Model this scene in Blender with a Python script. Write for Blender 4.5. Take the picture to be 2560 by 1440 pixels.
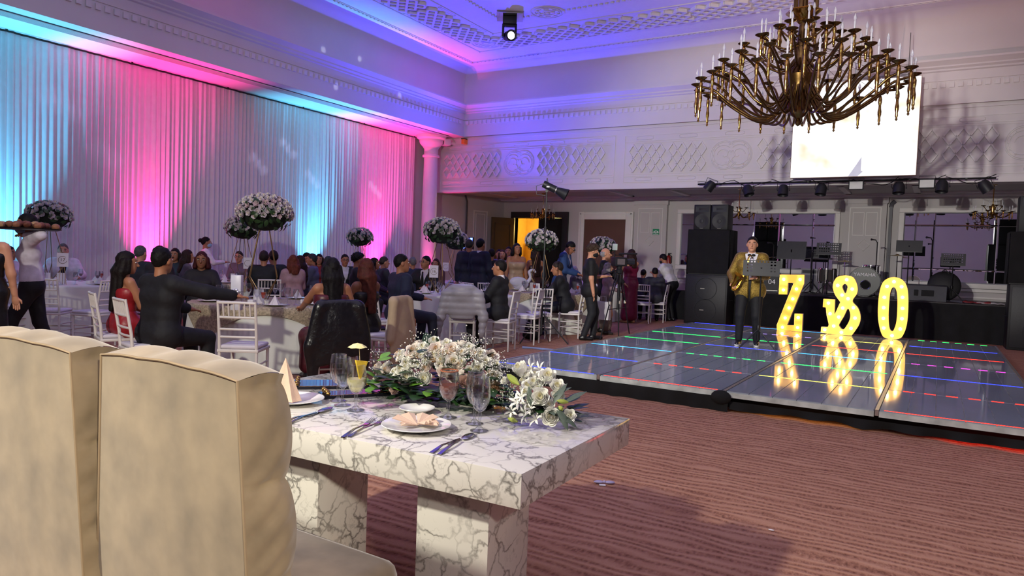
import bpy, bmesh, math, random
import numpy as np
from mathutils import Vector, Matrix
for o in list(bpy.data.objects): bpy.data.objects.remove(o)
random.seed(7); RNG = np.random.default_rng(7)
S = bpy.context.scene; COL = S.collection; PI = math.pi

# ------------------------------------------------------------------ camera
FPX, CAMH = 1774.44, 1.43
_y, _p, _r = (math.radians(a) for a in (30.87909, -2.43034, 2.137395))
_F = np.array([-math.sin(_y)*math.cos(_p), math.cos(_y)*math.cos(_p), math.sin(_p)])
_R0 = np.array([math.cos(_y), math.sin(_y), 0.0]); _U0 = np.cross(_R0, _F)
_R = math.cos(_r)*_R0 + math.sin(_r)*_U0; _U = -math.sin(_r)*_R0 + math.cos(_r)*_U0
cd = bpy.data.cameras.new('camera'); cam = bpy.data.objects.new('camera', cd); COL.objects.link(cam)
cd.sensor_width = 36.0; cd.lens = 36.0*FPX/2560.0; cd.clip_start = .05; cd.clip_end = 200
M = Matrix.Identity(4)
for i in range(3):
    M[i][0], M[i][1], M[i][2] = _R[i], _U[i], -_F[i]
M[2][3] = CAMH; cam.matrix_world = M; S.camera = cam

# ------------------------------------------------------------------ exposure, world
S.view_settings.view_transform = 'Standard'; S.view_settings.look = 'None'
S.view_settings.gamma = 1.0; S.view_settings.exposure = 0.0
S.view_settings.use_curve_mapping = False
W = bpy.data.worlds.new('world'); S.world = W; W.use_nodes = True
W.node_tree.nodes['Background'].inputs[0].default_value = (.30, .27, .40, 1)
W.node_tree.nodes['Background'].inputs[1].default_value = .25

def lin(c):
    return tuple((x/12.92 if x <= .04045 else ((x+.055)/1.055)**2.4) for x in c)
def hexc(h):
    return lin(tuple(int(h[i:i+2], 16)/255 for i in (0, 2, 4)))

def light(kind, name, loc, energy, color, target=None, size=.1, sizey=None, spot=60, blend=.5):
    d = bpy.data.lights.new(name, kind); d.energy = energy; d.color = color
    if kind == 'AREA':
        d.size = size
        if sizey: d.shape = 'RECTANGLE'; d.size_y = sizey
    else: d.shadow_soft_size = size
    if kind == 'SPOT': d.spot_size = math.radians(spot); d.spot_blend = blend
    o = bpy.data.objects.new(name, d); COL.objects.link(o); o.location = loc
    if target is not None:
        v = Vector(target)-Vector(loc); o.rotation_euler = v.to_track_quat('-Z', 'Y').to_euler()
    return o
# added overhead area fill, out of view, for the hall's ambient light
light('AREA', 'added_room_fill', (-3.5, 3.0, 6.9), 290, (.62, .58, 1.0), (-3.5, 3.0, 0), 13, 9)
# photographer's tall continuous light behind the couple's table
light('SPOT', 'photo_key_light', (-3.3, -1.2, 3.75), 1150, (1.0, .95, .80), (-3.4, 9.0, .6), .10, spot=105, blend=.45)
light('SPOT', 'photo_fill_light', (2.6, -1.4, 3.3), 330, (1.0, .93, .88), (-3.5, 12, 2.6), .12, spot=125, blend=.5)
light('SPOT', 'chair_side_light', (2.8, -1.2, 3.0), 950, (1.0, .90, .70), (-1.9, 1.1, .75), .10, spot=24, blend=1.0)  # added narrow spot, only to brighten the chairs' side bands
light('SPOT', 'added_bay_fill', (-2.7, -1.3, 3.8), 3900, (1.0, .97, .90), (-3.6, 20, 1.9), .10, spot=40, blend=.6)  # added spot from behind the camera to brighten the back bay
# coloured uplights on the floor along the drape
CY, PK = (.10, .62, 1.0), (1.0, .045, .34)
for (uy, c, e) in ((5.9, CY, 2100), (8.55, PK, 2600), (12.9, CY, 2000), (15.35, PK, 2500)):
    light('SPOT', 'drape_uplight', (-13.48, uy, .10), e, c, (-13.50, uy+.1, 5.0), .03, spot=52, blend=1.0)
light('SPOT', 'column_uplight', (-12.9, 16.7, .12), 480, PK, (-13.2, 17.1, 5.0), .05, spot=50, blend=.8)
# blue wash thrown up at the ceiling by the disc jockey's lamps
light('SPOT', 'ceiling_blue_wash', (-11.5, 16.7, 2.0), 2500, (.06, .06, 1.0), (-9.0, 14.0, 7.0), .08, spot=115, blend=.8)
light('SPOT', 'ceiling_blush_wash', (1.2, 12.0, 2.9), 400, (1.0, .55, .55), (-.6, 14.2, 7.0), .1, spot=100, blend=.9)  # added upward spot, stands in for warm screen and letter glow on the ceiling
# slim beams the moving head scatters over drape and frieze, each a short slanting row
for (ty, tz) in ((6.9, 3.9), (7.7, 3.1), (11.3, 3.4), (12.2, 3.9), (13.0, 3.2), (15.4, 3.2)):
    for k in (-1, 0, 1):
        light('SPOT', 'gobo_beam', (-8.6, 13.4, 6.35), 420, (.60, .66, 1.0), (-13.9, ty+k*.17, tz-k*.13), .02, spot=2.4, blend=.9)
for (tx, ty, tz) in ((-12.4, 14.6, 5.6), (-12.5, 13.2, 6.2), (-12.4, 12.3, 5.3), (-12.5, 12.0, 6.1)):
    for k in (0,): light('SPOT', 'gobo_beam', (-8.6, 13.4, 6.35), 260, (.72, .78, 1.0), (tx, ty+k*.14, tz-k*.2), .02, spot=2.6, blend=.9)
# ------------------------------------------------------------------ pixel helpers (directions only)
def ray(px, py): return _F + _R*(px-1280)/FPX - _U*(py-720)/FPX
_C = np.array([0, 0, CAMH])
def onz(px, py, z=0.0):
    d = ray(px, py); return Vector(_C + d*(z-CAMH)/d[2])
def ony(px, py, y): d = ray(px, py); return Vector(_C + d*y/d[1])
def onx(px, py, x): d = ray(px, py); return Vector(_C + d*x/d[0])
def hor(px): return 684.35 - .03728*(2344.1-px)
def gp(px, t, z=0.0):
    """ground point seen in column px at depth t"""
    p = _C + ray(px, hor(px))*t; return Vector((p[0], p[1], z))
def heading(p, rel):
    """world rotation about z of a thing at p whose local +Y turns rel degrees right of 'away from the camera'"""
    a = math.atan2(p[0], p[1])          # bearing of the view ray
    return -(a + math.radians(rel))

# ------------------------------------------------------------------ materials
MATS = {}
def mat(name, col, rough=.5, metal=0.0, var=.06, scale=8.0, bump=0.0, bscale=60.0, emit=None, estr=0.0, trans=0.0, ior=1.45, alpha=1.0, sheen=0.0, coat=0.0):
    if name in MATS: return MATS[name]
    m = bpy.data.materials.new(name); m.use_nodes = True; nt = m.node_tree; N = nt.nodes; L = nt.links
    b = N['Principled BSDF']
    if isinstance(col, str): col = hexc(col)
    b.inputs['Roughness'].default_value = rough; b.inputs['Metallic'].default_value = metal
    b.inputs['Transmission Weight'].default_value = trans; b.inputs['IOR'].default_value = ior
    b.inputs['Alpha'].default_value = alpha; b.inputs['Sheen Weight'].default_value = sheen
    b.inputs['Coat Weight'].default_value = coat
    b.inputs['Base Color'].default_value = (*col, 1)
    if emit is not None:
        if isinstance(emit, str): emit = hexc(emit)
        b.inputs['Emission Color'].default_value = (*emit, 1); b.inputs['Emission Strength'].default_value = estr
    if var > 0 or bump > 0:
        tc = N.new('ShaderNodeTexCoord')
        if var > 0:
            n = N.new('ShaderNodeTexNoise'); n.inputs['Scale'].default_value = scale; n.inputs['Detail'].default_value = 4
            L.new(tc.outputs['Object'], n.inputs['Vector'])
            r = N.new('ShaderNodeValToRGB'); r.color_ramp.elements[0].position = .3; r.color_ramp.elements[1].position = .7
            r.color_ramp.elements[0].color = (*[max(0, c*(1-var)) for c in col], 1)
            r.color_ramp.elements[1].color = (*[min(1, c*(1+var)+.002) for c in col], 1)
            L.new(n.outputs['Fac'], r.inputs['Fac']); L.new(r.outputs['Color'], b.inputs['Base Color'])
        if bump > 0:
            n2 = N.new('ShaderNodeTexNoise'); n2.inputs['Scale'].default_value = bscale
            L.new(tc.outputs['Object'], n2.inputs['Vector'])
            bp = N.new('ShaderNodeBump'); bp.inputs['Strength'].default_value = bump; bp.inputs['Distance'].default_value = .01
            L.new(n2.outputs['Fac'], bp.inputs['Height']); L.new(bp.outputs['Normal'], b.inputs['Normal'])
    MATS[name] = m; return m

# ------------------------------------------------------------------ mesh builder
class MB:
    def __init__(s): s.v = []; s.f = []; s.m = []; s.mi = 0
    def add(s, vs, fs):
        o = len(s.v); s.v += [tuple(v) for v in vs]
        s.f += [tuple(i+o for i in f) for f in fs]; s.m += [s.mi]*len(fs); return s
    def box(s, x0, x1, y0, y1, z0, z1, c=0.0):
        if c <= 0:
            v = [(x, y, z) for x in (x0, x1) for y in (y0, y1) for z in (z0, z1)]
            return s.add(v, [(0, 1, 3, 2), (4, 6, 7, 5), (0, 4, 5, 1), (2, 3, 7, 6), (0, 2, 6, 4), (1, 5, 7, 3)])
        bm = bmesh.new(); bmesh.ops.create_cube(bm, size=1)
        for v in bm.verts: v.co = ((x0+x1)/2+v.co.x*(x1-x0), (y0+y1)/2+v.co.y*(y1-y0), (z0+z1)/2+v.co.z*(z1-z0))
        bmesh.ops.bevel(bm, geom=bm.edges[:], offset=c, segments=2, affect='EDGES', profile=.5)
        return s.bm(bm)
    def bm(s, bm):
        bm.verts.index_update(); s.add([v.co[:] for v in bm.verts], [tuple(v.index for v in f.verts) for f in bm.faces]); bm.free(); return s
    def tube(s, pts, r, n=8, caps=True, closed=False):
        pts = [Vector(p) for p in pts]; k = len(pts)
        rs = r if isinstance(r, (list, tuple)) else [r]*k
        vs = []; fs = []; up = None
        for i, p in enumerate(pts):
            if closed: d = pts[(i+1) % k]-pts[i-1]
            else: d = pts[min(i+1, k-1)]-pts[max(i-1, 0)]
            if d.length < 1e-9: d = Vector((0, 0, 1))
            d.normalize()
            if up is None:
                up = Vector((0, 0, 1)) if abs(d.z) < .9 else Vector((1, 0, 0))
            a = d.cross(up)
            if a.length < 1e-6: a = d.orthogonal()
            a.normalize(); b = a.cross(d).normalized(); up = b
            for j in range(n):
                t = 2*PI*j/n; vs.append(p + (a*math.cos(t)+b*math.sin(t))*rs[i])
        for i in range(k if closed else k-1):
            for j in range(n):
                q = (i+1) % k
                fs.append((i*n+j, i*n+(j+1) % n, q*n+(j+1) % n, q*n+j))
        if caps and not closed:
            fs.append(tuple(range(n-1, -1, -1))); fs.append(tuple((k-1)*n+j for j in range(n)))
        return s.add(vs, fs)
    def lathe(s, prof, n=16, c=(0, 0, 0), cap=True):
        vs = []; fs = []; k = len(prof)
        for r, z in prof:
            for j in range(n): t = 2*PI*j/n; vs.append((c[0]+r*math.cos(t), c[1]+r*math.sin(t), c[2]+z))
        for i in range(k-1):
            for j in range(n): fs.append((i*n+j, i*n+(j+1) % n, (i+1)*n+(j+1) % n, (i+1)*n+j))
        if cap: fs.append(tuple(range(n-1, -1, -1))); fs.append(tuple((k-1)*n+j for j in range(n)))
        return s.add(vs, fs)
    def ball(s, c, r, nu=10, nv=7):
        rx, ry, rz = r if isinstance(r, (tuple, list)) else (r, r, r)
        vs = [(c[0], c[1], c[2]-rz)]; fs = []
        for i in range(1, nv):
            a = -PI/2+PI*i/nv
            for j in range(nu): t = 2*PI*j/nu; vs.append((c[0]+rx*math.cos(a)*math.cos(t), c[1]+ry*math.cos(a)*math.sin(t), c[2]+rz*math.sin(a)))
        vs.append((c[0], c[1], c[2]+rz)); l = len(vs)-1
        for j in range(nu):
            fs.append((0, 1+(j+1) % nu, 1+j)); fs.append((l, l-nu+j, l-nu+(j+1) % nu))
        for i in range(nv-2):
            for j in range(nu): a = 1+i*nu; fs.append((a+j, a+(j+1) % nu, a+nu+(j+1) % nu, a+nu+j))
        return s.add(vs, fs)
    def prism(s, poly, y0, y1, holes=()):
        """polygon in the x-z plane, with holes, extruded from y0 to y1"""
        bm = bmesh.new(); edges = []
        for lp in [poly]+list(holes):
            vs = [bm.verts.new((p[0], y0, p[1])) for p in lp]
            edges += [bm.edges.new((vs[i], vs[(i+1) % len(vs)])) for i in range(len(vs))]
        r = bmesh.ops.triangle_fill(bm, use_beauty=True, use_dissolve=False, edges=edges)
        fc = [g for g in r['geom'] if isinstance(g, bmesh.types.BMFace)]
        e = bmesh.ops.extrude_face_region(bm, geom=fc)
        for g in e['geom']:
            if isinstance(g, bmesh.types.BMVert): g.co.y = y1
        bmesh.ops.recalc_face_normals(bm, faces=bm.faces[:])
        return s.bm(bm)
    def mesh(s, name, mats, smooth=None):
        me = bpy.data.meshes.new(name); me.from_pydata(s.v, [], s.f)
        for m in (mats if isinstance(mats, (list, tuple)) else [mats]): me.materials.append(m)
        if any(s.m): me.polygons.foreach_set('material_index', s.m)
        me.validate()
        if smooth is not None:
            me.polygons.foreach_set('use_smooth', [True]*len(me.polygons))
            if smooth > 0: me.set_sharp_from_angle(angle=math.radians(smooth))
        me.update(); return me
    def build(s, name, mats, parent=None, smooth=40, loc=None, rot=None):
        return put(name, s.mesh(name, mats, smooth), parent, loc, rot)
def put(name, me, parent=None, loc=None, rot=None):
    o = bpy.data.objects.new(name, me); COL.objects.link(o)
    if parent is not None: o.parent = parent
    if loc is not None: o.location = loc
    if rot is not None: o.rotation_euler = rot
    return o
def tag(o, label, cat, group=None, kind=None):
    o['label'] = label; o['category'] = cat
    if group: o['group'] = group
    if kind: o['kind'] = kind
    return o
def struct(o): o['kind'] = 'structure'; return o
def thing(name, label, cat, loc=(0, 0, 0), rz=0.0, group=None):
    o = bpy.data.objects.new(name, None); COL.objects.link(o); o.empty_display_size = .1
    o.location = loc; o.rotation_euler = (0, 0, rz); return tag(o, label, cat, group)
def dup(root, loc, rz=None, label=None, group=None, parent=None):
    r = root.copy(); COL.objects.link(r); r.location = loc
    if rz is not None: r.rotation_euler = (root.rotation_euler[0], root.rotation_euler[1], rz)
    if label: r['label'] = label
    if group: r['group'] = group
    def rec(a, b):
        for ch in list(a.children):
            c = ch.copy(); COL.objects.link(c); c.parent = b; rec(ch, c)
    rec(root, r); return r
def text_mesh(txt, size, depth=.002, m=None):
    cu = bpy.data.curves.new('lettering', 'FONT'); cu.body = txt; cu.size = size; cu.extrude = depth
    cu.align_x = 'CENTER'; cu.align_y = 'CENTER'
    o = bpy.data.objects.new('lettering', cu); COL.objects.link(o)
    dg = bpy.context.evaluated_depsgraph_get(); me = bpy.data.meshes.new_from_object(o.evaluated_get(dg))
    bpy.data.objects.remove(o)
    me.materials.clear()
    if m: me.materials.append(m)
    return me
def smooth_loop(pts, n=4, closed=True):
    """Catmull-Rom through 2-D or 3-D points"""
    P = [np.array(p, float) for p in pts]; k = len(P); out = []
    for i in range(k if closed else k-1):
        if closed: a, b, c, d = P[i-1], P[i], P[(i+1) % k], P[(i+2) % k]
        else: a, b, c, d = P[max(i-1, 0)], P[i], P[i+1], P[min(i+2, k-1)]
        for j in range(n):
            t = j/n
            out.append(tuple(.5*(2*b+(c-a)*t+(2*a-5*b+4*c-d)*t*t+(3*b-a-3*c+d)*t**3)))
    if not closed: out.append(tuple(P[-1]))
    return out
# ================================================================== the hall
XL, YF, XR, YR, ZS, ZC = -12.4, 17.6, 8.0, -5.5, 5.0, 7.0
XC, YB, ZB = -13.86, 20.7, 3.36
plaster = mat('plaster_paint', 'd9d4d3', .62, var=.03, scale=1.2)
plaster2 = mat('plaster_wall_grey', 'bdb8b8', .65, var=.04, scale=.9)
white_trim = mat('white_trim_paint', 'dcd8d6', .5, var=.02)
blackm = mat('black_metal', '0b0b0d', .45, var=.1)
gold = mat('polished_brass', 'b08a4a', .22, metal=1.0, var=.12, scale=14)

# carpet: wavy woven bands along x
cm = bpy.data.materials.new('woven_wave_carpet'); cm.use_nodes = True
nt = cm.node_tree; N = nt.nodes; L = nt.links; b = N['Principled BSDF']; b.inputs['Roughness'].default_value = .95
b.inputs['Specular IOR Level'].default_value = .1
def nd(t, **k):
    n = N.new(t)
    for a, v in k.items(): setattr(n, a, v)
    return n
def mth(op, a=None, bb=None, c=None):
    n = nd('ShaderNodeMath', operation=op)
    for i, v in enumerate((a, bb, c)):
        if v is None: continue
        if isinstance(v, (int, float)): n.inputs[i].default_value = v
        else: L.new(v, n.inputs[i])
    return n.outputs[0]
tc = nd('ShaderNodeTexCoord'); sx = nd('ShaderNodeSeparateXYZ'); L.new(tc.outputs['Object'], sx.inputs[0])
def noise(scx, scy, detail=2):
    mp = nd('ShaderNodeMapping'); mp.inputs['Scale'].default_value = (scx, scy, 1); L.new(tc.outputs['Object'], mp.inputs[0])
    n = nd('ShaderNodeTexNoise'); n.inputs['Scale'].default_value = 1; n.inputs['Detail'].default_value = detail
    L.new(mp.outputs[0], n.inputs['Vector']); return n.outputs['Fac']
yw = mth('ADD', sx.outputs['Y'], mth('MULTIPLY', noise(1.6, 5.0), .20))
wave = mth('SINE', mth('MULTIPLY', yw, 2*PI/.078))
dash = mth('ADD', mth('MULTIPLY', noise(55, 26, 1), 1.6), -.8)
tuft = mth('ADD', mth('MULTIPLY', noise(130, 130, 1), .8), -.4)
h = mth('ADD', mth('ADD', mth('MULTIPLY', wave, .55), mth('MULTIPLY', mth('SUBTRACT', noise(3, 14), .5), 1.5)), mth('ADD', mth('MULTIPLY', dash, mth('MULTIPLY_ADD', wave, -.8, .9)), mth('MULTIPLY', tuft, .5)))
rp = nd('ShaderNodeValToRGB'); e = rp.color_ramp.elements
e[0].position = .0; e[0].color = (*hexc('744c3e'), 1); e[1].position = 1.0; e[1].color = (*hexc('c0957c'), 1)
x = rp.color_ramp.elements.new(.45); x.color = (*hexc('a0735e'), 1)
L.new(mth('MULTIPLY_ADD', h, .40, .52), rp.inputs[0]); L.new(rp.outputs[0], b.inputs['Base Color'])
bp = nd('ShaderNodeBump'); bp.inputs['Strength'].default_value = .6; bp.inputs['Distance'].default_value = .006
L.new(h, bp.inputs['Height']); L.new(bp.outputs[0], b.inputs['Normal'])
mb = MB(); mb.box(-14.3, XR+.3, YR-.3, 24.0, -.1, 0)
fl = struct(mb.build('floor', cm)); fl['label'] = 'rust and rose carpet woven in wavy bands'

# outer walls
struct(MB().box(-14.3, -14.05, YR-.3, 18.3, 0, 5.2).build('wall_left', plaster))
struct(MB().box(XR, XR+.25, YR-.3, 21, 0, 5.0).build('wall_right', plaster))
wr = struct(MB().box(-14.3, XR+.3, YR-.25, YR, 0, 5.0).build('wall_rear', plaster))
# diagonal wall closing the bay beside the door
mb = MB(); a = Vector((-13.7, 17.75, 0)); c = Vector((-12.8, 20.75, 0)); d = (c-a).normalized(); n_ = Vector((d.y, -d.x, 0))*-.15
mb.add([a, c, c+n_, a+n_]+[v+Vector((0, 0, 3.5)) for v in (a, c, c+n_, a+n_)], [(0, 3, 2, 1), (4, 5, 6, 7), (0, 1, 5, 4), (1, 2, 6, 5), (2, 3, 7, 6), (3, 0, 4, 7)])
wd = struct(mb.build('wall_diagonal', plaster2))
# moulded panels on it
def panel_strip(mb, p, q, z0, z1, w=.035, t=.02, nrm=None):
    """rectangular raised moulding between ground points p and q"""
    p = Vector(p); q = Vector(q); d = (q-p).normalized(); n = nrm or Vector((d.y, -d.x, 0))
    def bar(u0, u1, a0, a1):
        P = [p+d*u0, p+d*u1]; vs = []
        for zz in (a0, a1):
            for pt in P:
                for k in (0, t): vs.append(pt+n*k+Vector((0, 0, zz)))
        mb.add(vs, [(0, 2, 3, 1), (4, 5, 7, 6), (0, 1, 5, 4), (2, 6, 7, 3), (1, 3, 7, 5), (0, 4, 6, 2)])
    l = (q-p).length
    bar(0, l, z0, z0+w); bar(0, l, z1-w, z1); bar(0, w, z0+w, z1-w); bar(l-w, l, z0+w, z1-w)
mb = MB(); panel_strip(mb, a+d*1.75, a+d*2.35, .9, 2.95); panel_strip(mb, a+d*1.85, a+d*2.25, 1.0, 2.85, .02, .015)
mb.build('panel_moulding', white_trim, wd)
mb = MB(); mb.tube([a+d*1.45+Vector((.03, -.03, .1)), a+d*1.45+Vector((.03, -.03, 3.2)), a+d*1.38+Vector((.03, -.03, 3.4))], .03, 8)
mb.build('conduit', mat('grey_conduit', '4a4a50', .5), wd)

# ---- frieze, cornice and cove around the hall
prof = [(-.0, 5.0), (0, 5.33), (0, 5.465), (-.02, 5.47), (-.02, 5.49), (0, 5.495), (0, 5.68), (.04, 5.70), (.04, 5.735), (.09, 5.77), (.09, 5.80), (.16, 5.86), (.19, 5.88), (.19, 5.92), (-.12, 5.93), (-.12, 6.45)]
prof += [(-.12+.42*(1-math.cos(t*PI/16)), 6.45+.53*math.sin(t*PI/16)) for t in range(1, 9)]
corners = [(XL, YR, 1, 1), (XL, YF, 1, -1), (XR, YF, -1, -1), (XR, YR, -1, 1)]
sides = []
for i in range(4):
    mb = MB(); A = corners[i]; B = corners[(i+1) % 4]; vs = []
    for dd, z in prof:
        vs += [(A[0]+A[2]*dd, A[1]+A[3]*dd, z), (B[0]+B[2]*dd, B[1]+B[3]*dd, z)]
    mb.add(vs, [(2*k, 2*k+1, 2*k+3, 2*k+2) for k in range(len(prof)-1)])
    o = struct(mb.build('trim_%d' % (i+1), plaster, smooth=30)); o['label'] = 'white cornice frieze and cove above the hall'; sides.append(o)
dent = MB().box(-.045, .045, -.035, 0, -.05, .05, 0).mesh('dentil', white_trim)
for k in range(88): put('dentil', dent, sides[0], (XL, 3.6+k*.158, 5.40), (0, 0, PI/2))
for k in range(98): put('dentil', dent, sides[1], (XL+.12+k*.158, YF, 5.40))
mb = MB()
for k in range(130): mb.box(XR-.035, XR, YR+.3+k*.17, YR+.39+k*.17, 5.35, 5.45)
for k in range(115): mb.box(XL+.3+k*.17, XL+.39+k*.17, YR, YR+.035, 5.35, 5.45)
o = mb.build('dentil_row', white_trim, sides[2]); o['kind'] = 'stuff'
# soffit over the drape with its slotted air grille
mb = MB(); mb.box(-14.1, XL-.015, YR, YF+.3, 5.003, 5.12); so = struct(mb.build('trim_5', plaster)); so['label'] = 'flat soffit above the pleated drape'
vent = thing('air_grille', 'long slotted air grille running along the soffit', 'air grille', (-12.86, 9.0, 5.0))
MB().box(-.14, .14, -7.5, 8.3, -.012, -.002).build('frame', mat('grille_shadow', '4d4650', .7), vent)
for k in range(8): MB().box(-.125+k*.035, -.112+k*.035, -7.48, 8.28, -.028, -.012).build('slat', white_trim, vent)
# pelmet behind the back frieze and the hall's upper shell
mb = MB(); mb.box(XL, XR, YF+.02, YF+.3, 5.02, 5.07); struct(mb.build('trim_6', plaster))

# ---- ceiling with plaster relief
mb = MB(); mb.box(XL-.3, XR+.3, YR-.3, YF+.3, ZC-.02, ZC+.15); ce = struct(mb.build('ceiling', mat('ceiling_paint', 'e3dedd', .6, var=.02)))
ce['label'] = 'white plaster ceiling with lattice bands'
z = ZC-.02
mb = MB()
for off in (.60, .68): 
    x0, x1, y0, y1 = XL+off, XR-off, YR+off, YF-off; w = .02
    mb.box(x0, x0+w, y0, y1, z-.02, z); mb.box(x1-w, x1, y0, y1, z-.02, z); mb.box(x0, x1, y0, y0+w, z-.02, z); mb.box(x0, x1, y1-w, y1, z-.02, z)
for off in (1.42, 2.58):
    x0, x1, y0, y1 = XL+off, XR-off, YR+off, YF-off; w = .035
    mb.box(x0, x0+w, y0, y1, z-.02, z); mb.box(x1-w, x1, y0, y1, z-.02, z); mb.box(x0, x1, y0, y0+w, z-.02, z); mb.box(x0, x1, y1-w, y1, z-.02, z)
mb.build('border_moulding', white_trim, ce)
mb = MB()
for off in (.64, 3.35):
    for k in range(170):
        q = k*.13
        if off+q+.07 < YF-YR-off: mb.box(XL+off-.03, XL+off+.03, YF-off-q-.06, YF-off-q, z-.03, z)
        if off+q+.07 < XR-XL-off: mb.box(XL+off+q, XL+off+q+.06, YF-off-.03, YF-off+.03, z-.03, z)
o = mb.build('dentil_row', white_trim, ce); o['kind'] = 'stuff'
def lattice(w, h, nx, ny, t, dep, axis):
    """diagonal slats clipped to w x h; axis 'z' lies flat, 'y' stands upright"""
    mb = MB(); dx = w/nx; dy = h/ny; m = dy/dx
    def slat(p, q):
        p = Vector(p); q = Vector(q); d = (q-p).normalized(); n = Vector((-d.y, d.x))*t/2
        c4 = [p-n, q-n, q+n, p+n]; vs = []
        for lv in (0, -dep):
            vs += [(v.x, v.y, lv) if axis == 'z' else (v.x, lv, v.y) for v in c4]
        mb.add(vs, [(0, 1, 2, 3), (7, 6, 5, 4), (0, 4, 5, 1), (1, 5, 6, 2), (2, 6, 7, 3), (3, 7, 4, 0)])
    for k in range(-ny*2, nx*2+ny*2):
        for sg in (1, -1):
            # line y = sg*m*(x - x0)
            x0 = -w/2+(k+.5)*dx; pts = []
            lo, hi = -w/2, w/2; ylo, yhi = -h/2, h/2
            for xx in (lo, hi):
                yy = sg*m*(xx-x0)-h/2*sg
                if ylo-1e-6 <= yy <= yhi+1e-6: pts.append((xx, yy))
            for yy in (ylo, yhi):
                xx = (yy+h/2*sg)/(sg*m)+x0
                if lo+1e-6 < xx < hi-1e-6: pts.append((xx, yy))
            if len(pts) == 2 and (Vector(pts[0])-Vector(pts[1])).length > .05: slat(*pts)
    return mb
lat = lattice(1.18, .80, 4, 3, .055, .07, 'z').mesh('lattice_panel', white_trim)
pill = MB().tube([(x_, y_, 0) for x_, y_ in smooth_loop([(-.25, -.04), (.25, -.04), (.29, 0), (.25, .04), (-.25, .04), (-.29, 0)], 2)], .014, 4, closed=True).mesh('oblong_moulding', white_trim, 40)
for k in range(12):
    put('lattice_panel', lat, ce, (XL+2.9+k*1.3, YF-2.0, z))
    for s_ in (-.50, .50): put('oblong_moulding', pill, ce, (XL+3.1+k*1.3, YF-2.0+s_*1.02, z))
for k in range(6):
    put('lattice_panel', lat, ce, (XL+2.0, YF-2.9-k*1.3, z), (0, 0, PI/2))
    for s_ in (-.50, .50): put('oblong_moulding', pill, ce, (XL+2.0+s_*1.02, YF-3.1-k*1.3, z), (0, 0, PI/2))
ros = MB()
for r_ in (.10, .20, .30, .38): ros.tube([(r_*math.cos(t*PI/10), r_*math.sin(t*PI/10), -.005) for t in range(20)], .02, 5, closed=True)
for t in range(8): ros.ball((.24*math.cos(t*PI/4), .24*math.sin(t*PI/4), -.01), (.05, .05, .025), 6, 4)
rm = ros.mesh('rosette', white_trim, 40)
for p in ((-10.4, 15.6), (-7.83, 14.2), (-3.0, 14.2), (2.0, 14.2)): put('rosette', rm, ce, (*p, z))

# ---- balcony front and the bay beneath it
mb = MB(); yb = YF+.1
mb.box(-13.7, XR, yb, yb+.3, ZB, 5.03); mb.box(-13.7, XR, yb-.03, yb, ZB, ZB+.06); mb.box(-13.7, XR, yb-.03, yb, 4.92, 4.98)
ba = struct(mb.build('wall_balcony', plaster)); ba['label'] = 'balcony front with lattice and scroll plasterwork'
mb = MB()
for x0 in (-13.3, -7.27, -1.25, 4.75):
    for zz in (4.75, 4.60, 3.69, 3.54): mb.box(x0, x0+5.75, yb-.012, yb, zz-.008, zz+.008)
    for xx in (x0, x0+5.75): mb.box(xx-.008, xx+.008, yb-.012, yb, 3.54, 4.75)
    mb.box(x0+.05, x0+5.70, yb-.01, yb, 4.545, 4.555); mb.box(x0+.05, x0+5.70, yb-.01, yb, 3.735, 3.745)
mb.build('panel_border', white_trim, ba)
latb = lattice(.98, .72, 4, 2, .032, .05, 'y').mesh('lattice_panel', white_trim)
pillb = MB().tube([(x_, 0, z_) for x_, z_ in smooth_loop([(-.18, -.04), (.18, -.04), (.225, 0), (.18, .04), (-.18, .04), (-.225, 0)], 2)], .010, 4, closed=True).mesh('oblong_moulding', white_trim, 40)
sc = MB()
for s_ in (-1, 1):
    for rr, cx in ((.34, .16), (.31, .16), (.235, .19)):
        sc.tube([(s_*(cx+rr*math.cos(t)), 0, rr*1.03*math.sin(t)) for t in np.linspace(-2.6, 2.3, 26)], .011, 5)
    sc.tube([(s_*(.17+(.17-.024*t)*math.cos(t*.9)), 0, (.17-.024*t)*math.sin(t*.9)+.01) for t in np.linspace(0, 6, 26)], .012, 5)
    sc.tube([(s_*x_, 0, z_) for x_, z_ in smooth_loop([(0, -.28), (.07, -.20), (.03, -.10), (.10, -.02), (.05, .10), (.0, .06)], 4, False)], .012, 5)
    for t in range(5): sc.ball((s_*(.16+.273*math.cos(-1+t*.5)), 0, .28*math.sin(-1+t*.5)), .018, 6, 4)
scm = sc.mesh('scroll_medallion', white_trim, 40)
for x0 in (-13.3, -7.27, -1.25, 4.75):
    for q in (.62, 1.68, 3.88, 4.98): put('lattice_panel', latb, ba, (x0+q, yb, 4.15))
    put('scroll_medallion', scm, ba, (x0+2.78, yb-.005, 4.15))
    for k in range(5):
        for zz in (4.675, 3.615): put('oblong_moulding', pillb, ba, (x0+.55+k*1.15, yb, zz))
# ceiling of the bay with shallow mouldings
mb = MB(); mb.box(-14.0, XR, yb+.3, YB+.1, 3.42, 3.55); bc = struct(mb.build('ceiling_bay', plaster2))
mb = MB()
mb.box(-13.2, XR, YB-.16, YB, 3.34, 3.42); mb.box(-13.2, XR, YB-.26, YB-.16, 3.38, 3.42)
for x0, x1 in ((-12.0, -7.9), (-6.3, -2.0), (-.6, 4.0)):
    for (u0, u1, v0, v1) in ((x0, x1, 18.2, 18.34), (x0, x1, 20.0, 20.14), (x0, x0+.14, 18.2, 20.14), (x1-.14, x1, 18.2, 20.14)): mb.box(u0, u1, v0, v1, 3.38, 3.42)
mb.build('coffer_moulding', white_trim, bc)

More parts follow.
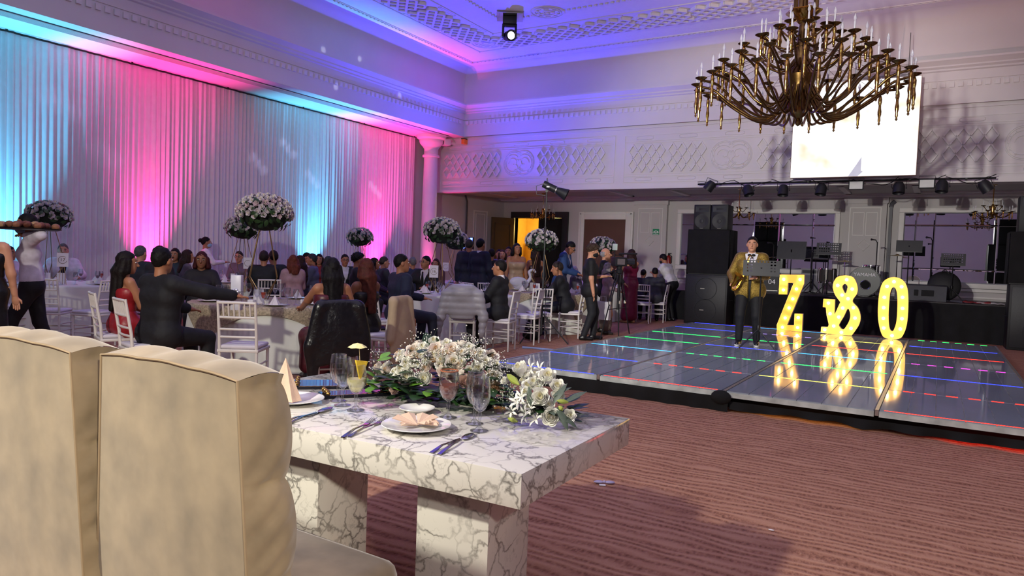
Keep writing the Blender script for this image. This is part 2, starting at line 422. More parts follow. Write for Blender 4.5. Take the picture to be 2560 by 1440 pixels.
# ---- back wall of the bay, with the doorway
bx = lambda px, py: ony(px, py, YB)
mb = MB(); DX0, DX1, DZ = -12.35, -10.55, 2.78
mb.box(-13.2, DX0, YB, YB+.2, 0, 3.5); mb.box(DX1, XR, YB, YB+.2, 0, 3.5); mb.box(DX0, DX1, YB, YB+.2, DZ, 3.5)
wb = struct(mb.build('wall_back', plaster2))
def pil(px0, px1, name='pilaster'):
    x0 = bx(px0, 560).x; x1 = bx(px1, 560).x
    p = MB().box(x0, x1, YB-.14, YB, 0, 3.34).box(x0-.04, x1+.04, YB-.17, YB, 0, .3).box(x0-.03, x1+.03, YB-.17, YB, 3.18, 3.34).build(name, plaster2, wb)
    mb = MB(); n = Vector((0, -1, 0))
    panel_strip(mb, (x0+.12, YB-.14, 0), (x1-.12, YB-.14, 0), .95, 3.08, .02, .015, n)
    panel_strip(mb, (x0+.2, YB-.14, 0), ((x0+x1)/2-.02, YB-.14, 0), 2.35, 2.95, .012, .012, n); panel_strip(mb, ((x0+x1)/2+.02, YB-.14, 0), (x1-.2, YB-.14, 0), 2.35, 2.95, .012, .012, n)
    xm = (x0+x1)/2
    mb.tube([(xm, YB-.145, 1.95), (xm+.14, YB-.145, 2.1), (xm, YB-.145, 2.25), (xm-.14, YB-.145, 2.1)], .01, 4, closed=True)
    mb.build('panel_moulding', white_trim, p)
pil(1590, 1670); pil(2112, 2216)
mb = MB(); x0 = bx(2222, 560).x; mb.box(x0, x0+.07, YB-.1, YB, 0, 3.1); mb.tube([(x0+.03, YB-.05, 3.08), (x0+.05, YB-.05, 3.18), (x0+.12, YB-.05, 3.25)], .05, 8)
mb.build('cable_duct', mat('duct_grey', '55545c', .5), wb)
xd = bx(1672, 600).x; mb = MB(); mb.box(xd, XR, YB-.06, YB, 1.02, 1.09); mb.box(xd, XR, YB-.03, YB, .86, .9); mb.box(xd, XR, YB-.04, YB, 0, .16); mb.build('dado_rail', white_trim, wb)
# framed blind doorway beside the open door
x0, x1 = bx(1447, 600).x, bx(1583, 600).x; xi0, xi1 = bx(1461, 600).x, bx(1564, 600).x
d2 = struct(bpy.data.objects.new('door_2', None)); COL.objects.link(d2); d2['label'] = 'brown leaf in a white moulded surround'
mb = MB(); mb.box(x0, xi0, YB-.08, YB, 0, 2.98, .01); mb.box(xi1, x1, YB-.08, YB, 0, 2.98, .01); mb.box(xi0, xi1, YB-.08, YB, 2.74, 2.98, .01)
mb.build('surround', white_trim, d2)
mb = MB(); mb.box(x0+.06, x0+.09, YB-.1, YB-.08, 0, 2.93); mb.box(x1-.09, x1-.06, YB-.1, YB-.08, 0, 2.93); mb.box(x0+.06, x1-.06, YB-.1, YB-.08, 2.90, 2.93); mb.build('surround_bead', white_trim, d2)
MB().box(xi0, xi1, YB-.04, YB, .02, 2.74).build('leaf', mat('brown_panel', '5a3a2e', .6, var=.1, scale=2), d2)
# the open double door
d1 = struct(bpy.data.objects.new('door_1', None)); COL.objects.link(d1); d1['label'] = 'open dark double door onto a yellow lit foyer'
dk = mat('dark_stained_wood', '1b1716', .5, var=.15, scale=3); olive = mat('lit_door_wood', '4a4130', .55, var=.1, scale=2)  # lighter olive copy of the door wood carries the light on one leaf
mb = MB(); mb.box(DX0-.12, DX0, YB-.1, YB+.2, 0, DZ+.2); mb.box(DX1, DX1+.22, YB-.1, YB+.2, 0, DZ+.2); mb.box(DX0, DX1, YB-.1, YB+.2, DZ, DZ+.2); mb.build('frame', dk, d1)
def leaf(x, ang, m, sgn):
    o = MB().box(0, .88*sgn, -.03, .03, .02, DZ-.02).build('leaf', m, d1, loc=(x, YB-.1, 0), rot=(0, 0, ang))
    mb = MB()
    for z0, z1 in ((.2, 1.1), (1.25, DZ-.2)):
        for yy in (-.045, .03):
            mb.box(.12*sgn, .76*sgn, yy, yy+.015, z0, z0+.04); mb.box(.12*sgn, .76*sgn, yy, yy+.015, z1-.04, z1); mb.box(.12*sgn, .16*sgn, yy, yy+.015, z0, z1); mb.box(.72*sgn, .76*sgn, yy, yy+.015, z0, z1)
    mb.build('leaf_moulding', m, o)
    MB().tube([(.8*sgn, -.09, .95), (.8*sgn, -.09, 1.2)], .012, 6).build('handle', gold, o)
leaf(DX0, -2.0, olive, 1); leaf(DX1, .55+PI/2-1.0, dk, -1)
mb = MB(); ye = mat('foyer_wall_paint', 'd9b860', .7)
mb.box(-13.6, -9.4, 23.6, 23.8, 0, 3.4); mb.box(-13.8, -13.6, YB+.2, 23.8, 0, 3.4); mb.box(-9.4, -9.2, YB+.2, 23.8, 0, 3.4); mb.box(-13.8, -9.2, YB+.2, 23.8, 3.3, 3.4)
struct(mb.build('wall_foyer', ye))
light('POINT', 'foyer_lamp', (-11.7, 22.3, 2.5), 160, (1.0, .72, .22), size=.12)
fc = thing('ceiling_lamp', 'glowing yellow cluster lamp hanging in the foyer', 'lamp', (-11.75, 22.6, 2.35))
MB().tube([(0, 0, .5), (0, 0, .95)], .012, 6).build('stem', gold, fc)
for k in range(7): MB().ball((.22*math.cos(k*.9), .22*math.sin(k*.9), .45+.06*(k % 2)), .075, 10, 7).build('globe', mat('foyer_globe', 'ffe08a', .4, var=0, emit='ffd050', estr=7), fc)
fr = thing('red_cabinet', 'dark red cabinet with shelves standing in the foyer', 'cabinet', (-11.9, 23.2, 0))
MB().box(-.9, -.1, -.25, .25, 0, 2.2, .01).build('body', mat('red_lacquer', '6e1f26', .4), fr)
for zz in (.7, 1.3, 1.8): MB().box(-.85, -.15, -.3, -.25, zz, zz+.04).build('shelf', mat('pale_shelf', 'c9b79a', .5), fr)

# ---- mirrors in moulded frames
mirror = mat('mirror_glass', 'dfe2ea', .015, metal=1.0, var=0)
def mirror_wall(n, px0, px1, cuts, top, bot):
    x0, x1 = bx(px0, 600).x, bx(px1, 600).x
    o = struct(bpy.data.objects.new('window_%d' % n, None)); COL.objects.link(o); o['label'] = 'wide bevelled mirror in a white moulded frame'
    mb = MB(); f = .12
    for (u0, u1, w0, w1) in ((x0-f, x1+f, top, top+f), (x0-f, x1+f, bot-f, bot), (x0-f, x0, bot, top), (x1, x1+f, bot, top)): mb.box(u0, u1, YB-.09, YB, w0, w1, .012)
    mb.build('frame', white_trim, o)
    xs = [x0]+[x0+(x1-x0)*c for c in cuts]+[x1]
    for i in range(len(xs)-1):
        for (w0, w1) in ((bot, bot+.32), (bot+.32, top-.32), (top-.32, top)):
            a0, a1 = xs[i], xs[i+1]; t = .022; y0, y1 = YB-.02, YB-.026
            mb = MB(); mb.add([(a0, y0, w0), (a1, y0, w0), (a1, y0, w1), (a0, y0, w1), (a0+t, y1, w0+t), (a1-t, y1, w0+t), (a1-t, y1, w1-t), (a0+t, y1, w1-t)],
                             [(0, 1, 5, 4), (1, 2, 6, 5), (2, 3, 7, 6), (3, 0, 4, 7), (4, 5, 6, 7)])
            mb.build('mirror_pane', mirror, o, smooth=None)
mirror_wall(1, 1703, 2086, (.16, .5, .66, .87), 2.93, 1.40)
mirror_wall(2, 2258, 2545, (.11, .28, .83), 2.95, 1.22)

# ---- pleated drape in panels, rail, column
drape = mat('white_voile_drape', 'd8d4da', .75, var=.03, sheen=.2)
def drape_panel(y0, y1, seed):
    rg = np.random.default_rng(seed); n = 200; yy = np.linspace(0, y1-y0, n)
    ph = np.cumsum(rg.uniform(.7, 1.4, n))*2*PI*(y1-y0)/n/.115
    amp = .030+.012*np.interp(yy, np.linspace(0, y1-y0, 14), rg.uniform(-1, 1, 14)); slow = np.interp(yy, np.linspace(0, y1-y0, 9), rg.uniform(-.03, .03, 9))
    win = np.minimum(1, np.minimum(np.arange(n), n-1-np.arange(n))/5.0); amp = amp*win; slow = slow*win
    rows = [(0.02, 1.15), (1.2, 1.05), (2.5, .95), (3.6, .85), (4.4, .7), (4.88, .42), (4.965, .3)]
    vs = []; fs = []
    for zz, k in rows:
        for i in range(n): vs.append((amp[i]*k*math.sin(ph[i])+slow[i]*k+.012*win[i]*math.sin(ph[i]*.37+zz*.6), yy[i], zz))
    for r in range(len(rows)-1):
        for i in range(n-1): fs.append((r*n+i, r*n+i+1, (r+1)*n+i+1, (r+1)*n+i))
    return MB().add(vs, fs)
for k in range(7):
    o = drape_panel(0, 2.2395, 40+k).build('pleated_drape', drape, smooth=0, loc=(XC, 1.42+k*2.24, 0))
    tag(o, ('pleated white drape beyond the guest in black at the waiter', 'pleated white drape lit blue behind the waiter with the tray', 'pleated white drape between the blue glow and the pink beam, behind the waiter', 'pleated white drape with the pink beam behind the seated man in black', 'pleated white drape behind the tall rose ball near the waitress', 'pleated white drape with the blue beam behind the long haired women', 'pleated white drape with the pink beam beside the column')[k], 'drape', 'white drape panels')
rl = thing('drape_rail', 'thin black rail carrying the white drape under the soffit', 'rail', (XC+.05, 9.2, 4.975))
MB().tube([(0, -7.8, 0), (0, 7.9, 0)], .010, 6).build('rod', blackm, rl)
for k in range(8): MB().box(-.012, .012, -7.6+k*2.2, -7.57+k*2.2, 0, .024).build('bracket', blackm, rl)
co = struct(bpy.data.objects.new('trim_7', None)); COL.objects.link(co); co.location = (-13.27, 17.15, 0); co['label'] = 'round white column with a flared capital'
MB().lathe([(.34, 0), (.34, .12), (.30, .16), (.28, .3), (.235, .5), (.225, 2.5), (.205, 4.2), (.205, 4.36)], 28).build('shaft', white_trim, co)
MB().lathe([(.25, 4.36), (.26, 4.39), (.25, 4.42), (.21, 4.44), (.21, 4.60), (.25, 4.66), (.34, 4.76), (.36, 4.82), (.36, 4.87), (.44, 4.92), (.46, 5.0)], 28).build('capital', white_trim, co)
# ================================================================== raised dance floor
DXs = [-4.43, -3.09, -1.74, -.40, .93]; DY0, DRow, DZt = 7.05, 1.317, .20
df = thing('dance_floor', 'raised glossy glass dance floor edged with coloured light strips', 'dance floor', (0, 0, 0))
glass_top = mat('frosted_glass_tile', '98a2ac', .07, var=.05, scale=2.5, coat=.3)
alu = mat('brushed_aluminium', 'b9b6b2', .3, metal=.9, var=.08, scale=20)
chip = mat('chipped_white_paint', 'b9bdb8', .5, var=.35, scale=5)
tw = 1.30/6
tile = MB().box(.004, tw-.004, .012, DRow-.012, 0, .012).mesh('glass_tile', glass_top)
pan = MB().box(0, 1.30, .008, DRow-.008, -.05, 0).mesh('panel', chip)
for c in range(4):
    for r in range(6):
        p = put('panel', pan, df, (DXs[c]+.02, DY0+r*DRow, DZt-.012))
        for k in range(6): put('glass_tile', tile, p, (k*tw, 0, 0))
for c in range(5):
    MB().box(DXs[c]-.012, DXs[c]+.018, DY0, DY0+6*DRow, DZt-.05, DZt+.004).build('seam_rail', alu, df)
led = {k: mat('led_'+k, v, .4, var=0, emit=v, estr=s_) for k, (v, s_) in dict(red=('ff2a1a', 3.0), green=('20ff60', 2.6), blue=('2a3cff', 3.0), cyan=('38a8ff', 2.4), yellow=('f4f060', 1.6), magenta=('ff40e0', 2.2), violet=('b090ff', 1.8)).items()}
LEDS = [['blue', 'blue', 'cyan', 'green', 'green', 'blue', 'blue'], ['red', 'red*', 'green*', 'blue', 'green', 'violet*', 'cyan'],
        [None, 'yellow', 'green', 'cyan', 'red', 'yellow', None], ['red', 'red*', 'blue', 'magenta*', 'red', 'blue', 'green*']]
for c in range(4):
    for k in range(7):
        q = LEDS[c][k]
        if not q: continue
        mb = MB(); y = DY0+k*DRow+(.02 if k == 0 else -.02 if k == 6 else 0)
        if q.endswith('*'):
            for j in range(6): mb.box(DXs[c]+.16+j*.19, DXs[c]+.26+j*.19, y-.010, y+.010, DZt-.004, DZt+.003)
        else: mb.box(DXs[c]+.06, DXs[c]+1.28, y-(.007), y+.007, DZt-.004, DZt+.003)
        o = mb.build('led_strip', led[q.strip('*')], df); o['label'] = q.strip('*')+' light strip'
MB().box(DXs[0]+.12, DXs[4]-.12, DY0+.25, DY0+6*DRow-.1, 0, DZt-.065).build('substructure', blackm, df)
sk = MB(); blackcloth = mat('black_skirt_cloth', '0c0c0e', .9, var=.2, scale=5, bump=.3, bscale=20)
def skirt(mb, p, q, z0, z1, amp=.02, wl=.12, seed=1, ragged=0.0):
    rg = np.random.default_rng(seed); p = Vector(p); q = Vector(q); d = q-p; l = d.length; d.normalize(); n = Vector((d.y, -d.x, 0)); k = max(6, int(l/.035)); vs = []; fs = []
    ph = np.cumsum(rg.uniform(.5, 1.5, k+1))*.035/wl*2*PI; rag = np.interp(np.arange(k+1), np.linspace(0, k, 12), rg.uniform(0, ragged, 12)) if ragged else np.zeros(k+1)
    for j, zz in enumerate((z0, (z0+z1)/2, z1)):
        for i in range(k+1): vs.append(p+d*(l*i/k)+n*(amp*math.sin(ph[i])*(1.1-.45*j)+amp)+Vector((0, 0, zz+(rag[i] if j == 0 else 0))))
    for j in range(2):
        for i in range(k): fs.append((j*(k+1)+i, j*(k+1)+i+1, (j+1)*(k+1)+i+1, (j+1)*(k+1)+i))
    mb.add(vs, fs)
skirt(sk, (DXs[0], DY0, 0), (DXs[2]+.05, DY0, 0), .003, DZt-.055, .02, .3, 3)
skirt(sk, (DXs[2]+.05, DY0+.06, 0), (DXs[4], DY0+.06, 0), .003, DZt-.10, .03, .4, 4, .05)
skirt(sk, (DXs[4], DY0, 0), (DXs[4], DY0+6*DRow, 0), .003, DZt-.06, .02, .3, 5); skirt(sk, (DXs[0], DY0+6*DRow, 0), (DXs[0], DY0, 0), .003, DZt-.06, .012, .3, 6)
sk.build('skirt', blackcloth, df, smooth=0)
# bunched cloth at the stepped corner
MB().ball((DXs[2]-.02, DY0-.03, DZt-.06), (.10, .05, .07), 12, 8).build('skirt_knot', blackcloth, df)
light('AREA', 'under_floor_red_glow', (.5, DY0+.14, .12), 1.2, (1, .05, .03), (.5, DY0-.4, 0), .8, .05)
light('AREA', 'under_floor_amber_glow', (-1.0, DY0+.14, .12), .6, (1, .55, .12), (-1.0, DY0-.4, 0), .9, .05)

# ================================================================== marquee letters
LY = 14.72
def lp(cx, cy): v = ony(1920+cx/6, 660+cy/6, LY); return (v.x, v.z)
rim = mat('white_letter_rim', 'ece4d8', .4, var=.02)
facem = mat('amber_letter_face', 'ffc65a', .5, var=.05, emit='ffb840', estr=.95)
bulbm = mat('warm_bulb', 'fff3c8', .3, var=0, emit='fff0b8', estr=16.0)
def marquee(name, label, outer, holes, bulbs):
    xs = [lp(*p) for p in outer]; hs = [[lp(*p) for p in h] for h in holes]
    x0 = sum(p[0] for p in xs)/len(xs); zmin = min(p[1] for p in xs); T = lambda l: [(p[0]-x0, p[1]-zmin) for p in l]
    o = thing(name, label, 'lit letter', (x0, LY, DZt+.001), 0, 'marquee letters on the dance floor')
    MB().prism(T(xs), .03, .13, [T(h) for h in hs]).build('back', rim, o, smooth=None)
    MB().prism(T(xs), .022, .030, [T(h) for h in hs]).build('face', facem, o, smooth=None)
    mb = MB()
    for l in [T(xs)]+[T(h) for h in hs]:
        k = len(l); vs = [(p[0], y, p[1]) for y in (.0, .03) for p in l]; mb.add(vs, [(i, (i+1) % k, k+(i+1) % k, k+i) for i in range(k)])
    mb.build('rim', rim, o, smooth=None)
    bm = MB().ball((0, 0, 0), .026, 10, 7).mesh('bulb', bulbm, 0)
    for b_ in bulbs: q = T([lp(*b_)])[0]; put('bulb', bm, o, (q[0], .008, q[1]))
    return o
Zl = marquee('marquee_letter', 'glowing warm bulb letter Z with block serifs', [(175, 155), (545, 157), (540, 290), (283, 914), (390, 917), (398, 740), (520, 745), (508, 1012), (133, 985), (130, 910), (385, 277), (300, 275), (286, 452), (160, 450)], [],
    [(235, 225), (480, 228), (230, 385), (425, 370), (370, 520), (315, 655), (255, 805), (215, 945), (452, 800), (442, 950)])
Al = marquee('marquee_ampersand', 'glowing warm bulb reversed ampersand between two letters', smooth_loop([(1155, 157), (1280, 190), (1340, 320), (1335, 430), (1268, 545), (1350, 650), (1388, 780), (1360, 910), (1255, 1062)], 4, False)+[(1000, 1048), (905, 1034), (790, 1018), (800, 932), (895, 936), (912, 900), (880, 760), (866, 640), (822, 634), (832, 512), (1004, 522), (996, 730), (1005, 735), (1085, 560)]+smooth_loop([(1085, 560), (1000, 440), (973, 310), (1030, 190), (1155, 157)], 4, False)[1:-1],
    [smooth_loop([(1155, 285), (1192, 320), (1188, 370), (1160, 432), (1125, 370), (1115, 320)], 3), smooth_loop([(1200, 655), (1235, 750), (1215, 850), (1150, 955), (1110, 970), (1065, 915), (1080, 870), (1140, 770)], 3)],
    [(1180, 225), (1045, 310), (1262, 365), (1110, 455), (1200, 510), (1120, 650), (1280, 645), (1060, 785), (1305, 800), (985, 920), (1245, 955), (905, 575), (930, 735), (850, 975), (1100, 1015)])
Ol = marquee('marquee_letter', 'glowing warm bulb letter O standing past the ampersand', smooth_loop([(1890, 185), (2020, 230), (2090, 350), (2106, 560), (2090, 850), (2040, 1030), (1960, 1112), (1760, 1100), (1690, 1000), (1650, 780), (1660, 500), (1700, 310), (1770, 220)], 4), [smooth_loop([(1890, 335), (1930, 400), (1942, 560), (1930, 830), (1890, 970), (1855, 997), (1820, 940), (1808, 760), (1825, 480), (1850, 370)], 4)],
    [(1890, 255), (1785, 325), (2005, 330), (1745, 490), (2018, 490), (1735, 645), (2018, 655), (1730, 805), (2010, 810), (1735, 950), (1985, 965), (1860, 1065)])

# ================================================================== stage and what stands on it
SZ = .82; SY = 17.78
st = thing('stage', 'low stage wrapped in a black pleated skirt below the mirrors', 'stage', (0, 0, 0))
MB().box(-4.6, 4.5, SY, 20.45, SZ-.06, SZ, .01).build('deck', mat('stage_deck', '241a1c', .5, var=.2), st)
mb = MB(); skirt(mb, (-4.6, SY, 0), (4.5, SY, 0), .004, SZ-.02, .025, .42, 9); skirt(mb, (-4.6, 20.4, 0), (-4.6, SY, 0), .004, SZ-.02, .025, .42, 10); mb.build('skirt', blackcloth, st, smooth=0)
for x in np.arange(-4.3, 4.4, 1.45):
    for y in (SY+.3, 20.2): MB().box(x-.03, x+.03, y-.03, y+.03, 0, SZ-.06).build('leg', blackm, st)
def onstage(px, Y=19.2): p = ony(px, 700, Y); return Vector((p.x, Y, SZ))
deskm = mat('music_desk_black', '111216', .4, var=.1)
def music_stand(p, label, z0, w, hgt, h, holes, rz=0.0, base=.28):
    """p ground point, h height of the desk's lower edge above it"""
    o = thing('music_stand', label, 'music stand', p, rz, 'music stands')
    MB().tube([(0, 0, .12), (0, 0, h+.1)], [.014, .011], 8).build('pole', blackm, o)
    for a in (PI/2+.1, PI*7/6, -PI/6): MB().tube([(0, 0, .30), (base*math.cos(a), base*math.sin(a), .008)], .011, 6).build('leg', blackm, o)
    MB().lathe([(.02, .26), (.028, .28), (.028, .34), (.02, .36)], 10).build('collar', blackm, o)
    MB().tube([(0, .02, h+.08), (0, -.03, h+hgt*.5)], .016, 6).build('tilt_joint', blackm, o)
    t = .35; d = MB()
    def P(u, v, k): return (u, -.05-k+v*math.sin(t)*.55, h+v*math.cos(t))
    if holes:
        nx, ny = 11, 5; cw, ch = w/nx, hgt/ny
        for i in range(nx):
            for j in range(ny):
                u0, u1, v0, v1 = -w/2+i*cw, -w/2+(i+1)*cw, j*ch, (j+1)*ch; hole = holes == 'all' and 0 < i < nx-1 and 0 < j < ny or holes == 'edge' and (i in (1, 2, 8, 9) and j > 0 or j == 4 and 2 < i < 8)
                for k in (0, .004):
                    if not hole: d.add([P(u0, v0, k), P(u1, v0, k), P(u1, v1, k), P(u0, v1, k)], [(0, 1, 2, 3)])
                    else:
                        a, c2 = cw*.22, ch*.28
                        d.add([P(u0, v0, k), P(u1, v0, k), P(u1, v1, k), P(u0, v1, k), P(u0+a, v0+c2, k), P(u1-a, v0+c2, k), P(u1-a, v1-c2, k), P(u0+a, v1-c2, k)], [(0, 1, 5, 4), (1, 2, 6, 5), (2, 3, 7, 6), (3, 0, 4, 7)])
    else:
        d.add([P(-w/2, 0, 0), P(w/2, 0, 0), P(w/2, hgt, 0), P(-w/2, hgt, 0), P(-w/2, 0, .006), P(w/2, 0, .006), P(w/2, hgt, .006), P(-w/2, hgt, .006)], [(0, 1, 2, 3), (7, 6, 5, 4), (0, 4, 5, 1), (1, 5, 6, 2), (2, 6, 7, 3), (3, 7, 4, 0)])
    d.build('desk', deskm, o, smooth=None)
    mb = MB(); a = P(-w/2, 0, 0); mb.box(-w/2, w/2, a[1]-.055, a[1]+.003, a[2]-.004, a[2]+.004); mb.build('ledge', deskm, o)
    return o
def h_at(px, py, Y): return ony(px, py, Y).z
def stand_px(px, ytop, ybot, wpx, Y, holes, label, rz=0.0):
    p = onstage(px, Y); k = (ony(px+1, 650, Y)-ony(px, 650, Y)).x
    zt, zb = h_at(px, ytop, Y), h_at(px, ybot, Y)
    return music_stand(p, label, SZ, wpx*k, (zt-zb)/.94, zb-SZ, holes, rz)
stand_px(1975, 603, 648, 72, 18.6, None, 'solid black music stand beside the black loudspeaker stack')
stand_px(2068, 607, 637, 62, 18.7, 'all', 'perforated black music stand by the snare drum')
stand_px(2028, 622, 644, 34, 19.6, 'all', 'small perforated music stand half hidden behind another stand')
stand_px(2268, 601, 630, 66, 18.7, None, 'solid black music stand right of the drum kit')
stand_px(2380, 634, 664, 62, 18.6, 'all', 'perforated black music stand before the round black bag')
def mic_stand(px, Y, ytop, label, boom=0.0):
    p = onstage(px, Y); h = h_at(px, ytop, Y)-SZ; o = thing('microphone_stand', label, 'mic stand', p, 0, 'microphone stands')
    MB().tube([(0, 0, .02), (0, 0, h)], .011, 8).build('pole', blackm, o); MB().lathe([(.13, 0), (.13, .02), (.03, .035), (.015, .06)], 14).build('base', blackm, o)
    MB().tube([(0, 0, h-.02), (boom*.3-.03, -.05, h+.04), (boom-.06, -.10, h+.05)], .009, 6).build('boom_arm', blackm, o)
    MB().tube([(boom-.03, -.06, h+.045), (boom-.10, -.16, h+.05), (boom-.115, -.185, h+.05)], [.012, .018, .026], 10).build('microphone', mat('mic_grey', '2b2b30', .4, metal=.5), o)
    return o
mic_stand(2325, 18.8, 600, 'black microphone stand between two music stands')
mic_stand(2188, 19.0, 605, 'black microphone stand rising behind the small drum')
mic_stand(2026, 19.35, 600, 'tall microphone stand behind the perforated music stands', .1)
mic_stand(1930, 19.6, 612, 'microphone stand beside the man holding a saxophone')
# drum kit
chrome = mat('chrome', 'd8d8dc', .12, metal=1.0, var=0); shell = mat('black_lacquer_shell', '141418', .15, var=.1, coat=.6); skin_d = mat('drum_head_dark', '20262a', .35)
def drum(name, label, c, r, d, axis, m, head):
    o = thing(name, label, 'drum', c, 0, 'drum kit'); ax = (PI/2, 0, 0) if axis == 'y' else (0, 0, 0)
    MB().lathe([(r, 0), (r, d)], 28, cap=False).build('shell', m, o, rot=ax); MB().lathe([(r*.97, .0), (r*.98, .006)], 28).build('head', head, o, rot=ax) if axis == 'z' else None
    MB().lathe([(r*.97, d-.006), (r*.98, d)], 28).build('head', head, o, rot=ax)
    for zz in (.0, d-.03): MB().lathe([(r+.004, zz), (r+.014, zz), (r+.014, zz+.03), (r+.004, zz+.03)], 28, cap=False).build('hoop', chrome if axis == 'z' else m, o, rot=ax)
    for k in range(8):
        a = 2*PI*k/8; MB().tube([((r+.016)*math.cos(a), (r+.016)*math.sin(a), .02), ((r+.016)*math.cos(a), (r+.016)*math.sin(a), d-.02)], .006, 5).build('tension_rod', chrome, o, rot=ax)
    return o
bp_ = ony(2160, 722, 18.9); bd = drum('bass_drum', 'black bass drum with a round port in its front head', (bp_.x, 19.25, SZ+.36), .345, .42, 'y', shell, skin_d)
port = MB(); port.tube([(.03+.11*math.cos(t*PI/12), -.43, -.08+.11*math.sin(t*PI/12)) for t in range(24)], .008, 6, closed=True); port.build('port_ring', chrome, bd)
MB().lathe([(.10, 0), (.10, .006)], 24).build('port_hole', mat('port_black', '030303', .9, var=0), bd, loc=(.03, -.423, -.08), rot=(PI/2, 0, 0))
put('lettering', text_mesh('YAMAHA', .115, .001, mat('white_print', 'e8e8ea', .5, var=0)), bd, (0, -.428, .16), (PI/2, 0, 0))
for s_ in (-1, 1): MB().tube([(s_*.28, -.1, -.2), (s_*.40, -.25, -.355)], .011, 6).build('spur', chrome, bd)
tp = ony(2178, 672, 19.1); tm = drum('tom_drum', 'small black tom drum mounted above the bass drum', (tp.x, 19.1, tp.z-.15), .17, .24, 'z', shell, mat('drum_head_white', 'd6d6d8', .5))
MB().tube([(-.05, .1, -.16), (-.08, .12, 0), (-.1, .1, .1)], .015, 6).build('mount', chrome, tm)
fp = onstage(2067, 19.0); ft = drum('floor_tom', 'dark silver floor tom on three legs behind the letters', (fp.x, 19.0, SZ+.28), .22, .36, 'z', mat('smoked_shell', '4a4742', .25, metal=.4), mat('drum_head_white', 'd6d6d8', .5))
for k in range(3): a = k*2.1+.4; MB().tube([(.235*math.cos(a), .235*math.sin(a), .2), (.245*math.cos(a), .245*math.sin(a), -.278)], .008, 6).build('leg', chrome, ft)
brass = mat('cymbal_bronze', 'a58a4e', .28, metal=1.0)
for px, Y, py, l in ((2240, 19.4, 640, 'bronze cymbal on a chrome stand beside the bass drum'), (2110, 19.6, 655, 'bronze cymbal on a chrome stand between the two drums')):
    p = onstage(px, Y); h = h_at(px, py, Y)-SZ; o = thing('cymbal_stand', l, 'cymbal', p, 0, 'drum kit'); MB().tube([(0, 0, .35), (0, 0, h)], .011, 6).build('pole', chrome, o)
    for a in (0, 2.1, 4.2): MB().tube([(0, 0, .5), (.25*math.cos(a), .25*math.sin(a), .01)], .009, 6).build('leg', chrome, o)
    MB().lathe([(.20, h), (.06, h+.025), (.03, h+.045), (.005, h+.05)], 24).build('cymbal', brass, o)
# monitor wedge, bags, cases
gm = mat('grey_cabinet', '35353b', .6, var=.1); p = ony(2300, 748, 18.4)
o = thing('monitor_wedge', 'grey wedge monitor lying on the stage edge with two slots', 'speaker', (p.x, 18.35, SZ)); MB().add([(-.5, -.22, 0), (.5, -.22, 0), (.5, .3, 0), (-.5, .3, 0), (-.5, -.16, .33), (.5, -.16, .33), (.5, .15, .36), (-.5, .15, .36)], [(3, 2, 1, 0), (4, 5, 6, 7), (0, 1, 5, 4), (1, 2, 6, 5), (2, 3, 7, 6), (3, 0, 4, 7)]).build('cabinet', gm, o)
MB().box(.02, .26, -.215, -.19, .11, .24).build('slot', mat('slot_black', '08080a', .8), o); MB().box(-.12, -.04, -.215, -.19, .11, .24).build('slot', mat('slot_black', '08080a', .8), o)
p = ony(2358, 745, 18.9); o = thing('round_bag', 'round black padded bag leaning on the stage', 'bag', (p.x, 18.75, SZ)); MB().lathe([(.02, -.1), (.28, -.1), (.33, -.06), (.33, .06), (.28, .1), (.02, .1)], 26).build('body', mat('bag_nylon', '0d0d10', .6, bump=.2), o, loc=(0, 0, .335), rot=(PI/2-.2, 0, 0)); MB().tube([(-.08, -.06, .62), (0, -.08, .72), (.08, -.06, .62)], .014, 6).build('handle', blackm, o)
p = ony(1915, 735, 18.3); o = thing('equipment_case', 'black domed equipment case marked 04 on the stage', 'case', (p.x, 18.3, SZ)); mb = MB(); mb.prism([(-.32, 0), (.32, 0), (.32, .42), (.22, .56), (.05, .62), (-.18, .60), (-.32, .45)], -.2, .2); mb.build('body', mat('case_black', '1b1b20', .5), o)
put('lettering', text_mesh('04', .17, .002, mat('white_print', 'e8e8ea', .5, var=0)), o, (.16, -.204, .26), (PI/2, 0, 0)); MB().box(-.30, .30, -.207, -.2, .04, .06).build('edge_trim', alu, o)
p = ony(2032, 690, 20.0); o = thing('amplifier', 'pale grey amplifier cabinet behind the music stands', 'amplifier', (p.x, 20.0, SZ)); MB().box(-.26, .26, -.14, .14, 0, .62, .01).build('cabinet', mat('pale_grey_vinyl', '8d8b92', .6), o); MB().box(-.22, .22, -.15, -.14, .05, .45).build('grille', mat('grille_grey', '6d6b74', .8), o); MB().box(-.24, .24, -.15, -.14, .5, .58).build('control_strip', gm, o)
for px, l, c in ((2440, 'crumpled red cloth lying on the stage edge', '7a2028'), (2475, 'folded pale papers lying beside the red cloth', 'b5aeb0')):
    p = ony(px, 765, 18.15); rg = np.random.default_rng(px); n = 9; vs = [((i/(n-1)-.5)*.5, (j/(n-1)-.5)*.3, .012+abs(rg.normal(0, .02))) for i in range(n) for j in range(n)]
    mb = MB().add(vs, [(i*n+j, i*n+j+1, (i+1)*n+j+1, (i+1)*n+j) for i in range(n-1) for j in range(n-1)]); o = mb.build('crumpled_cloth' if px == 2440 else 'paper_stack', mat('cloth_%d' % px, c, .8), loc=(p.x, 18.12, SZ), smooth=0); m_ = o.modifiers.new('t', 'SOLIDIFY'); m_.thickness = .012; m_.offset = 0; tag(o, l, 'cloth' if px == 2440 else 'papers')

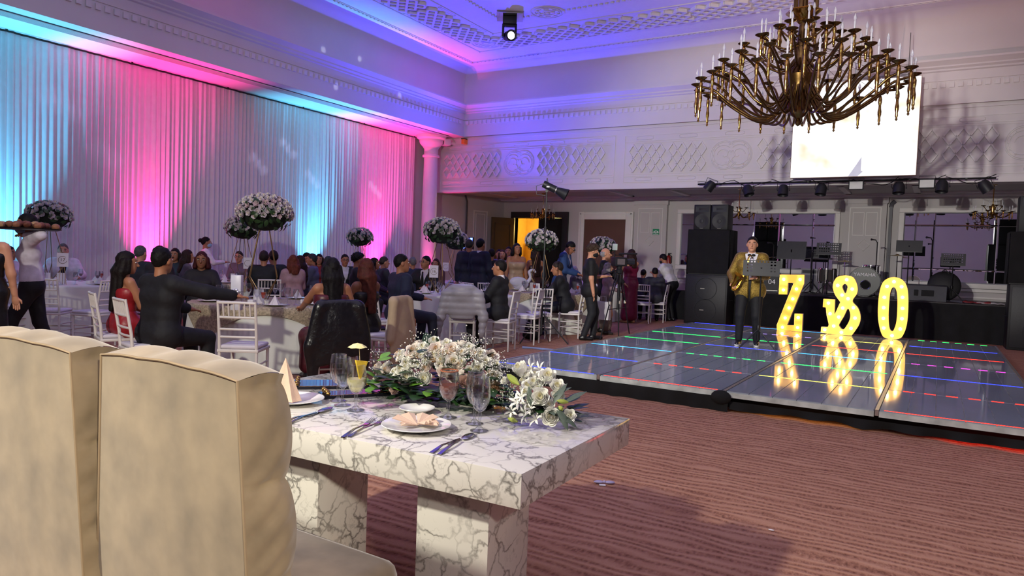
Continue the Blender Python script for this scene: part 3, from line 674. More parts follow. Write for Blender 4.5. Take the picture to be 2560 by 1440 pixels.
# ================================================================== loudspeaker stacks
boxm = mat('speaker_box_paint', '101114', .55, var=.15, scale=6, bump=.15, bscale=90); gr = mat('speaker_grille', '1c1d22', .5, var=.2, scale=40); ringm = mat('speaker_ring', '26282e', .4, metal=.3)
def sub(o_loc, label, w, d, h, rz):
    o = thing('subwoofer', label, 'speaker', o_loc, rz, 'loudspeaker stacks'); MB().box(-w/2, w/2, -d/2, d/2, 0, h, .015).build('cabinet', boxm, o)
    MB().box(-w/2+.04, w/2-.04, -d/2-.012, -d/2, .05, h-.05, .005).build('grille', gr, o)
    for zz in (h*.29, h*.72):
        MB().tube([(.26*math.cos(t*PI/14), -d/2-.016, zz+.26*math.sin(t*PI/14)) for t in range(28)], .008, 5, closed=True).build('driver_ring', ringm, o)
    for zz in (h*.29, h*.72): MB().box(-.13, -.03, -d/2-.02, -d/2-.012, zz-.012, zz+.012).build('badge', alu, o)
    for s_ in (-1, 1): MB().tube([(s_*(w/2+.005), -.1, h*.5), (s_*(w/2+.03), -.06, h*.5), (s_*(w/2+.03), .06, h*.5), (s_*(w/2+.005), .1, h*.5)], .012, 6).build('handle', ringm, o)
    return o
def covered(o_loc, label, w, d, h, rz):
    o = thing('covered_cabinet', label, 'speaker', o_loc, rz, 'loudspeaker stacks'); MB().box(-w/2+.02, w/2-.02, -d/2+.02, d/2-.02, 0, h-.02).build('cabinet', boxm, o)
    mb = MB(); skirt(mb, (-w/2, -d/2, 0), (w/2, -d/2, 0), .03, h, .008, .4, 21); skirt(mb, (w/2, -d/2, 0), (w/2, d/2, 0), .0, h, .03, .5, 22, .12); skirt(mb, (-w/2, d/2, 0), (-w/2, -d/2, 0), .0, h, .012, .5, 23); mb.box(-w/2-.01, w/2+.02, -d/2-.01, d/2, h-.012, h+.004); mb.build('cloth_cover', blackcloth, o, smooth=0)
    return o
def top_box(o_loc, label, w, d, h, rz):
    o = thing('speaker_cabinet', label, 'speaker', o_loc, rz, 'loudspeaker stacks'); MB().box(-w/2, w/2, -d/2, d/2, 0, h, .012).build('cabinet', boxm, o)
    MB().add([(-w/2+.04, -d/2-.002, h*.70), (w/2-.04, -d/2-.002, h*.70), (w/2-.04, -d/2-.002, h*.94), (-w/2+.04, -d/2-.002, h*.94), (-w*.2, -d/2+.0, h*.78), (w*.2, -d/2, h*.78), (w*.2, -d/2, h*.86), (-w*.2, -d/2, h*.86)], [(0, 1, 5, 4), (1, 2, 6, 5), (2, 3, 7, 6), (3, 0, 4, 7)]).build('horn', ringm, o, smooth=None)
    MB().lathe([(.16, 0), (.17, .012), (.15, .012), (.10, .004), (.05, .004), (.045, .014), (.0, .018)], 22).build('driver', gr, o, loc=(0, -d/2-.001, h*.34), rot=(PI/2, 0, 0)); MB().box(-.04, .04, -d/2-.006, -d/2, h*.05, h*.09).build('badge', alu, o)
    return o
q = ony(1768, 800, 17.25); sx0 = q.x
sub((sx0, 17.35, 0), 'black double subwoofer under a cloth covered cabinet beside the man with a saxophone', 1.02, .7, 1.20, 0)
covered((sx0-.01, 17.38, 1.2), 'cloth covered black cabinet standing on the subwoofer beside the mirror', .98, .62, 1.08, 0)
for s_, l in ((-1, 'black horn loudspeaker atop the cloth covered cabinet, nearest the fire extinguisher'), (1, 'black horn loudspeaker atop the cloth covered cabinet, nearest the small chandelier')): top_box((sx0+s_*.21, 17.36, 2.285), l, .40, .5, .60, 0)
q = ony(2515, 868, 16.95); rx0 = q.x+.5
sub((rx0, 17.2, 0), 'black double subwoofer at the far end of the stage skirt', 1.02, .7, 1.28, 0)
covered((rx0, 17.2, 1.28), 'cloth covered black cabinet above the subwoofer at the end of the stage', 1.1, .66, 1.02, 0)
top_box((rx0-.12, 17.2, 2.305), 'black horn loudspeaker above the cloth covered cabinet at the end of the stage', .62, .5, .70, 0)
# ================================================================== couple's marble table
mm = bpy.data.materials.new('white_marble_laminate'); mm.use_nodes = True; nt = mm.node_tree; N = nt.nodes; L = nt.links; b = N['Principled BSDF']
b.inputs['Roughness'].default_value = .11; b.inputs['IOR'].default_value = 1.75
tc = nd('ShaderNodeTexCoord'); n1 = nd('ShaderNodeTexNoise'); n1.inputs['Scale'].default_value = 7; n1.inputs['Detail'].default_value = 5; L.new(tc.outputs['Object'], n1.inputs['Vector'])
mx = nd('ShaderNodeMixRGB'); mx.blend_type = 'LINEAR_LIGHT'; mx.inputs[0].default_value = .16; L.new(tc.outputs['Object'], mx.inputs[1]); L.new(n1.outputs['Color'], mx.inputs[2])
vo = nd('ShaderNodeTexVoronoi', feature='DISTANCE_TO_EDGE'); vo.inputs['Scale'].default_value = 8.5; L.new(mx.outputs[0], vo.inputs['Vector'])
vo2 = nd('ShaderNodeTexVoronoi', feature='DISTANCE_TO_EDGE'); vo2.inputs['Scale'].default_value = 19; L.new(mx.outputs[0], vo2.inputs['Vector'])
n2 = nd('ShaderNodeTexNoise'); n2.inputs['Scale'].default_value = 5; n2.inputs['Detail'].default_value = 3; L.new(tc.outputs['Object'], n2.inputs['Vector'])
def ramp(src, p0, c0, p1, c1):
    r = nd('ShaderNodeValToRGB'); r.color_ramp.elements[0].position = p0; r.color_ramp.elements[1].position = p1
    r.color_ramp.elements[0].color = (c0, c0, c0, 1); r.color_ramp.elements[1].color = (c1, c1, c1, 1); L.new(src, r.inputs[0]); return r.outputs[0]
amt = ramp(n2.outputs['Fac'], .34, .18, .58, 1.0)
v1 = mth('MULTIPLY', ramp(vo.outputs['Distance'], .0, 1.0, .085, 0.0), amt); v2 = mth('MULTIPLY', mth('MULTIPLY', ramp(vo2.outputs['Distance'], .0, 1.0, .06, 0.0), .55), ramp(n2.outputs['Fac'], .5, .0, .7, 1.0))
vein = mth('MAXIMUM', v1, v2)
mc = nd('ShaderNodeMixRGB'); mc.inputs[1].default_value = (*hexc('d5d1c8'), 1); mc.inputs[2].default_value = (*hexc('55514c'), 1); L.new(mth('MULTIPLY', vein, .85), mc.inputs[0]); L.new(mc.outputs[0], b.inputs['Base Color'])
TZ = .75
tb = thing('marble_table', 'white grey veined marble slab table set for the couple', 'table', (-1.09, 1.925, 0), .028)
MB().box(-1.77, 0, 0, .985, TZ-.115, TZ, .0015).build('tabletop', mm, tb, smooth=30)
for x0, x1 in ((-.49, -.185), (-1.28, -.98)): MB().box(x0, x1, .12, .42, 0, TZ-.115, .001).build('leg', mm, tb, smooth=30)

# ---- tall upholstered chairs
velvet = mat('cream_velvet', '84745b', .78, var=.30, scale=6.5, bump=.25, bscale=9, sheen=.35); seam = mat('velvet_seam', '8d7a60', .8, var=.1)
def tall_chair(label, loc, rz, w, seed):
    o = thing('upholstered_chair', label, 'chair', loc, rz, "couple's chairs"); rg = np.random.default_rng(seed)
    H, z0, T = 1.10, .30, .135; nz, nx, ny = 70, 30, 8
    def wz(z): return w/2*(1.17-.17*(z-z0)/(H-z0))
    def tuft(z): return abs(math.sin(PI*(z-.06)/.255))**.6
    def topz(x): return H+.012*math.cos(x/w*PI)+.004*abs(math.cos(x/w*PI*3))
    back = MB(); vs = []
    for i in range(nz+1):
        for j in range(nx+1):
            u = j/nx*2-1; z = z0+(H-z0)*i/nz; vs.append((u*wz(z), -.03*(z-z0)-.004*math.cos(u*PI/2)*math.sin(PI*i/nz), z0+(topz(u*w/2)-z0)*i/nz))
    back.add(vs, [(i*(nx+1)+j, i*(nx+1)+j+1, (i+1)*(nx+1)+j+1, (i+1)*(nx+1)+j) for i in range(nz) for j in range(nx)]); back.build('back_panel', velvet, o, smooth=0)
    for s_ in (-1, 1):
        vs = []
        for i in range(nz+1):
            z = z0+(H-z0)*i/nz
            for j in range(ny+1):
                t = j/ny; T2 = T+.03*tuft(z); pl = (.0050*math.sin(62*(z-1.3*t*T)+3*math.sin(9*z))-.010*math.exp(-((tuft(z))/.28)**2))*math.sin(PI*min(1, t*.9+.1))
                vs.append((s_*(wz(z)+(.016*math.sin(PI*t*.85)*(.35+.65*tuft(z)))+pl-.05*max(0, t-.75)), -.03*(z-z0)+t*T2, z0+(topz(w/2)-z0)*i/nz+.012*math.sin(PI*t)*(i == nz)))
        MB().add(vs, [(i*(ny+1)+j, i*(ny+1)+j+1, (i+1)*(ny+1)+j+1, (i+1)*(ny+1)+j) for i in range(nz) for j in range(ny)]).build('side_band', velvet, o, smooth=0)
    vs = []; nt2 = ny
    for i in range(nx+1):
        u = i/nx*2-1; x = u*wz(H)
        for j in range(nt2+1): t = j/nt2; vs.append((x, -.03*(H-z0)+t*(T+.025), topz(u*w/2)+.02*math.sin(PI*min(1, t*.9))*(.6+.4*abs(math.cos(u*PI*1.5)))-.035*max(0, t-.7)))
    MB().add(vs, [(i*(nt2+1)+j, i*(nt2+1)+j+1, (i+1)*(nt2+1)+j+1, (i+1)*(nt2+1)+j) for i in range(nx) for j in range(nt2)]).build('top_band', velvet, o, smooth=0)
    vs = []
    for i in range(nz+1):
        for j in range(nx+1):
            u = j/nx*2-1; z = z0+(H-z0)*i/nz; vs.append((u*(wz(z)-.012), -.03*(z-z0)+T+.03*tuft(z)*(.5+.5*abs(math.sin(PI*(u*1.5+(.5 if int((z-.06)/.255) % 2 else 0)))))-.004, z0+(topz(u*w/2)-.01-z0)*i/nz))
    MB().add(vs, [(i*(nx+1)+j, (i+1)*(nx+1)+j, (i+1)*(nx+1)+j+1, i*(nx+1)+j+1) for i in range(nz) for j in range(nx)]).build('tufted_front', velvet, o, smooth=0)
    pts = [(-wz(z), -.03*(z-z0)-.001, z) for z in np.linspace(z0, H, 14)]+[(u*wz(H), -.03*(H-z0)-.001, topz(u*w/2)) for u in np.linspace(-1, 1, 14)[1:]]+[(wz(z), -.03*(z-z0)-.001, z) for z in np.linspace(H, z0, 14)[1:]]
    MB().tube(pts, .004, 6).build('piping', seam, o)
    st_ = MB().box(-w/2-.02, w/2+.02, .10, .60, .27, .445, .05); st_.build('seat', velvet, o, smooth=0)
    MB().box(-w/2+.01, w/2-.01, .02, .58, .20, .29, .01).build('seat_rail', velvet, o)
    for sx_ in (-1, 1):
        for yy in (.05, .53): MB().lathe([(.022, 0), (.03, .2)], 10, (sx_*(w/2-.05), yy, 0)).build('leg', mat('dark_leg', '2a1d16', .4), o)
    return o
tall_chair('cream velvet high back chair beside the table corner with the plate', (-1.785, 1.185, 0), -.03, .635, 1)
tall_chair('cream velvet high back chair further from the carpet side of the table', (-2.52, 1.145, 0), .02, .66, 2)

# ---- tableware
def thin_glass():
    m = bpy.data.materials.new('clear_glass'); m.use_nodes = True; N = m.node_tree.nodes; L = m.node_tree.links; N.remove(N['Principled BSDF'])
    t = N.new('ShaderNodeBsdfTransparent'); t.inputs[0].default_value = (.93, .94, .96, 1); g = N.new('ShaderNodeBsdfGlossy'); g.inputs['Roughness'].default_value = .03; f = N.new('ShaderNodeLayerWeight'); f.inputs[0].default_value = .28
    mp = N.new('ShaderNodeMath'); mp.operation = 'MULTIPLY_ADD'; mp.inputs[1].default_value = .85; mp.inputs[2].default_value = .05; x = N.new('ShaderNodeMixShader'); L.new(f.outputs['Facing'], mp.inputs[0]); L.new(mp.outputs[0], x.inputs[0]); L.new(t.outputs[0], x.inputs[1]); L.new(g.outputs[0], x.inputs[2]); L.new(x.outputs[0], N['Material Output'].inputs[0]); return m
glassm = thin_glass(); china = mat('white_china', 'e4e2de', .12, var=.01, coat=.4); steel = mat('stainless_steel', 'b9b7bd', .16, metal=1.0, var=.05, scale=30)
def goblet_mesh(hb, rb, rr, hs, foot):
    """stemmed glass: foot radius, stem to hs, bowl to hb with belly rb and rim rr"""
    o_ = [(foot, 0), (foot, .004), (foot*.5, .010), (.006, .022), (.0055, hs*.6), (.009, hs*.9), (.006, hs)]
    bl = [(rb*.55, hs+.012), (rb*.9, hs+.04), (rb, hs+(hb-hs)*.45), (rb*.96, hs+(hb-hs)*.75), (rr, hb)]
    inn = [(r-.0016, z+.0005) for r, z in reversed(bl)]
    return MB().lathe(o_+bl+inn[:-1]+[(.003, hs+.006)], 22, cap=True).mesh('glass', glassm, 50)
gob = goblet_mesh(.215, .040, .033, .075, .036); gobc = goblet_mesh(.20, .044, .036, .07, .038)
def drink_mesh(hs, hb, rb, lvl, m): return MB().lathe([(.004, hs+.008), (rb*.52, hs+.016), (rb*.86, hs+.042), (rb*.955, hs+(hb-hs)*.42), (rb*.955, lvl-.002), (rb*.94, lvl), (.002, lvl+.0005)], 20).mesh('drink', m, 50)
def goblet(name, label, p, me, group=None, liquid=None, lm=None):
    o = thing(name, label, 'glass', p, random.uniform(0, 6), group); put('glass', me, o)
    if liquid: put('drink' if lm is None else lm, liquid, o)
    return o
def T_(px, py): return onz(px, py, TZ)
water = mat('water', 'e8f2f4', .0, var=0, trans=1.0, ior=1.33)
goblet('water_goblet', 'clear stemmed water goblet nearest the spoon on the marble table', T_(1198, 1078), gob)
goblet('water_goblet', 'clear stemmed water goblet tucked behind another beside the lilies', T_(1186, 1060), gob)
goblet('water_goblet', 'tall clear stemmed goblet beside the creamy cocktail', T_(856, 1014), gob, None, drink_mesh(.075, .215, .038, .105, water))
goblet('water_goblet', 'clear stemmed goblet in front of the mirrored tray', onz(845, 1003, TZ), gob)
pc = goblet('creamy_cocktail', 'pale yellow creamy cocktail with pineapple and a paper umbrella', T_(889, 1026), gobc, None, drink_mesh(.07, .20, .042, .138, mat('pina_colada', 'e6dca0', .35, var=.05)))
pw = MB(); pw.add([(-.004, -.005, .13), (-.004, .03, .21), (-.004, -.028, .22), (.008, -.005, .13), (.008, .03, .21), (.008, -.028, .22)], [(0, 1, 2), (5, 4, 3), (0, 3, 4, 1), (1, 4, 5, 2), (2, 5, 3, 0)]); o = pw.build('pineapple_wedge', mat('pineapple', 'e8c53a', .45, var=.2, scale=60), pc, loc=(-.012, -.012, 0), rot=(0, 0, .9-pc.rotation_euler[2]-1.2), smooth=None)
MB().tube([(-.015, -.01, .14), (-.004, -.005, .288)], .0012, 5).build('umbrella_stick', mat('stick_wood', 'd9c79a', .6), pc)
um = MB(); k = 12; vs = [(0, 0, .292)]+[(.042*math.cos(2*PI*i/k), .042*math.sin(2*PI*i/k), .274-.002*(i % 2)) for i in range(k)]+[(.022*math.cos(2*PI*i/k), .022*math.sin(2*PI*i/k), .286-.0015*(i % 2)) for i in range(k)]
um.add(vs, [(0, 1+k+i, 1+k+(i+1) % k) for i in range(k)]+[(1+k+i, 1+i, 1+(i+1) % k, 1+k+(i+1) % k) for i in range(k)]); um.build('paper_umbrella', mat('umbrella_paper', 'e4dd9c', .7, var=.15, scale=40), pc, smooth=None)
pl = goblet('red_cocktail', 'dusky orange cocktail in a stemmed glass with a salted rim', T_(1120, 1045), gobc, None, drink_mesh(.07, .20, .042, .140, mat('tamarind_drink', '8e4a3a', .3, var=.08)))
MB().tube([(.0365*math.cos(t*PI/10), .0365*math.sin(t*PI/10), .2) for t in range(20)], .003, 6, closed=True).build('spiced_rim', mat('chilli_salt', 'b06a4a', .9, var=.3, scale=200, bump=.6, bscale=300), pl)
def plate(label, p, r, group=None):
    o = MB().lathe([(r*.45, 0), (r*.58, .004), (r*.63, .008), (r*.95, .019), (r, .022), (r*.985, .024), (r*.93, .0225), (r*.62, .012), (r*.56, .008), (.001, .0075)], 40).build('plate', china, loc=p)
    tag(o, label, 'plate', group); return o
P1 = T_(1041, 1073); plate('large white dinner plate under a peach napkin', P1, .137); plate('small white side plate behind the dinner plate', T_(1042, 1031), .078)
P2 = onz(700, 1012, TZ); P2 = Vector((-2.43, 2.20, TZ)); plate('large white dinner plate partly behind the velvet chair', P2, .137)
nap = mat('peach_napkin', 'd4b49c', .85, var=.06, bump=.2, bscale=200, sheen=.2)
rg = np.random.default_rng(5); mb = MB()
def fan(ax, spread, ln, n, z0, lift):
    vs = [(0, 0, z0)]; 
    for i in range(n+1):
        a = ax-spread/2+spread*i/n; r_ = ln*(1-.12*(i % 2)); vs.append((r_*math.cos(a), r_*math.sin(a), z0+(.012 if i % 2 else .002)+lift))
    mb.add(vs, [(0, i+1, i+2) for i in range(n)])
fan(.3, 1.1, .085, 8, .022, .0); fan(2.5, 1.3, .10, 4, .018, .02); fan(-.5, .9, .06, 5, .026, .006); fan(1.2, 1.2, .09, 4, .02, .018); fan(3.6, .8, .07, 3, .018, .004)
o = mb.build('folded_napkin', nap, loc=(P1.x+.005, P1.y, P1.z), rot=(0, 0, .5), smooth=None); m_ = o.modifiers.new('t', 'SOLIDIFY'); m_.thickness = .003; tag(o, 'peach cloth napkin folded into a bow on the dinner plate', 'napkin')
mb = MB(); k = 14; vs = [(0, 0, .20)]+[((.075+.012*(i % 2))*math.cos(2*PI*i/k), (.05+.012*(i % 2))*math.sin(2*PI*i/k), .012) for i in range(k)]; mb.add(vs, [(0, 1+i, 1+(i+1) % k) for i in range(k)])
tag(mb.build('standing_napkin', nap, loc=(P2.x-.035, P2.y-.015, P2.z), smooth=None), 'peach napkin folded into a standing cone', 'napkin')
def cutlery(kind, label, p, q):
    p = Vector(p); q = Vector(q); d = q-p; L_ = d.length; o = thing(kind, label, kind, (p.x, p.y, TZ), math.atan2(d.y, d.x)-PI/2)
    h = MB(); 
    def strip(pts):
        vs = []
        for (y, w_, z_) in pts: vs += [(-w_, y, z_), (w_, y, z_), (w_*.8, y, z_+.0035), (-w_*.8, y, z_+.0035)]
        fs = []
        for i in range(len(pts)-1): 
            for j in range(4): fs.append((i*4+j, i*4+(j+1) % 4, i*4+4+(j+1) % 4, i*4+4+j))
        fs += [(3, 2, 1, 0), tuple(len(vs)-4+j for j in range(4))]; return vs, fs
    h.add(*strip([(0, .009, .001), (.03, .0085, .004), (L_*.35, .005, .010), (L_*.62, .0035, .006)])); h.build('handle', steel, o)
    if kind == 'fork':
        hd = MB(); hd.add(*strip([(L_*.6, .0035, .006), (L_*.68, .010, .003), (L_*.78, .012, .004)])); 
        for k in range(4): x = -.010+k*.0067; hd.tube([(x, L_*.78, .006), (x, L_*.9, .009), (x, L_, .014)], [.0018, .0016, .0010], 5)
        hd.build('tines', steel, o)
    elif kind == 'spoon': MB().ball((0, L_*.83, .007), (.019, L_*.16, .006), 14, 8).build('bowl', steel, o)
    else: b2 = MB(); b2.add(*strip([(L_*.55, .004, .004), (L_*.6, .009, .002), (L_*.9, .010, .001), (L_, .002, .001)])); b2.build('blade', steel, o)
    return o
cutlery('fork', 'steel fork lying left of the napkin plate, outermost', T_(857, 1095), T_(935, 1053)); cutlery('fork', 'steel fork tucked against the dinner plate', T_(872, 1094), T_(968, 1050))
cutlery('knife', 'steel knife lying beside the dinner plate', T_(1078, 1134), T_(1150, 1098)); cutlery('spoon', 'steel spoon lying past the knife by the plate', T_(1098, 1138), T_(1183, 1087))
cutlery('knife', 'steel knife beside the velvet chair back', T_(702, 1061), T_(800, 1032)); cutlery('spoon', 'steel spoon by the plate with the standing napkin', T_(716, 1063), T_(831, 1021))
traym = mat('blue_mirror_glass', '6f7fa8', .03, metal=1.0, var=0); trayb = mat('tray_black_edge', '0a0a14', .2, var=0)
for l, p0, dirv, L_, D_ in (('mirrored tray with gold flower handles at the back of the marble table', (-2.66, 2.40), (.70, .71), .385, .20), ('smaller mirrored tray with gold flower handles before the bouquet', (-2.375, 2.335), (.52, .854), .33, .13)):
    o = thing('mirrored_tray', l, 'tray', (*p0, TZ), math.atan2(dirv[1], dirv[0])); MB().box(0, L_, 0, D_, .0, .012).build('base', trayb, o); MB().box(.004, L_-.004, .004, D_-.004, .012, .0135).build('mirror_top', traym, o)
    for x in (.022, L_-.022):
        h = MB()
        for k in range(6):
            h.ball((x, .02+k*(D_-.04)/5, .022+.006*(k % 2)), (.012, .013, .011), 8, 6)
        h.build('gold_handle', gold, o)
    MB().tube([(L_*(.08+.84*t), .008+.003*math.sin(t*60), .015) for t in np.linspace(0, 1, 40)], .0016, 5).build('bead_chain', gold, o)

# ---- flowers
def rose_mesh(name, m, m2, rings=4, seed=0, open_=1.0):
    """unit rose, radius about 1, facing +Z: a spiral heart wrapped by cupped petals with rolled rims"""
    rg = np.random.default_rng(seed); mb = MB(); full = rings > 2; nu, nv = (5, 5) if full else (3, 3)
    mb.mi = 1; sp_ = [(.05+.17*t, t*7.5) for t in np.linspace(0, 1, 12 if full else 7)]; vs = []
    for r, a in sp_: vs += [(r*math.cos(a), r*math.sin(a), -.1), (r*1.05*math.cos(a), r*1.05*math.sin(a), .50-.25*r)]
    mb.add(vs, [(2*i, 2*i+2, 2*i+3, 2*i+1) for i in range(len(sp_)-1)]); mb.mi = 0
    for r in range(rings):
        n = (3, 4, 5, 6)[r] if full else (4, 5)[r]; f = (r+1)/rings
        for k in range(n):
            a0 = 2*PI*k/n+r*1.1+rg.uniform(-.12, .12); half = (1.35-.30*f)*PI/n; rad = .24+.62*f*open_; top = .50-.30*f*open_+rg.uniform(-.04, .04); vs = []
            for v in range(nv+1):
                t = v/nv
                for u in range(nu+1):
                    q = u/nu*2-1; wd = half*(.45+.55*math.sin(PI*min(1, .18+.62*t)))
                    if v == nv: wd *= .80
                    a = a0+q*wd; cupr = rad*(1-(1-t)**2.2)**.5 if t > 0 else .06; z = -.50+(top+.50)*(t**1.15)-.10*q*q*t
                    if v == nv: cupr += .13*f*open_*(1-.6*q*q); z -= .05*f
                    vs.append((cupr*math.cos(a), cupr*math.sin(a), z+.02*math.sin(5*q+k)*t))
            mb.add(vs, [(v*(nu+1)+u, v*(nu+1)+u+1, (v+1)*(nu+1)+u+1, (v+1)*(nu+1)+u) for v in range(nv) for u in range(nu)])
    return mb.mesh(name, [m, m2], 0)
cream = mat('cream_petal', 'faf8ee', .55, var=.06, scale=3, sheen=.2); creamc = mat('cream_petal_heart', 'e9e2bc', .55, var=.05); blush = mat('blush_petal', 'f4e8dc', .55, var=.06, scale=3); peach = mat('peach_petal', 'e6c8a4', .55, var=.08); pinkp = mat('dusty_pink_petal', 'd8bcae', .55, var=.08)
roses = {'cream': [rose_mesh('rose', cream, creamc, 4, s_, 1.0-.22*(s_ % 3)) for s_ in range(4)], 'blush': [rose_mesh('rose', blush, peach, 4, 9+s_) for s_ in range(2)], 'peach': [rose_mesh('rose', peach, peach, 3, 20, .75)], 'pink': [rose_mesh('rose', pinkp, pinkp, 4, 30, .9)]}
def leaf_mesh(name, m, w=.28):
    vs = []; ys = (0, .2, .5, .8, 1.0); ws = (.02, .75, 1.0, .55, .0)
    for y, q in zip(ys, ws): vs += [(-w*q, y, .10*math.sin(PI*y)-.05*q), (0, y, .10*math.sin(PI*y)), (w*q, y, .10*math.sin(PI*y)-.05*q)]
    return MB().add(vs, [(i*3+j, i*3+j+1, i*3+j+4, i*3+j+3) for i in range(4) for j in range(2)]).mesh(name, m, 0)
green1 = mat('dark_green_leaf', '1f3a1c', .4, var=.2, scale=6); green2 = mat('light_green_leaf', '5c8a2e', .4, var=.15, scale=6); green3 = mat('silvery_leaf', '4d5a4e', .5, var=.15)
lf = [leaf_mesh('leaf', green1), leaf_mesh('leaf', green1, .36), leaf_mesh('leaf', green2, .33), leaf_mesh('leaf', green3, .16)]
def aim(v, spin=0.0):
    return Vector(v).to_track_quat('Z', 'Y').to_matrix().to_4x4() @ Matrix.Rotation(spin, 4, 'Z')
def hit(px, py, c, r):
    d = ray(px, py); c = np.array(c); r = np.array(r); o_ = (_C-c)/r; q = d/r; A = q@q; B = o_@q; Cc = o_@o_-1; D_ = B*B-A*Cc
    t = (-B-math.sqrt(D_))/A if D_ > 0 else -B/A
    return Vector(_C+d*t)
def flower(o, me, p, n, s_):
    f = put('rose', me, o); f.matrix_local = Matrix.Translation(p-Vector(o.location)) @ aim(n, random.uniform(0, 6)) @ Matrix.Scale(s_, 4); return f
def leafy(o, p, d, up, s_, k):
    f = put('leaf', lf[k], o); d = Vector(d).normalized(); up = Vector(up); x = d.cross(up).normalized(); z_ = x.cross(d)
    m_ = Matrix(((x.x, d.x, z_.x, 0), (x.y, d.y, z_.y, 0), (x.z, d.z, z_.z, 0), (0, 0, 0, 1))); f.matrix_local = Matrix.Translation(Vector(p)-Vector(o.location)) @ m_ @ Matrix.Scale(s_, 4)
cpx = lambda u, v: (900+u/4.571, 820+v/4.571)
c1, r1 = (-1.96, 2.70, .79), (.37, .19, .275)
bq = thing('flower_arrangement', "long low bouquet of cream roses and baby's breath on the marble table", 'flowers', (c1[0], c1[1], TZ))
R1 = [(180, 460, 45, 'cream'), (275, 455, 75, 'blush'), (360, 485, 50, 'cream'), (445, 450, 65, 'cream'), (500, 375, 60, 'cream'), (590, 230, 80, 'blush'), (655, 285, 38, 'peach'), (510, 540, 75, 'cream'), (720, 560, 80, 'cream'), (835, 110, 55, 'cream'), (865, 215, 75, 'blush'), (1045, 215, 65, 'blush'), (985, 150, 60, 'cream'), (835, 330, 42, 'peach'), (1075, 365, 78, 'cream'), (950, 470, 58, 'blush'), (1050, 530, 55, 'blush'), (365, 670, 62, 'pink'), (1200, 595, 60, 'pink'), (1285, 605, 58, 'pink'), (1380, 270, 65, 'cream'), (1520, 305, 70, 'blush'), (1440, 370, 75, 'cream'), (1360, 440, 65, 'cream'), (1560, 650, 58, 'peach'), (1500, 580, 38, 'cream'), (140, 560, 45, 'cream'), (1250, 200, 55, 'cream'), (700, 180, 50, 'cream'), (640, 400, 40, 'cream')]
for u, v, s_, k in R1:
    p = hit(*cpx(u, v), c1, r1); n = Vector(((p.x-c1[0])/r1[0]**1.3, (p.y-c1[1])/r1[1], (p.z-c1[2])/r1[2]+.5)).normalized()*.8+Vector((.25, -.5, .1))
    flower(bq, random.choice(roses[k]), p-n.normalized()*.02, n, s_/4.571*3.35/FPX*1.45)
for k in range(26):   # far side of the bouquet
    a = random.uniform(0.15, PI-.15); e = random.uniform(.2, 1.2); n = Vector((math.cos(a)*math.cos(e), math.sin(a)*math.cos(e), math.sin(e)))
    flower(bq, random.choice(roses[random.choice(['cream', 'blush'])]), Vector((c1[0]+n.x*r1[0]*.92, c1[1]+n.y*r1[1]*.92, c1[2]+n.z*r1[2]*.9)), n, .034)
for k in range(120):
    a = random.uniform(0, 2*PI); e = random.uniform(-.05, .75) if k < 85 else random.uniform(.6, 1.3); n = Vector((math.cos(a)*math.cos(e), math.sin(a)*math.cos(e), math.sin(e))); p = Vector((c1[0]+n.x*r1[0]*.82, c1[1]+n.y*r1[1]*.8, c1[2]+n.z*r1[2]*.75))
    leafy(bq, p, (n.x, n.y, n.z*.5-.15+random.uniform(-.3, .3)), (n.x*.2, n.y*.2, 1), random.uniform(.055, .10), random.choice([0, 0, 1, 1, 1]))
for u, v in ((120, 600), (200, 570), (240, 620), (150, 660), (230, 700), (340, 270), (365, 340), (740, 240), (560, 720), (600, 760), (480, 700), (1560, 570), (870, 760), (1160, 740), (1550, 830)):
    p = hit(*cpx(u, v), c1, (r1[0]*1.02, r1[1]*1.05, r1[2]*1.0)); leafy(bq, p, (random.uniform(-1, .3), -.6, random.uniform(-.3, .5)), (0, -.3, 1), .075, 2 if u < 400 else random.choice([0, 2, 1]))
def babys_breath(o, spots, m=mat('gypsophila_white', 'f0efe4', .7, var=.02)):
    mb = MB(); st_ = MB(); base = Vector(o.location)
    for (p, sd, n) in spots:
        p = Vector(p)-base
        for k in range(n):
            q = p+Vector((random.gauss(0, sd), random.gauss(0, sd*.7), random.gauss(0, sd))); q.z = max(q.z, .01)
            r_ = random.uniform(.0022, .0042); mb.add([q+Vector(v)*r_ for v in ((1, 0, 0), (-1, 0, 0), (0, 1, 0), (0, -1, 0), (0, 0, 1), (0, 0, -1))], [(0, 2, 4), (2, 1, 4), (1, 3, 4), (3, 0, 4), (2, 0, 5), (1, 2, 5), (3, 1, 5), (0, 3, 5)])
            if k % 4 == 0: st_.tube([p-Vector((0, 0, .05)), q], .0006, 3, caps=False)
    a = mb.build('babys_breath', m, o, smooth=None); a['kind'] = 'stuff'; a2 = st_.build('fine_stems', green1, o); a2['kind'] = 'stuff'
sp = []
for u, v, n in ((180, 330, 26), (140, 440, 26), (200, 290, 18), (600, 110, 36), (660, 150, 24), (650, 440, 60), (720, 380, 50), (760, 310, 40), (690, 500, 40), (560, 350, 20), (960, 300, 36), (950, 230, 24), (1180, 150, 50), (1250, 250, 90), (1320, 180, 60), (1200, 320, 60), (1300, 320, 60), (1400, 180, 40), (1520, 420, 60), (1580, 340, 50), (1480, 500, 60), (1560, 520, 40), (1130, 240, 40), (1640, 470, 30), (780, 120, 30), (520, 280, 24)):
    sp.append((hit(*cpx(u, v), c1, (r1[0]*1.04, r1[1]*1.1, r1[2]*1.06)), .020, int(n*.6)))
babys_breath(bq, sp)
MB().box(-.26, .26, -.06, .06, 0, .05, .02).build('floral_foam', green1, bq)
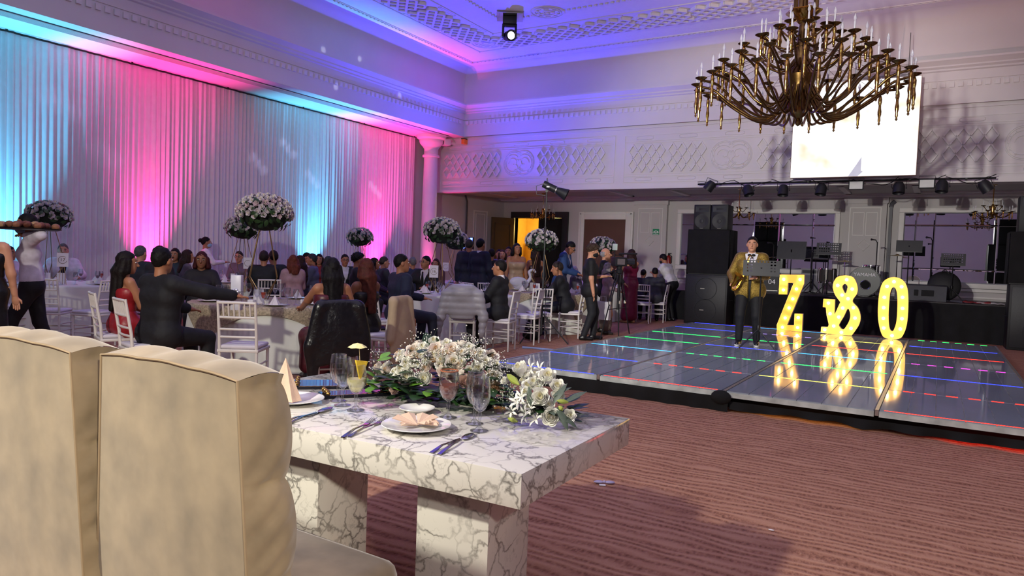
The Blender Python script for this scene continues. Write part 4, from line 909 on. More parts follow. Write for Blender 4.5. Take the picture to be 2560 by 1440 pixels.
for k in range(110):
    a = random.uniform(PI*.95, 2.05*PI) if k < 80 else random.uniform(0, PI); q = random.uniform(.62, .95); p = Vector((c1[0]+math.cos(a)*r1[0]*q, c1[1]+math.sin(a)*r1[1]*q, TZ+random.uniform(.015, .11)))
    leafy(bq, p, (math.cos(a)*.8+random.uniform(-.5, .5), math.sin(a), random.uniform(-.25, .25)), (0, 0, 1), random.uniform(.06, .11), random.choice([0, 1, 1, 0, 2] if k % 4 == 0 else [0, 1]))
for k in range(46):   # fuller body of blooms between the placed ones
    u, v = random.uniform(160, 1600), 0; w01 = (u-880)/760; v = 130+330*w01*w01+random.uniform(40, 330)*(1-.6*w01*w01); p = hit(*cpx(u, v), c1, (r1[0]*.93, r1[1]*.9, r1[2]*.93)); n = Vector(((p.x-c1[0])/r1[0]**1.3, (p.y-c1[1])/r1[1], (p.z-c1[2])/r1[2]+.4)).normalized()+Vector((.1, -.35, .1))
    flower(bq, random.choice(roses['cream' if k % 3 else 'blush']), p, n, random.uniform(.026, .036))
c2, r2 = (-1.395, 2.64, .80), (.19, .15, .145)
b2q = thing('flower_arrangement', 'loose spray of white roses and lilies at the open end of the marble table', 'flowers', (c2[0], c2[1], TZ))
for u, v, s_ in ((1830, 465, 100), (1655, 605, 55), (1985, 615, 65), (2150, 560, 105), (2255, 660, 72), (2060, 790, 92), (2180, 1015, 90), (2390, 1000, 65), (1420, 560, 40)):
    p = hit(*cpx(u, v), c2, r2); p.z = max(p.z, TZ+.03); n = Vector((p.x-c2[0], p.y-c2[1]-.06, p.z-c2[2]+.05)).normalized()+Vector((.1, -.4, .15)); flower(b2q, random.choice(roses['cream'][1:3]), p, n, s_/4.571*3.2/FPX*1.4)
for k in range(16):
    u, v = random.uniform(1640, 2300), random.uniform(480, 1000); p = hit(*cpx(u, v), c2, (r2[0]*.9, r2[1]*.9, r2[2]*.9)); p.z = max(p.z, TZ+.03); n = Vector((p.x-c2[0], p.y-c2[1]-.06, p.z-c2[2]+.06)).normalized()+Vector((0, -.4, .15)); flower(b2q, random.choice(roses['cream']), p, n, random.uniform(.026, .038))
lilym = mat('white_lily_petal', 'eceae0', .5, var=.03); pm = []
lily = MB()
for k in range(6):
    a = k*PI/3; vs = []
    for t, w_, z_ in ((0, .02, 0), (.3, .13, .25), (.65, .16, .42), (.95, .09, .40), (1.1, .0, .30)):
        for u in (-1, 0, 1): vs.append((t*math.cos(a)-u*w_*math.sin(a), t*math.sin(a)+u*w_*math.cos(a), z_-.05*abs(u)))
    lily.add(vs, [(i*3+j, i*3+j+1, i*3+j+4, i*3+j+3) for i in range(4) for j in range(2)])
lilyme = lily.mesh('lily', lilym, 0)
for u, v, s_ in ((1800, 850, .036), (1900, 985, .040), (2010, 1045, .036), (1960, 470, .042), (2060, 480, .038), (1730, 950, .03), (1850, 790, .034), (1960, 930, .034)):
    p = hit(*cpx(u, v), c2, r2); p.z = max(p.z, TZ+.012); f = put('lily', lilyme, b2q); f.matrix_local = Matrix.Translation(p-Vector(b2q.location)) @ aim((random.uniform(-.5, .3), -.8, random.uniform(.1, .8)), random.uniform(0, 6)) @ Matrix.Scale(s_, 4)
budm = mat('green_lily_bud', '9aa648', .45, var=.15)
for (u, v, u2, v2, r_) in ((1680, 530, 1820, 650, .016), (2250, 830, 2380, 850, .010), (2270, 890, 2320, 940, .009), (1690, 1030, 1800, 1070, .010)):
    a = hit(*cpx(u, v), c2, (r2[0], r2[1]*1.15, r2[2])); c_ = hit(*cpx(u2, v2), c2, (r2[0], r2[1]*1.15, r2[2])); a.z = max(a.z, TZ+.015); c_.z = max(c_.z, TZ+.015); a -= Vector(b2q.location); c_ -= Vector(b2q.location)
    MB().tube([a, a.lerp(c_, .25), a.lerp(c_, .6), c_], [.002, r_*.8, r_, .003], 8).build('bud', budm, b2q)
for k in range(46):
    a = random.uniform(0, 2*PI); e = random.uniform(-.1, .6); n = Vector((math.cos(a), math.sin(a), math.sin(e))); p = Vector((c2[0]+n.x*r2[0]*.6, c2[1]+n.y*r2[1]*.6, max(TZ+.015, c2[2]-.03+n.z*r2[2]*.6))); leafy(b2q, p, (n.x, n.y, random.uniform(-.05, .4)), (0, 0, 1), random.uniform(.06, .11), random.choice([3, 3, 0, 1]))
for (u, v, u2, v2) in ((2210, 870, 2310, 720), (2270, 980, 2400, 1080), (2250, 900, 2330, 1070), (2330, 850, 2500, 770), (1960, 900, 1940, 760), (2010, 960, 1930, 1000), (2200, 780, 2330, 720)):
    a = hit(*cpx(u, v), c2, r2); c_ = hit(*cpx(u2, v2), c2, (r2[0]*1.1, r2[1]*1.1, r2[2])); a.z = max(a.z, TZ+.02); c_.z = max(c_.z, TZ+.02); leafy(b2q, a, c_-a, (0, -.5, 1), (c_-a).length*1.3+.02, 3)
babys_breath(b2q, [(hit(*cpx(u, v), c2, r2), .022, 40) for u, v in ((1640, 850), (1700, 720), (1780, 760), (2060, 640), (1900, 880))], mat('silver_filler', 'b9c2a8', .7, var=.1))
# ================================================================== people: implicit bodies, one surface each
def surfnet(f, o, h):
    """naive surface nets of field f (negative inside) -> verts, quads"""
    s = f < 0; nx, ny, nz = f.shape
    c = np.zeros((nx-1, ny-1, nz-1), np.int8); offs = [(i, j, k) for i in (0, 1) for j in (0, 1) for k in (0, 1)]
    for i, j, k in offs: c += s[i:nx-1+i, j:ny-1+j, k:nz-1+k]
    act = np.argwhere((c > 0) & (c < 8)); idx = np.full(c.shape, -1, np.int64); idx[tuple(act.T)] = np.arange(len(act))
    val = np.stack([f[act[:, 0]+i, act[:, 1]+j, act[:, 2]+k] for i, j, k in offs], 1); O = np.array(offs, float)
    acc = np.zeros((len(act), 3)); cnt = np.zeros(len(act))
    for a in range(8):
        for b_ in range(a+1, 8):
            if np.abs(O[a]-O[b_]).sum() != 1: continue
            m = (val[:, a] < 0) != (val[:, b_] < 0); t = val[m, a]/(val[m, a]-val[m, b_]); acc[m] += O[a]+t[:, None]*(O[b_]-O[a]); cnt[m] += 1
    V = (act+acc/cnt[:, None])*h+o; Q = []
    for ax in range(3):
        sl0 = [slice(None)]*3; sl1 = [slice(None)]*3; sl0[ax] = slice(0, -1); sl1[ax] = slice(1, None)
        a_, b_ = s[tuple(sl0)], s[tuple(sl1)]; e = np.argwhere(a_ != b_); u, v = [(1, 2), (2, 0), (0, 1)][ax]
        e = e[(e[:, u] > 0) & (e[:, v] > 0) & (e[:, u] < c.shape[u]) & (e[:, v] < c.shape[v])]
        du = np.zeros(3, int); du[u] = 1; dv = np.zeros(3, int); dv[v] = 1
        q = np.stack([idx[tuple((e-du-dv).T)], idx[tuple((e-dv).T)], idx[tuple(e.T)], idx[tuple((e-du).T)]], 1); fl_ = ~a_[tuple(e.T)]; q[fl_] = q[fl_][:, ::-1]; Q.append(q)
    return V, np.concatenate(Q)
def field(prims, h, pad=.05, cut=None, bump=None):
    """prims: ('c',a,b,ra,rb,k) capsules or ('e',c,r,R,k) ellipsoids, blended"""
    lo = np.full(3, 9e9); hi = -lo
    for p in prims:
        if p[0] == 'c': A, B = np.minimum(p[1], p[2])-max(p[3], p[4]), np.maximum(p[1], p[2])+max(p[3], p[4])
        else: m = max(p[2]); A, B = p[1]-m, p[1]+m
        lo = np.minimum(lo, A); hi = np.maximum(hi, B)
    lo -= pad; n = np.ceil((hi+pad-lo)/h).astype(int)+1; F = np.full(n, 1.0)
    ax = [lo[i]+np.arange(n[i])*h for i in range(3)]
    for p in prims:
        k = p[5] if p[0] == 'c' else p[4]; g = k+2.5*h
        if p[0] == 'c': A, B = np.minimum(p[1], p[2])-max(p[3], p[4])-g, np.maximum(p[1], p[2])+max(p[3], p[4])+g
        else: m = max(p[2]); A, B = p[1]-m-g, p[1]+m+g
        i0 = np.maximum(((A-lo)/h).astype(int), 0); i1 = np.minimum(((B-lo)/h).astype(int)+2, n); sl = tuple(slice(a, b_) for a, b_ in zip(i0, i1))
        X, Y, Z = np.meshgrid(*[ax[i][sl[i]] for i in range(3)], indexing='ij', sparse=True)
        if p[0] == 'c':
            a, b_ = p[1], p[2]; d = b_-a; L2 = max(d@d, 1e-9); x, y, z_ = X-a[0], Y-a[1], Z-a[2]
            t = np.clip((x*d[0]+y*d[1]+z_*d[2])/L2, 0, 1); D = np.sqrt((x-t*d[0])**2+(y-t*d[1])**2+(z_-t*d[2])**2)-(p[3]+(p[4]-p[3])*t)
        else:
            x, y, z_ = X-p[1][0], Y-p[1][1], Z-p[1][2]; R = p[3]
            q = [(x*R[0, i]+y*R[1, i]+z_*R[2, i])/p[2][i] for i in range(3)]; k0 = np.sqrt(q[0]**2+q[1]**2+q[2]**2)+1e-9; D = (k0-1)*min(p[2])*.5+(k0-1)*np.mean(p[2])*.5
        G = F[sl]
        if k > 0: hh = np.maximum(k-np.abs(G-D), 0)/k; F[sl] = np.minimum(G, D)-hh*hh*k*.25
        else: F[sl] = np.minimum(G, D)
    if cut is not None or bump is not None:
        X, Y, Z = np.meshgrid(*ax, indexing='ij', sparse=True)
        if bump: F = F+bump(X, Y, Z)
        if cut: F = np.maximum(F, cut(X, Y, Z))
    F[0] = F[-1] = 1; F[:, 0] = F[:, -1] = 1; F[:, :, 0] = F[:, :, -1] = 1
    return F, lo
def implicit(prims, h, **k): F, lo = field(prims, h, pad=3*h, **k); return surfnet(F, lo, h)
def join(parts):
    V = []; Q = []; M_ = []; o = 0
    for v, q, m in parts: V.append(np.asarray(v)); Q += [tuple(int(i)+o for i in f) for f in q]; M_ += [m]*len(q); o += len(v)
    return np.concatenate(V), Q, M_
def npmesh(name, V, Q, mats, mi=None):
    me = bpy.data.meshes.new(name)
    if isinstance(Q, np.ndarray):
        me.vertices.add(len(V)); me.vertices.foreach_set('co', V.astype(np.float32).ravel()); me.loops.add(Q.size); me.loops.foreach_set('vertex_index', Q.astype(np.int32).ravel())
        me.polygons.add(len(Q)); me.polygons.foreach_set('loop_start', np.arange(0, Q.size, 4, dtype=np.int32)); me.update(calc_edges=True); me.validate()
    else: me.from_pydata([tuple(v) for v in V], [], Q)
    for m in (mats if isinstance(mats, list) else [mats]): me.materials.append(m)
    if mi is not None: me.polygons.foreach_set('material_index', mi)
    me.polygons.foreach_set('use_smooth', [True]*len(me.polygons)); me.update(); return me
A_ = lambda *v: np.array(v, float)
def unit(v): return v/max(np.linalg.norm(v), 1e-9)
def ik(a, t, l1, l2, hint):
    d = t-a; D = np.linalg.norm(d); D2 = min(D, (l1+l2)*.995); d = unit(d); t = a+d*D2; x = (l1*l1-l2*l2+D2*D2)/(2*D2); y = math.sqrt(max(l1*l1-x*x, 1e-6)); hn = hint-d*(hint@d); return a+d*x+unit(hn)*y, t
def rotm(yaw=0.0, pitch=0.0, roll=0.0):
    """columns right, forward, up; yaw>0 turns left, pitch>0 looks up"""
    cy, sy = math.cos(yaw), math.sin(yaw); cp, sp_ = math.cos(pitch), math.sin(pitch); cr, sr = math.cos(roll), math.sin(roll)
    return np.array([[cy, -sy, 0], [sy, cy, 0], [0, 0, 1]]) @ np.array([[1, 0, 0], [0, cp, -sp_], [0, sp_, cp]]) @ np.array([[cr, 0, sr], [0, 1, 0], [-sr, 0, cr]])
def cloth(c, rough=.75): return mat('cloth_'+c, c, rough, var=.12, scale=14, bump=.9, bscale=11)
SK = dict(light='c08a6c', tan='a06c4e', brown='7d5138')
def skinm(c): return mat('skin_'+c, SK[c], .5, var=.06, scale=12)
def hairm(c):
    m = mat('hair_'+c, c, .6, var=.30, scale=26, bump=.3, bscale=70); m.node_tree.nodes['Principled BSDF'].inputs['Specular IOR Level'].default_value = .2; return m
eye_w = mat('eye_white', 'd8d2cc', .3, var=0); eye_d = mat('eye_dark', '140c08', .2, var=0); lipm = mat('lips', '8a4a42', .5, var=.03); browm = mat('eyebrow', '1c120c', .8, var=0)
NP_ = 0
def person(label, pos, rel, sit=False, ht=1.70, sk='tan', top=None, sleeve=1.0, hem=.10, bot=('trousers', '14151b'), shoe='0d0d0f', hair=('short', '120d0b'), shirt=None, tie=None, lean=(0, 0), head=(0, 0), lh=None, rh=None, fem=False, wide=1.0, res=.022, face=True, mask=None, glasses=False, lfoot=None, rfoot=None, legs=True, seat=.47, collar=None, bow=False, group=None, extra=None, z0=0.0, world_rz=None, open_coat=0.0):
    """local frame: +Y ahead, +X the person's right, origin on the floor between the feet (or under the pelvis when seated)"""
    global NP_; NP_ += 1; s = ht/1.72; fw = .88 if fem else 1.0; w = wide
    P = A_(0, 0, (seat+.118) if sit else .93*s); u = unit(A_(math.sin(math.radians(lean[1])), math.sin(math.radians(lean[0])), 1.0)); rt = unit(np.cross(A_(0, 1, 0), u)); fwd = np.cross(u, rt)
    at = lambda x, y, z_: P+rt*x*s+fwd*y*s+u*z_*s
    nk = at(0, -.005, .545); H = rotm(math.radians(-head[0]), math.radians(head[1])); B0 = np.stack([rt, fwd, u], 1); HR = B0 @ H
    hc = nk+u*.028*s+HR @ A_(0, .022, .10)*s; hp = lambda x, y, z_: hc+HR @ A_(x, y, z_)*s
    def torso(inf, k=.05, low=-.02):
        return [('c', at(-.085*w, 0, low), at(.085*w, 0, low), .108*w*s+inf, .108*w*s+inf, k), ('c', at(-.07*w*fw, .0, .17), at(.07*w*fw, .0, .17), (.098*w*fw)*s+inf, (.098*w*fw)*s+inf, k),
                ('c', at(-.085*fw, .012, .34), at(.085*fw, .012, .34), (.112*w)*s+inf, (.112*w)*s+inf, k), ('c', at(-.150*fw, -.005, .475), at(.150*fw, -.005, .475), .058*s+inf, .058*s+inf, k)]+([('c', at(-.07, .085, .33), at(.07, .085, .33), .06*s+inf, .06*s+inf, .04)] if fem else [])
    shl = {-1: at(-.185*fw, -.005, .462), 1: at(.185*fw, -.005, .462)}; dl = A_(-.24, .06, -.0)
    tg = {}
    for sd, t in ((-1, lh), (1, rh)):
        if t is None: t = (.11*sd, .33, .69-P[2]+0.0) if sit else (.25*sd, .06, -.14); t = (t[0], t[1], t[2])
        tg[sd] = P+A_(*t)*A_(s, s, s)
    arms = {}
    for sd in (-1, 1):
        hint = rt*sd*.6-fwd*.7-u*.5; el, wr = ik(shl[sd], tg[sd], .285*s, .255*s, hint); arms[sd] = (shl[sd], el, wr)
    def arm(sd, inf, frac=1.0, k=.03):
        a, e, wr = arms[sd]; out = []
        f1 = min(frac*2, 1.0); out.append(('c', a, a+(e-a)*f1, .052*s+inf, .044*s+inf-(.0)*f1, k))
        if frac > .5: f2 = (frac-.5)*2; out.append(('c', e, e+(wr-e)*f2, .042*s+inf, .042*s+inf-.012*s*f2, k))
        return out
    ft = {}
    for sd, t in ((-1, lfoot), (1, rfoot)):
        if t is None: t = (.11*sd, .40, .0) if sit else (.095*sd, .0, .0)
        ft[sd] = A_(t[0], t[1], t[2]+.085*s)
    lg = {}
    for sd in (-1, 1):
        hip = P+A_(.092*sd*w*s, .0, -.02); kn, an = ik(hip, ft[sd], .43*s, .42*s, A_(.05*sd, 1, .6) if sit else A_(.02*sd, 1, 0)); lg[sd] = (hip, kn, an)
    def leg(sd, inf, frac=1.0, k=.04):
        h_, kn, an = lg[sd]; return [('c', h_, kn, .088*w*s+inf, .058*s+inf, k), ('c', kn, kn+(an-kn)*frac, .056*s+inf, .040*s+inf, .02)]
    E3 = np.eye(3)
    # ---- skin: torso, neck, arms, legs in one surface, finer head and hands
    pr = torso(-.012)+[('c', at(0, -.01, .48), hc+HR @ A_(0, -.01, -.06)*s, .058*s, .050*s, .03)]
    for sd in (-1, 1): pr += arm(sd, -.006 if sleeve > .9 else .0)
    if legs:
        for sd in (-1, 1): pr += leg(sd, -.008)
    parts = []; V, Q = implicit(pr, res); parts.append((V, Q, 0))
    hd = [('e', hp(0, -.012, .022), np.array([.077, .098, .100])*s, HR, .0), ('e', hp(0, .030, -.050), np.array([.058, .066, .066])*s, HR, .035*s), ('c', hp(0, .090, .012), hp(0, .112, -.022), .010*s, .015*s, .012*s), ('e', hp(0, .062, -.095), np.array([.028, .026, .022])*s, HR, .02*s)]
    for sd in (-1, 1): hd.append(('e', hp(sd*.077, -.005, -.005), np.array([.012, .022, .032])*s, HR, .008*s))
    hd.append(('c', hp(0, -.02, -.04), at(0, -.01, .50), .050*s, .054*s, .02))
    V, Q = implicit(hd, min(.011, res*.5)); parts.append((V, Q, 0))
    mats = [skinm(sk), eye_w, eye_d, lipm, browm]
    if face:
        mb = MB()
        def el_(c, r, m, n1=8, n2=6):
            b_ = MB().ball((0, 0, 0), 1.0, n1, n2); vs = np.array(b_.v)*np.array(r)*s; parts.append((vs @ HR.T+hp(*c), b_.f, m))
        for sd in (-1, 1):
            el_((sd*.033, .079, .012), (.014, .010, .008), 1); el_((sd*.033, .087, .012), (.007, .005, .0075), 2); el_((sd*.034, .088, .034), (.020, .008, .0045), 4)
        el_((0, .090, -.058), (.024, .010, .007), 3)
        if glasses:
            for sd in (-1, 1):
                t = MB().tube([(sd*.035+.024*math.cos(a), .100, .010+.020*math.sin(a)) for a in np.linspace(0, 2*PI, 11)[:-1]], .0028, 5, closed=True); parts.append((np.array(t.v)*s @ HR.T+hc, t.f, 2))
                t = MB().tube([(sd*.058, .100, .012), (sd*.080, .0, .012)], .0022, 4); parts.append((np.array(t.v)*s @ HR.T+hc, t.f, 2))
            t = MB().tube([(-.012, .102, .014), (.012, .102, .014)], .0025, 4); parts.append((np.array(t.v)*s @ HR.T+hc, t.f, 2))
    for sd in (-1, 1):      # hands: palm and five fingers
        a, e, wr = arms[sd]; d = unit(wr-e); side = unit(np.cross(d, A_(0, 0, 1)) if abs(d[2]) < .9 else np.cross(d, fwd)); nn = np.cross(side, d)
        if nn @ fwd < 0 and abs(d[2]) > .6: side, nn = -side, -nn
        if sd*(side @ rt) < 0 and abs(d[2]) <= .6: side = -side
        V, Q = implicit([('e', wr+d*.045*s, np.array([.040, .052, .020])*s, np.stack([side, d, nn], 1), 0), ('c', wr-d*.03*s, wr+d*.03*s, .027*s, .026*s, .02)], .011); parts.append((V, Q, 0))
        for k in range(4):
            b0 = wr+d*.078*s+side*(.026-.0175*k)*s; ln = (.066, .076, .070, .054)[k]*s; cu = d*.8-nn*.35; t = MB().tube([b0-d*.015*s, b0+d*ln*.4, b0+d*ln*.55+cu*ln*.25, b0+d*ln*.55+cu*ln*.25+(d*.5-nn*.6)*ln*.25], [.0095*s, .009*s, .0085*s, .006*s], 6); parts.append((np.array([tuple(v) for v in t.v]), t.f, 0))
        b0 = wr+d*.02*s+side*.026*s; t = MB().tube([b0, b0+side*.025*s+d*.025*s, b0+side*.030*s+d*.055*s-nn*.012*s], [.013*s, .011*s, .007*s], 6); parts.append((np.array([tuple(v) for v in t.v]), t.f, 0))
    V, Q, mi = join(parts); me = npmesh('person', V, Q, mats, mi); me.validate()
    o = put('person', me); tag(o, label, 'person', group); o.location = (pos[0], pos[1], z0); o.rotation_euler = (0, 0, heading(pos, rel) if world_rz is None else world_rz)
    # ---- clothing
    def child(name, prims, m, h=None, **k): V, Q = implicit(prims, h or res, **k); return put(name, npmesh(name, V, Q, m), o)
    lowp = torso(.012)
    if top:
        kind, c = top; inf = {'jacket': .020, 'shirt': .013, 'dress': .011, 'tee': .013}[kind]; pt = torso(inf, .055, .06 if kind == 'shirt' else -.02)
        if kind in ('jacket', 'tee'): pt.append(('c', at(-.085*w, 0, -hem), at(.085*w, 0, -hem), .112*w*s+inf, .112*w*s+inf, .05)) if not sit else pt.append(('c', at(-.085*w, -.02, .0), at(.085*w, -.02, .0), .112*w*s+inf, .112*w*s+inf, .05)) if kind == 'jacket' else None
        if sleeve > 0:
            for sd in (-1, 1): pt += arm(sd, inf-.002+(.006 if kind == 'jacket' else 0), sleeve*.97, .035)
        pinv = B0.T
        def V_cut(X, Y, Z, depth=.0):
            x = (X-P[0])*rt[0]+(Y-P[1])*rt[1]+(Z-P[2])*rt[2]; y = (X-P[0])*fwd[0]+(Y-P[1])*fwd[1]+(Z-P[2])*fwd[2]; z_ = (X-P[0])*u[0]+(Y-P[1])*u[1]+(Z-P[2])*u[2]
            return x/s, y/s, z_/s
        cut = None
        if kind == 'jacket' and shirt:
            def cut(X, Y, Z):
                x, y, z_ = V_cut(X, Y, Z); half = np.clip((z_-.20)/.33, 0, 1)*.085+open_coat; return np.minimum(np.minimum(half-np.abs(x), (y-.03)), 1.0)*np.ones_like(X+Y+Z)
        if kind == 'dress':
            def cut(X, Y, Z):
                x, y, z_ = V_cut(X, Y, Z); return np.maximum(z_-.40, 0)+(z_-.40)*(z_ <= .40)+0*X*Y*Z
        child({'jacket': 'jacket', 'shirt': 'shirt', 'dress': 'dress_bodice', 'tee': 'shirt'}[kind], pt, cloth(c, .4 if kind == 'dress' else .75), cut=cut)
        if shirt: child('shirt_front', torso(.008, .05)[1:]+[('c', at(0, -.01, .50), at(0, -.01, .535), .062*s, .060*s, .02)], cloth(shirt))
        if collar: child('collar', [('c', at(0, -.008, .505), at(0, -.008, .525), .066*s, .064*s, .01)], cloth(collar))
        if tie: pts = [at(0, .112*w+.02, .50), at(0, .125*w+.02, .46), at(0, .14*w+.012, .34), at(0, .13*w+.012, .18)]; MB().tube([tuple(p) for p in pts], [.018*s, .016*s, .028*s, .034*s], 4).build('tie', cloth(tie), o)
        if bow:
            for sd in (-1, 1): MB().ball(tuple(at(sd*.030, .075, .505)), (.030*s, .015*s, .020*s), 8, 6).build('bow_tie', cloth('08080a'), o)
    if bot and legs:
        kind, c = bot; ji = -.012 if top and top[0] in ('jacket', 'tee') else 0; bp2 = [('c', at(-.085*w, 0, -.02), at(.085*w, 0, -.02), .112*w*s+.010+ji, .112*w*s+.010+ji, .05), ('c', at(-.07*w, 0, .10), at(.07*w, 0, .10), .098*w*fw*s+.012+ji*1.6, .098*w*fw*s+.012+ji*1.6, .05)]
        if kind == 'trousers':
            for sd in (-1, 1): bp2 += leg(sd, .016, .96, .05)
        elif kind == 'skirt' and not sit: bp2 += [('c', at(0, 0, -.10), A_(0, .0, .20), .15*w*s, .16*s, .06), ('c', at(-.06*w, 0, -.05), A_(-.10, .0, .16), .11*w*s, .12*s, .05), ('c', at(.06*w, 0, -.05), A_(.10, .0, .16), .11*w*s, .12*s, .05)]
        elif kind == 'skirt':
            for sd in (-1, 1): bp2 += [('c', lg[sd][0], lg[sd][1], .105*s, .085*s, .09), ('c', lg[sd][1], lg[sd][1]+(lg[sd][2]-lg[sd][1])*.8, .085*s, .095*s, .09)]
            bp2.append(('c', (lg[-1][1]+lg[1][1])/2, (lg[-1][2]+lg[1][2])/2, .08*s, .09*s, .08))
        child('trousers' if kind == 'trousers' else 'skirt', bp2, cloth(c, .5 if kind == 'skirt' else .75))
    if legs and shoe:
        for sd in (-1, 1):
            an = lg[sd][2]; g = an[2]-.085*s; child('shoe', [('c', A_(an[0], an[1]-.045*s, g+.042*s), A_(an[0]+.012*sd, an[1]+.15*s, g+.033*s), .043*s, .034*s, 0), ('c', A_(an[0], an[1], g+.05*s), A_(an[0], an[1], g+.10*s), .045*s, .042*s, .03)], mat('shoe_'+shoe, shoe, .35, var=.1), .016, cut=lambda X, Y, Z, g=g: (g+.003)-Z+0*X*Y)
    # ---- hair
    if hair:
        kind, hcol = hair; hm = hairm(hcol); Hh = .012
        def plane(nv, d0):
            n_ = HR @ unit(A_(*nv))
            return lambda X, Y, Z: -((X-hc[0])*n_[0]+(Y-hc[1])*n_[1]+(Z-hc[2])*n_[2])+d0*s
        cap = [('e', hp(0, -.018, .026), np.array([.0815, .1025, .106])*s, HR, 0)]
        rough_ = (lambda X, Y, Z: .006*np.sin(95*X+3*np.sin(60*Z))*np.sin(90*Y)*np.sin(80*Z))
        if kind == 'short': child('hair', cap, hm, Hh, cut=plane((0, -.95, 1), .002), bump=rough_)
        elif kind == 'bald': child('hair', [('e', hp(0, -.022, .005), np.array([.083, .100, .085])*s, HR, 0)], hm, Hh, cut=lambda X, Y, Z: np.maximum(plane((0, -1, .25), -.0)(X, Y, Z), -plane((0, 0, 1), .055)(X, Y, Z)))
        elif kind == 'curly': child('hair', [('e', hp(0, -.01, .040), np.array([.112, .122, .105])*s, HR, 0)], hm, .010, cut=plane((0, -.72, 1), .010), bump=lambda X, Y, Z: .016*np.sin(75*X)*np.sin(75*Y+1)*np.sin(75*Z))
        else:
            long_ = dict(long=.42, mid=.20, bun=.0, bob=.12)[kind]
            child('hair', cap, hm, Hh, cut=plane((0, -.9, 1), .004), bump=rough_)
            if kind == 'bun': MB().ball(tuple(hp(0, -.125, .045)), .048*s, 12, 8).build('hair_bun', hm, o)
            else:
                pr2 = []
                for x in (-.070, -.035, 0, .035, .070):
                    y = -.085 if abs(x) < .05 else -.045; a = hp(x, y*.75, .02); b_ = hp(x*1.12, y*1.15, -.10); c_ = b_+A_(0, 0, -long_*s)-fwd*.03*s+rt*x*.25*s
                    c_ = b_-u*long_*s-fwd*(.045 if abs(x) < .05 else .03)*s; pr2 += [('c', a, b_, .035*s, .042*s, .03), ('c', b_, c_, .042*s, .022*s, .03)]
                for sd in (-1, 1): a = hp(sd*.078, .015, .03); pr2 += [('c', a, hp(sd*.088, .012, -.10), .022*s, .024*s, .03)]
                child('hair_lengths', pr2, hm, .013, bump=lambda X, Y, Z: .004*np.sin(140*X+2*np.sin(9*Z))*np.sin(120*Y))
    if mask: child('face_mask', [('e', hp(0, .040, -.050), np.array([.068, .074, .058])*s, HR, 0)], cloth(mask), .011, cut=lambda X, Y, Z: -((X-hc[0])*HR[0, 1]+(Y-hc[1])*HR[1, 1]+(Z-hc[2])*HR[2, 1])+.005*s)
    if extra: extra(o, dict(at=at, hp=hp, arms=arms, lg=lg, s=s, HR=HR, P=P))
    return o
# ================================================================== chiavari chairs
chw = mat('white_lacquer', 'cfcac6', .35, var=.04, scale=6); cush = mat('white_seat_pad', 'c9c4cc', .8, var=.05, bump=.15)
CH = {}
def _chair_parts():
    r = .0145
    CH['leg'] = MB().tube([(0, 0, 0), (0, 0, .12), (0, 0, .125), (0, 0, .135), (0, 0, .14), (0, 0, .44)], [.012, .015, .019, .019, .015, .016], 8).mesh('leg', chw, 40)
    CH['post'] = MB().tube([(0, 0, 0), (0, .0, .22), (0, .005, .42), (0, -.01, .60), (0, -.045, .80), (0, -.065, .92)], [.013, .015, .016, .015, .014, .012], 8).mesh('back_post', chw, 40)
    CH['seat'] = MB().box(-.195, .195, -.20, .20, .425, .455, .008).mesh('seat_frame', chw, 40)
    CH['cush'] = MB().box(-.185, .185, -.185, .195, .455, .495, .018).mesh('seat_pad', cush, 0)
    CH['rail'] = MB().tube([(-.175, 0, 0), (0, -.010, 0), (.175, 0, 0)], .0115, 8).mesh('back_rail', chw, 40)
    CH['top'] = MB().tube([(-.18, 0, 0), (0, -.012, .004), (.18, 0, 0)], .0135, 8).mesh('top_rail', chw, 40)
    CH['spin'] = MB().tube([(0, 0, 0), (0, -.006, .065), (0, -.0075, .07), (0, -.013, .135)], [.007, .009, .009, .007], 6).mesh('spindle', chw, 40)
    CH['strx'] = MB().tube([(-.165, 0, 0), (.165, 0, 0)], .009, 6).mesh('stretcher', chw, 40); CH['stry'] = MB().tube([(0, -.17, 0), (0, .17, 0)], .009, 6).mesh('stretcher', chw, 40)
_chair_parts()
def yb_(z): return -.185+np.interp(z, [0, .22, .42, .60, .80, .92], [0, 0, .005, -.01, -.045, -.065])
def chiavari(label, pos, rz, group='white ballroom chairs'):
    """faces local +Y"""
    o = thing('ballroom_chair', label, 'chair', (pos[0], pos[1], 0), rz, group)
    for s_ in (-1, 1): put('leg', CH['leg'], o, (s_*.175, .175, 0)); put('back_post', CH['post'], o, (s_*.175, -.185, 0))
    put('seat_frame', CH['seat'], o); put('seat_pad', CH['cush'], o)
    for z_ in (.575, .65, .765): put('back_rail', CH['rail'], o, (0, float(yb_(z_)), z_))
    put('top_rail', CH['top'], o, (0, float(yb_(.905)), .905))
    for k in range(6): put('spindle', CH['spin'], o, (-.125+k*.05, float(yb_(.768))-.004, .768), (.10, 0, 0))
    for z_ in (.20, .30):
        for s_ in (-1, 1): put('stretcher', CH['stry'], o, (s_*.175, 0, z_))
    for z_, y in ((.24, .175), (.24, -.185)): put('stretcher', CH['strx'], o, (0, y, z_))
    return o

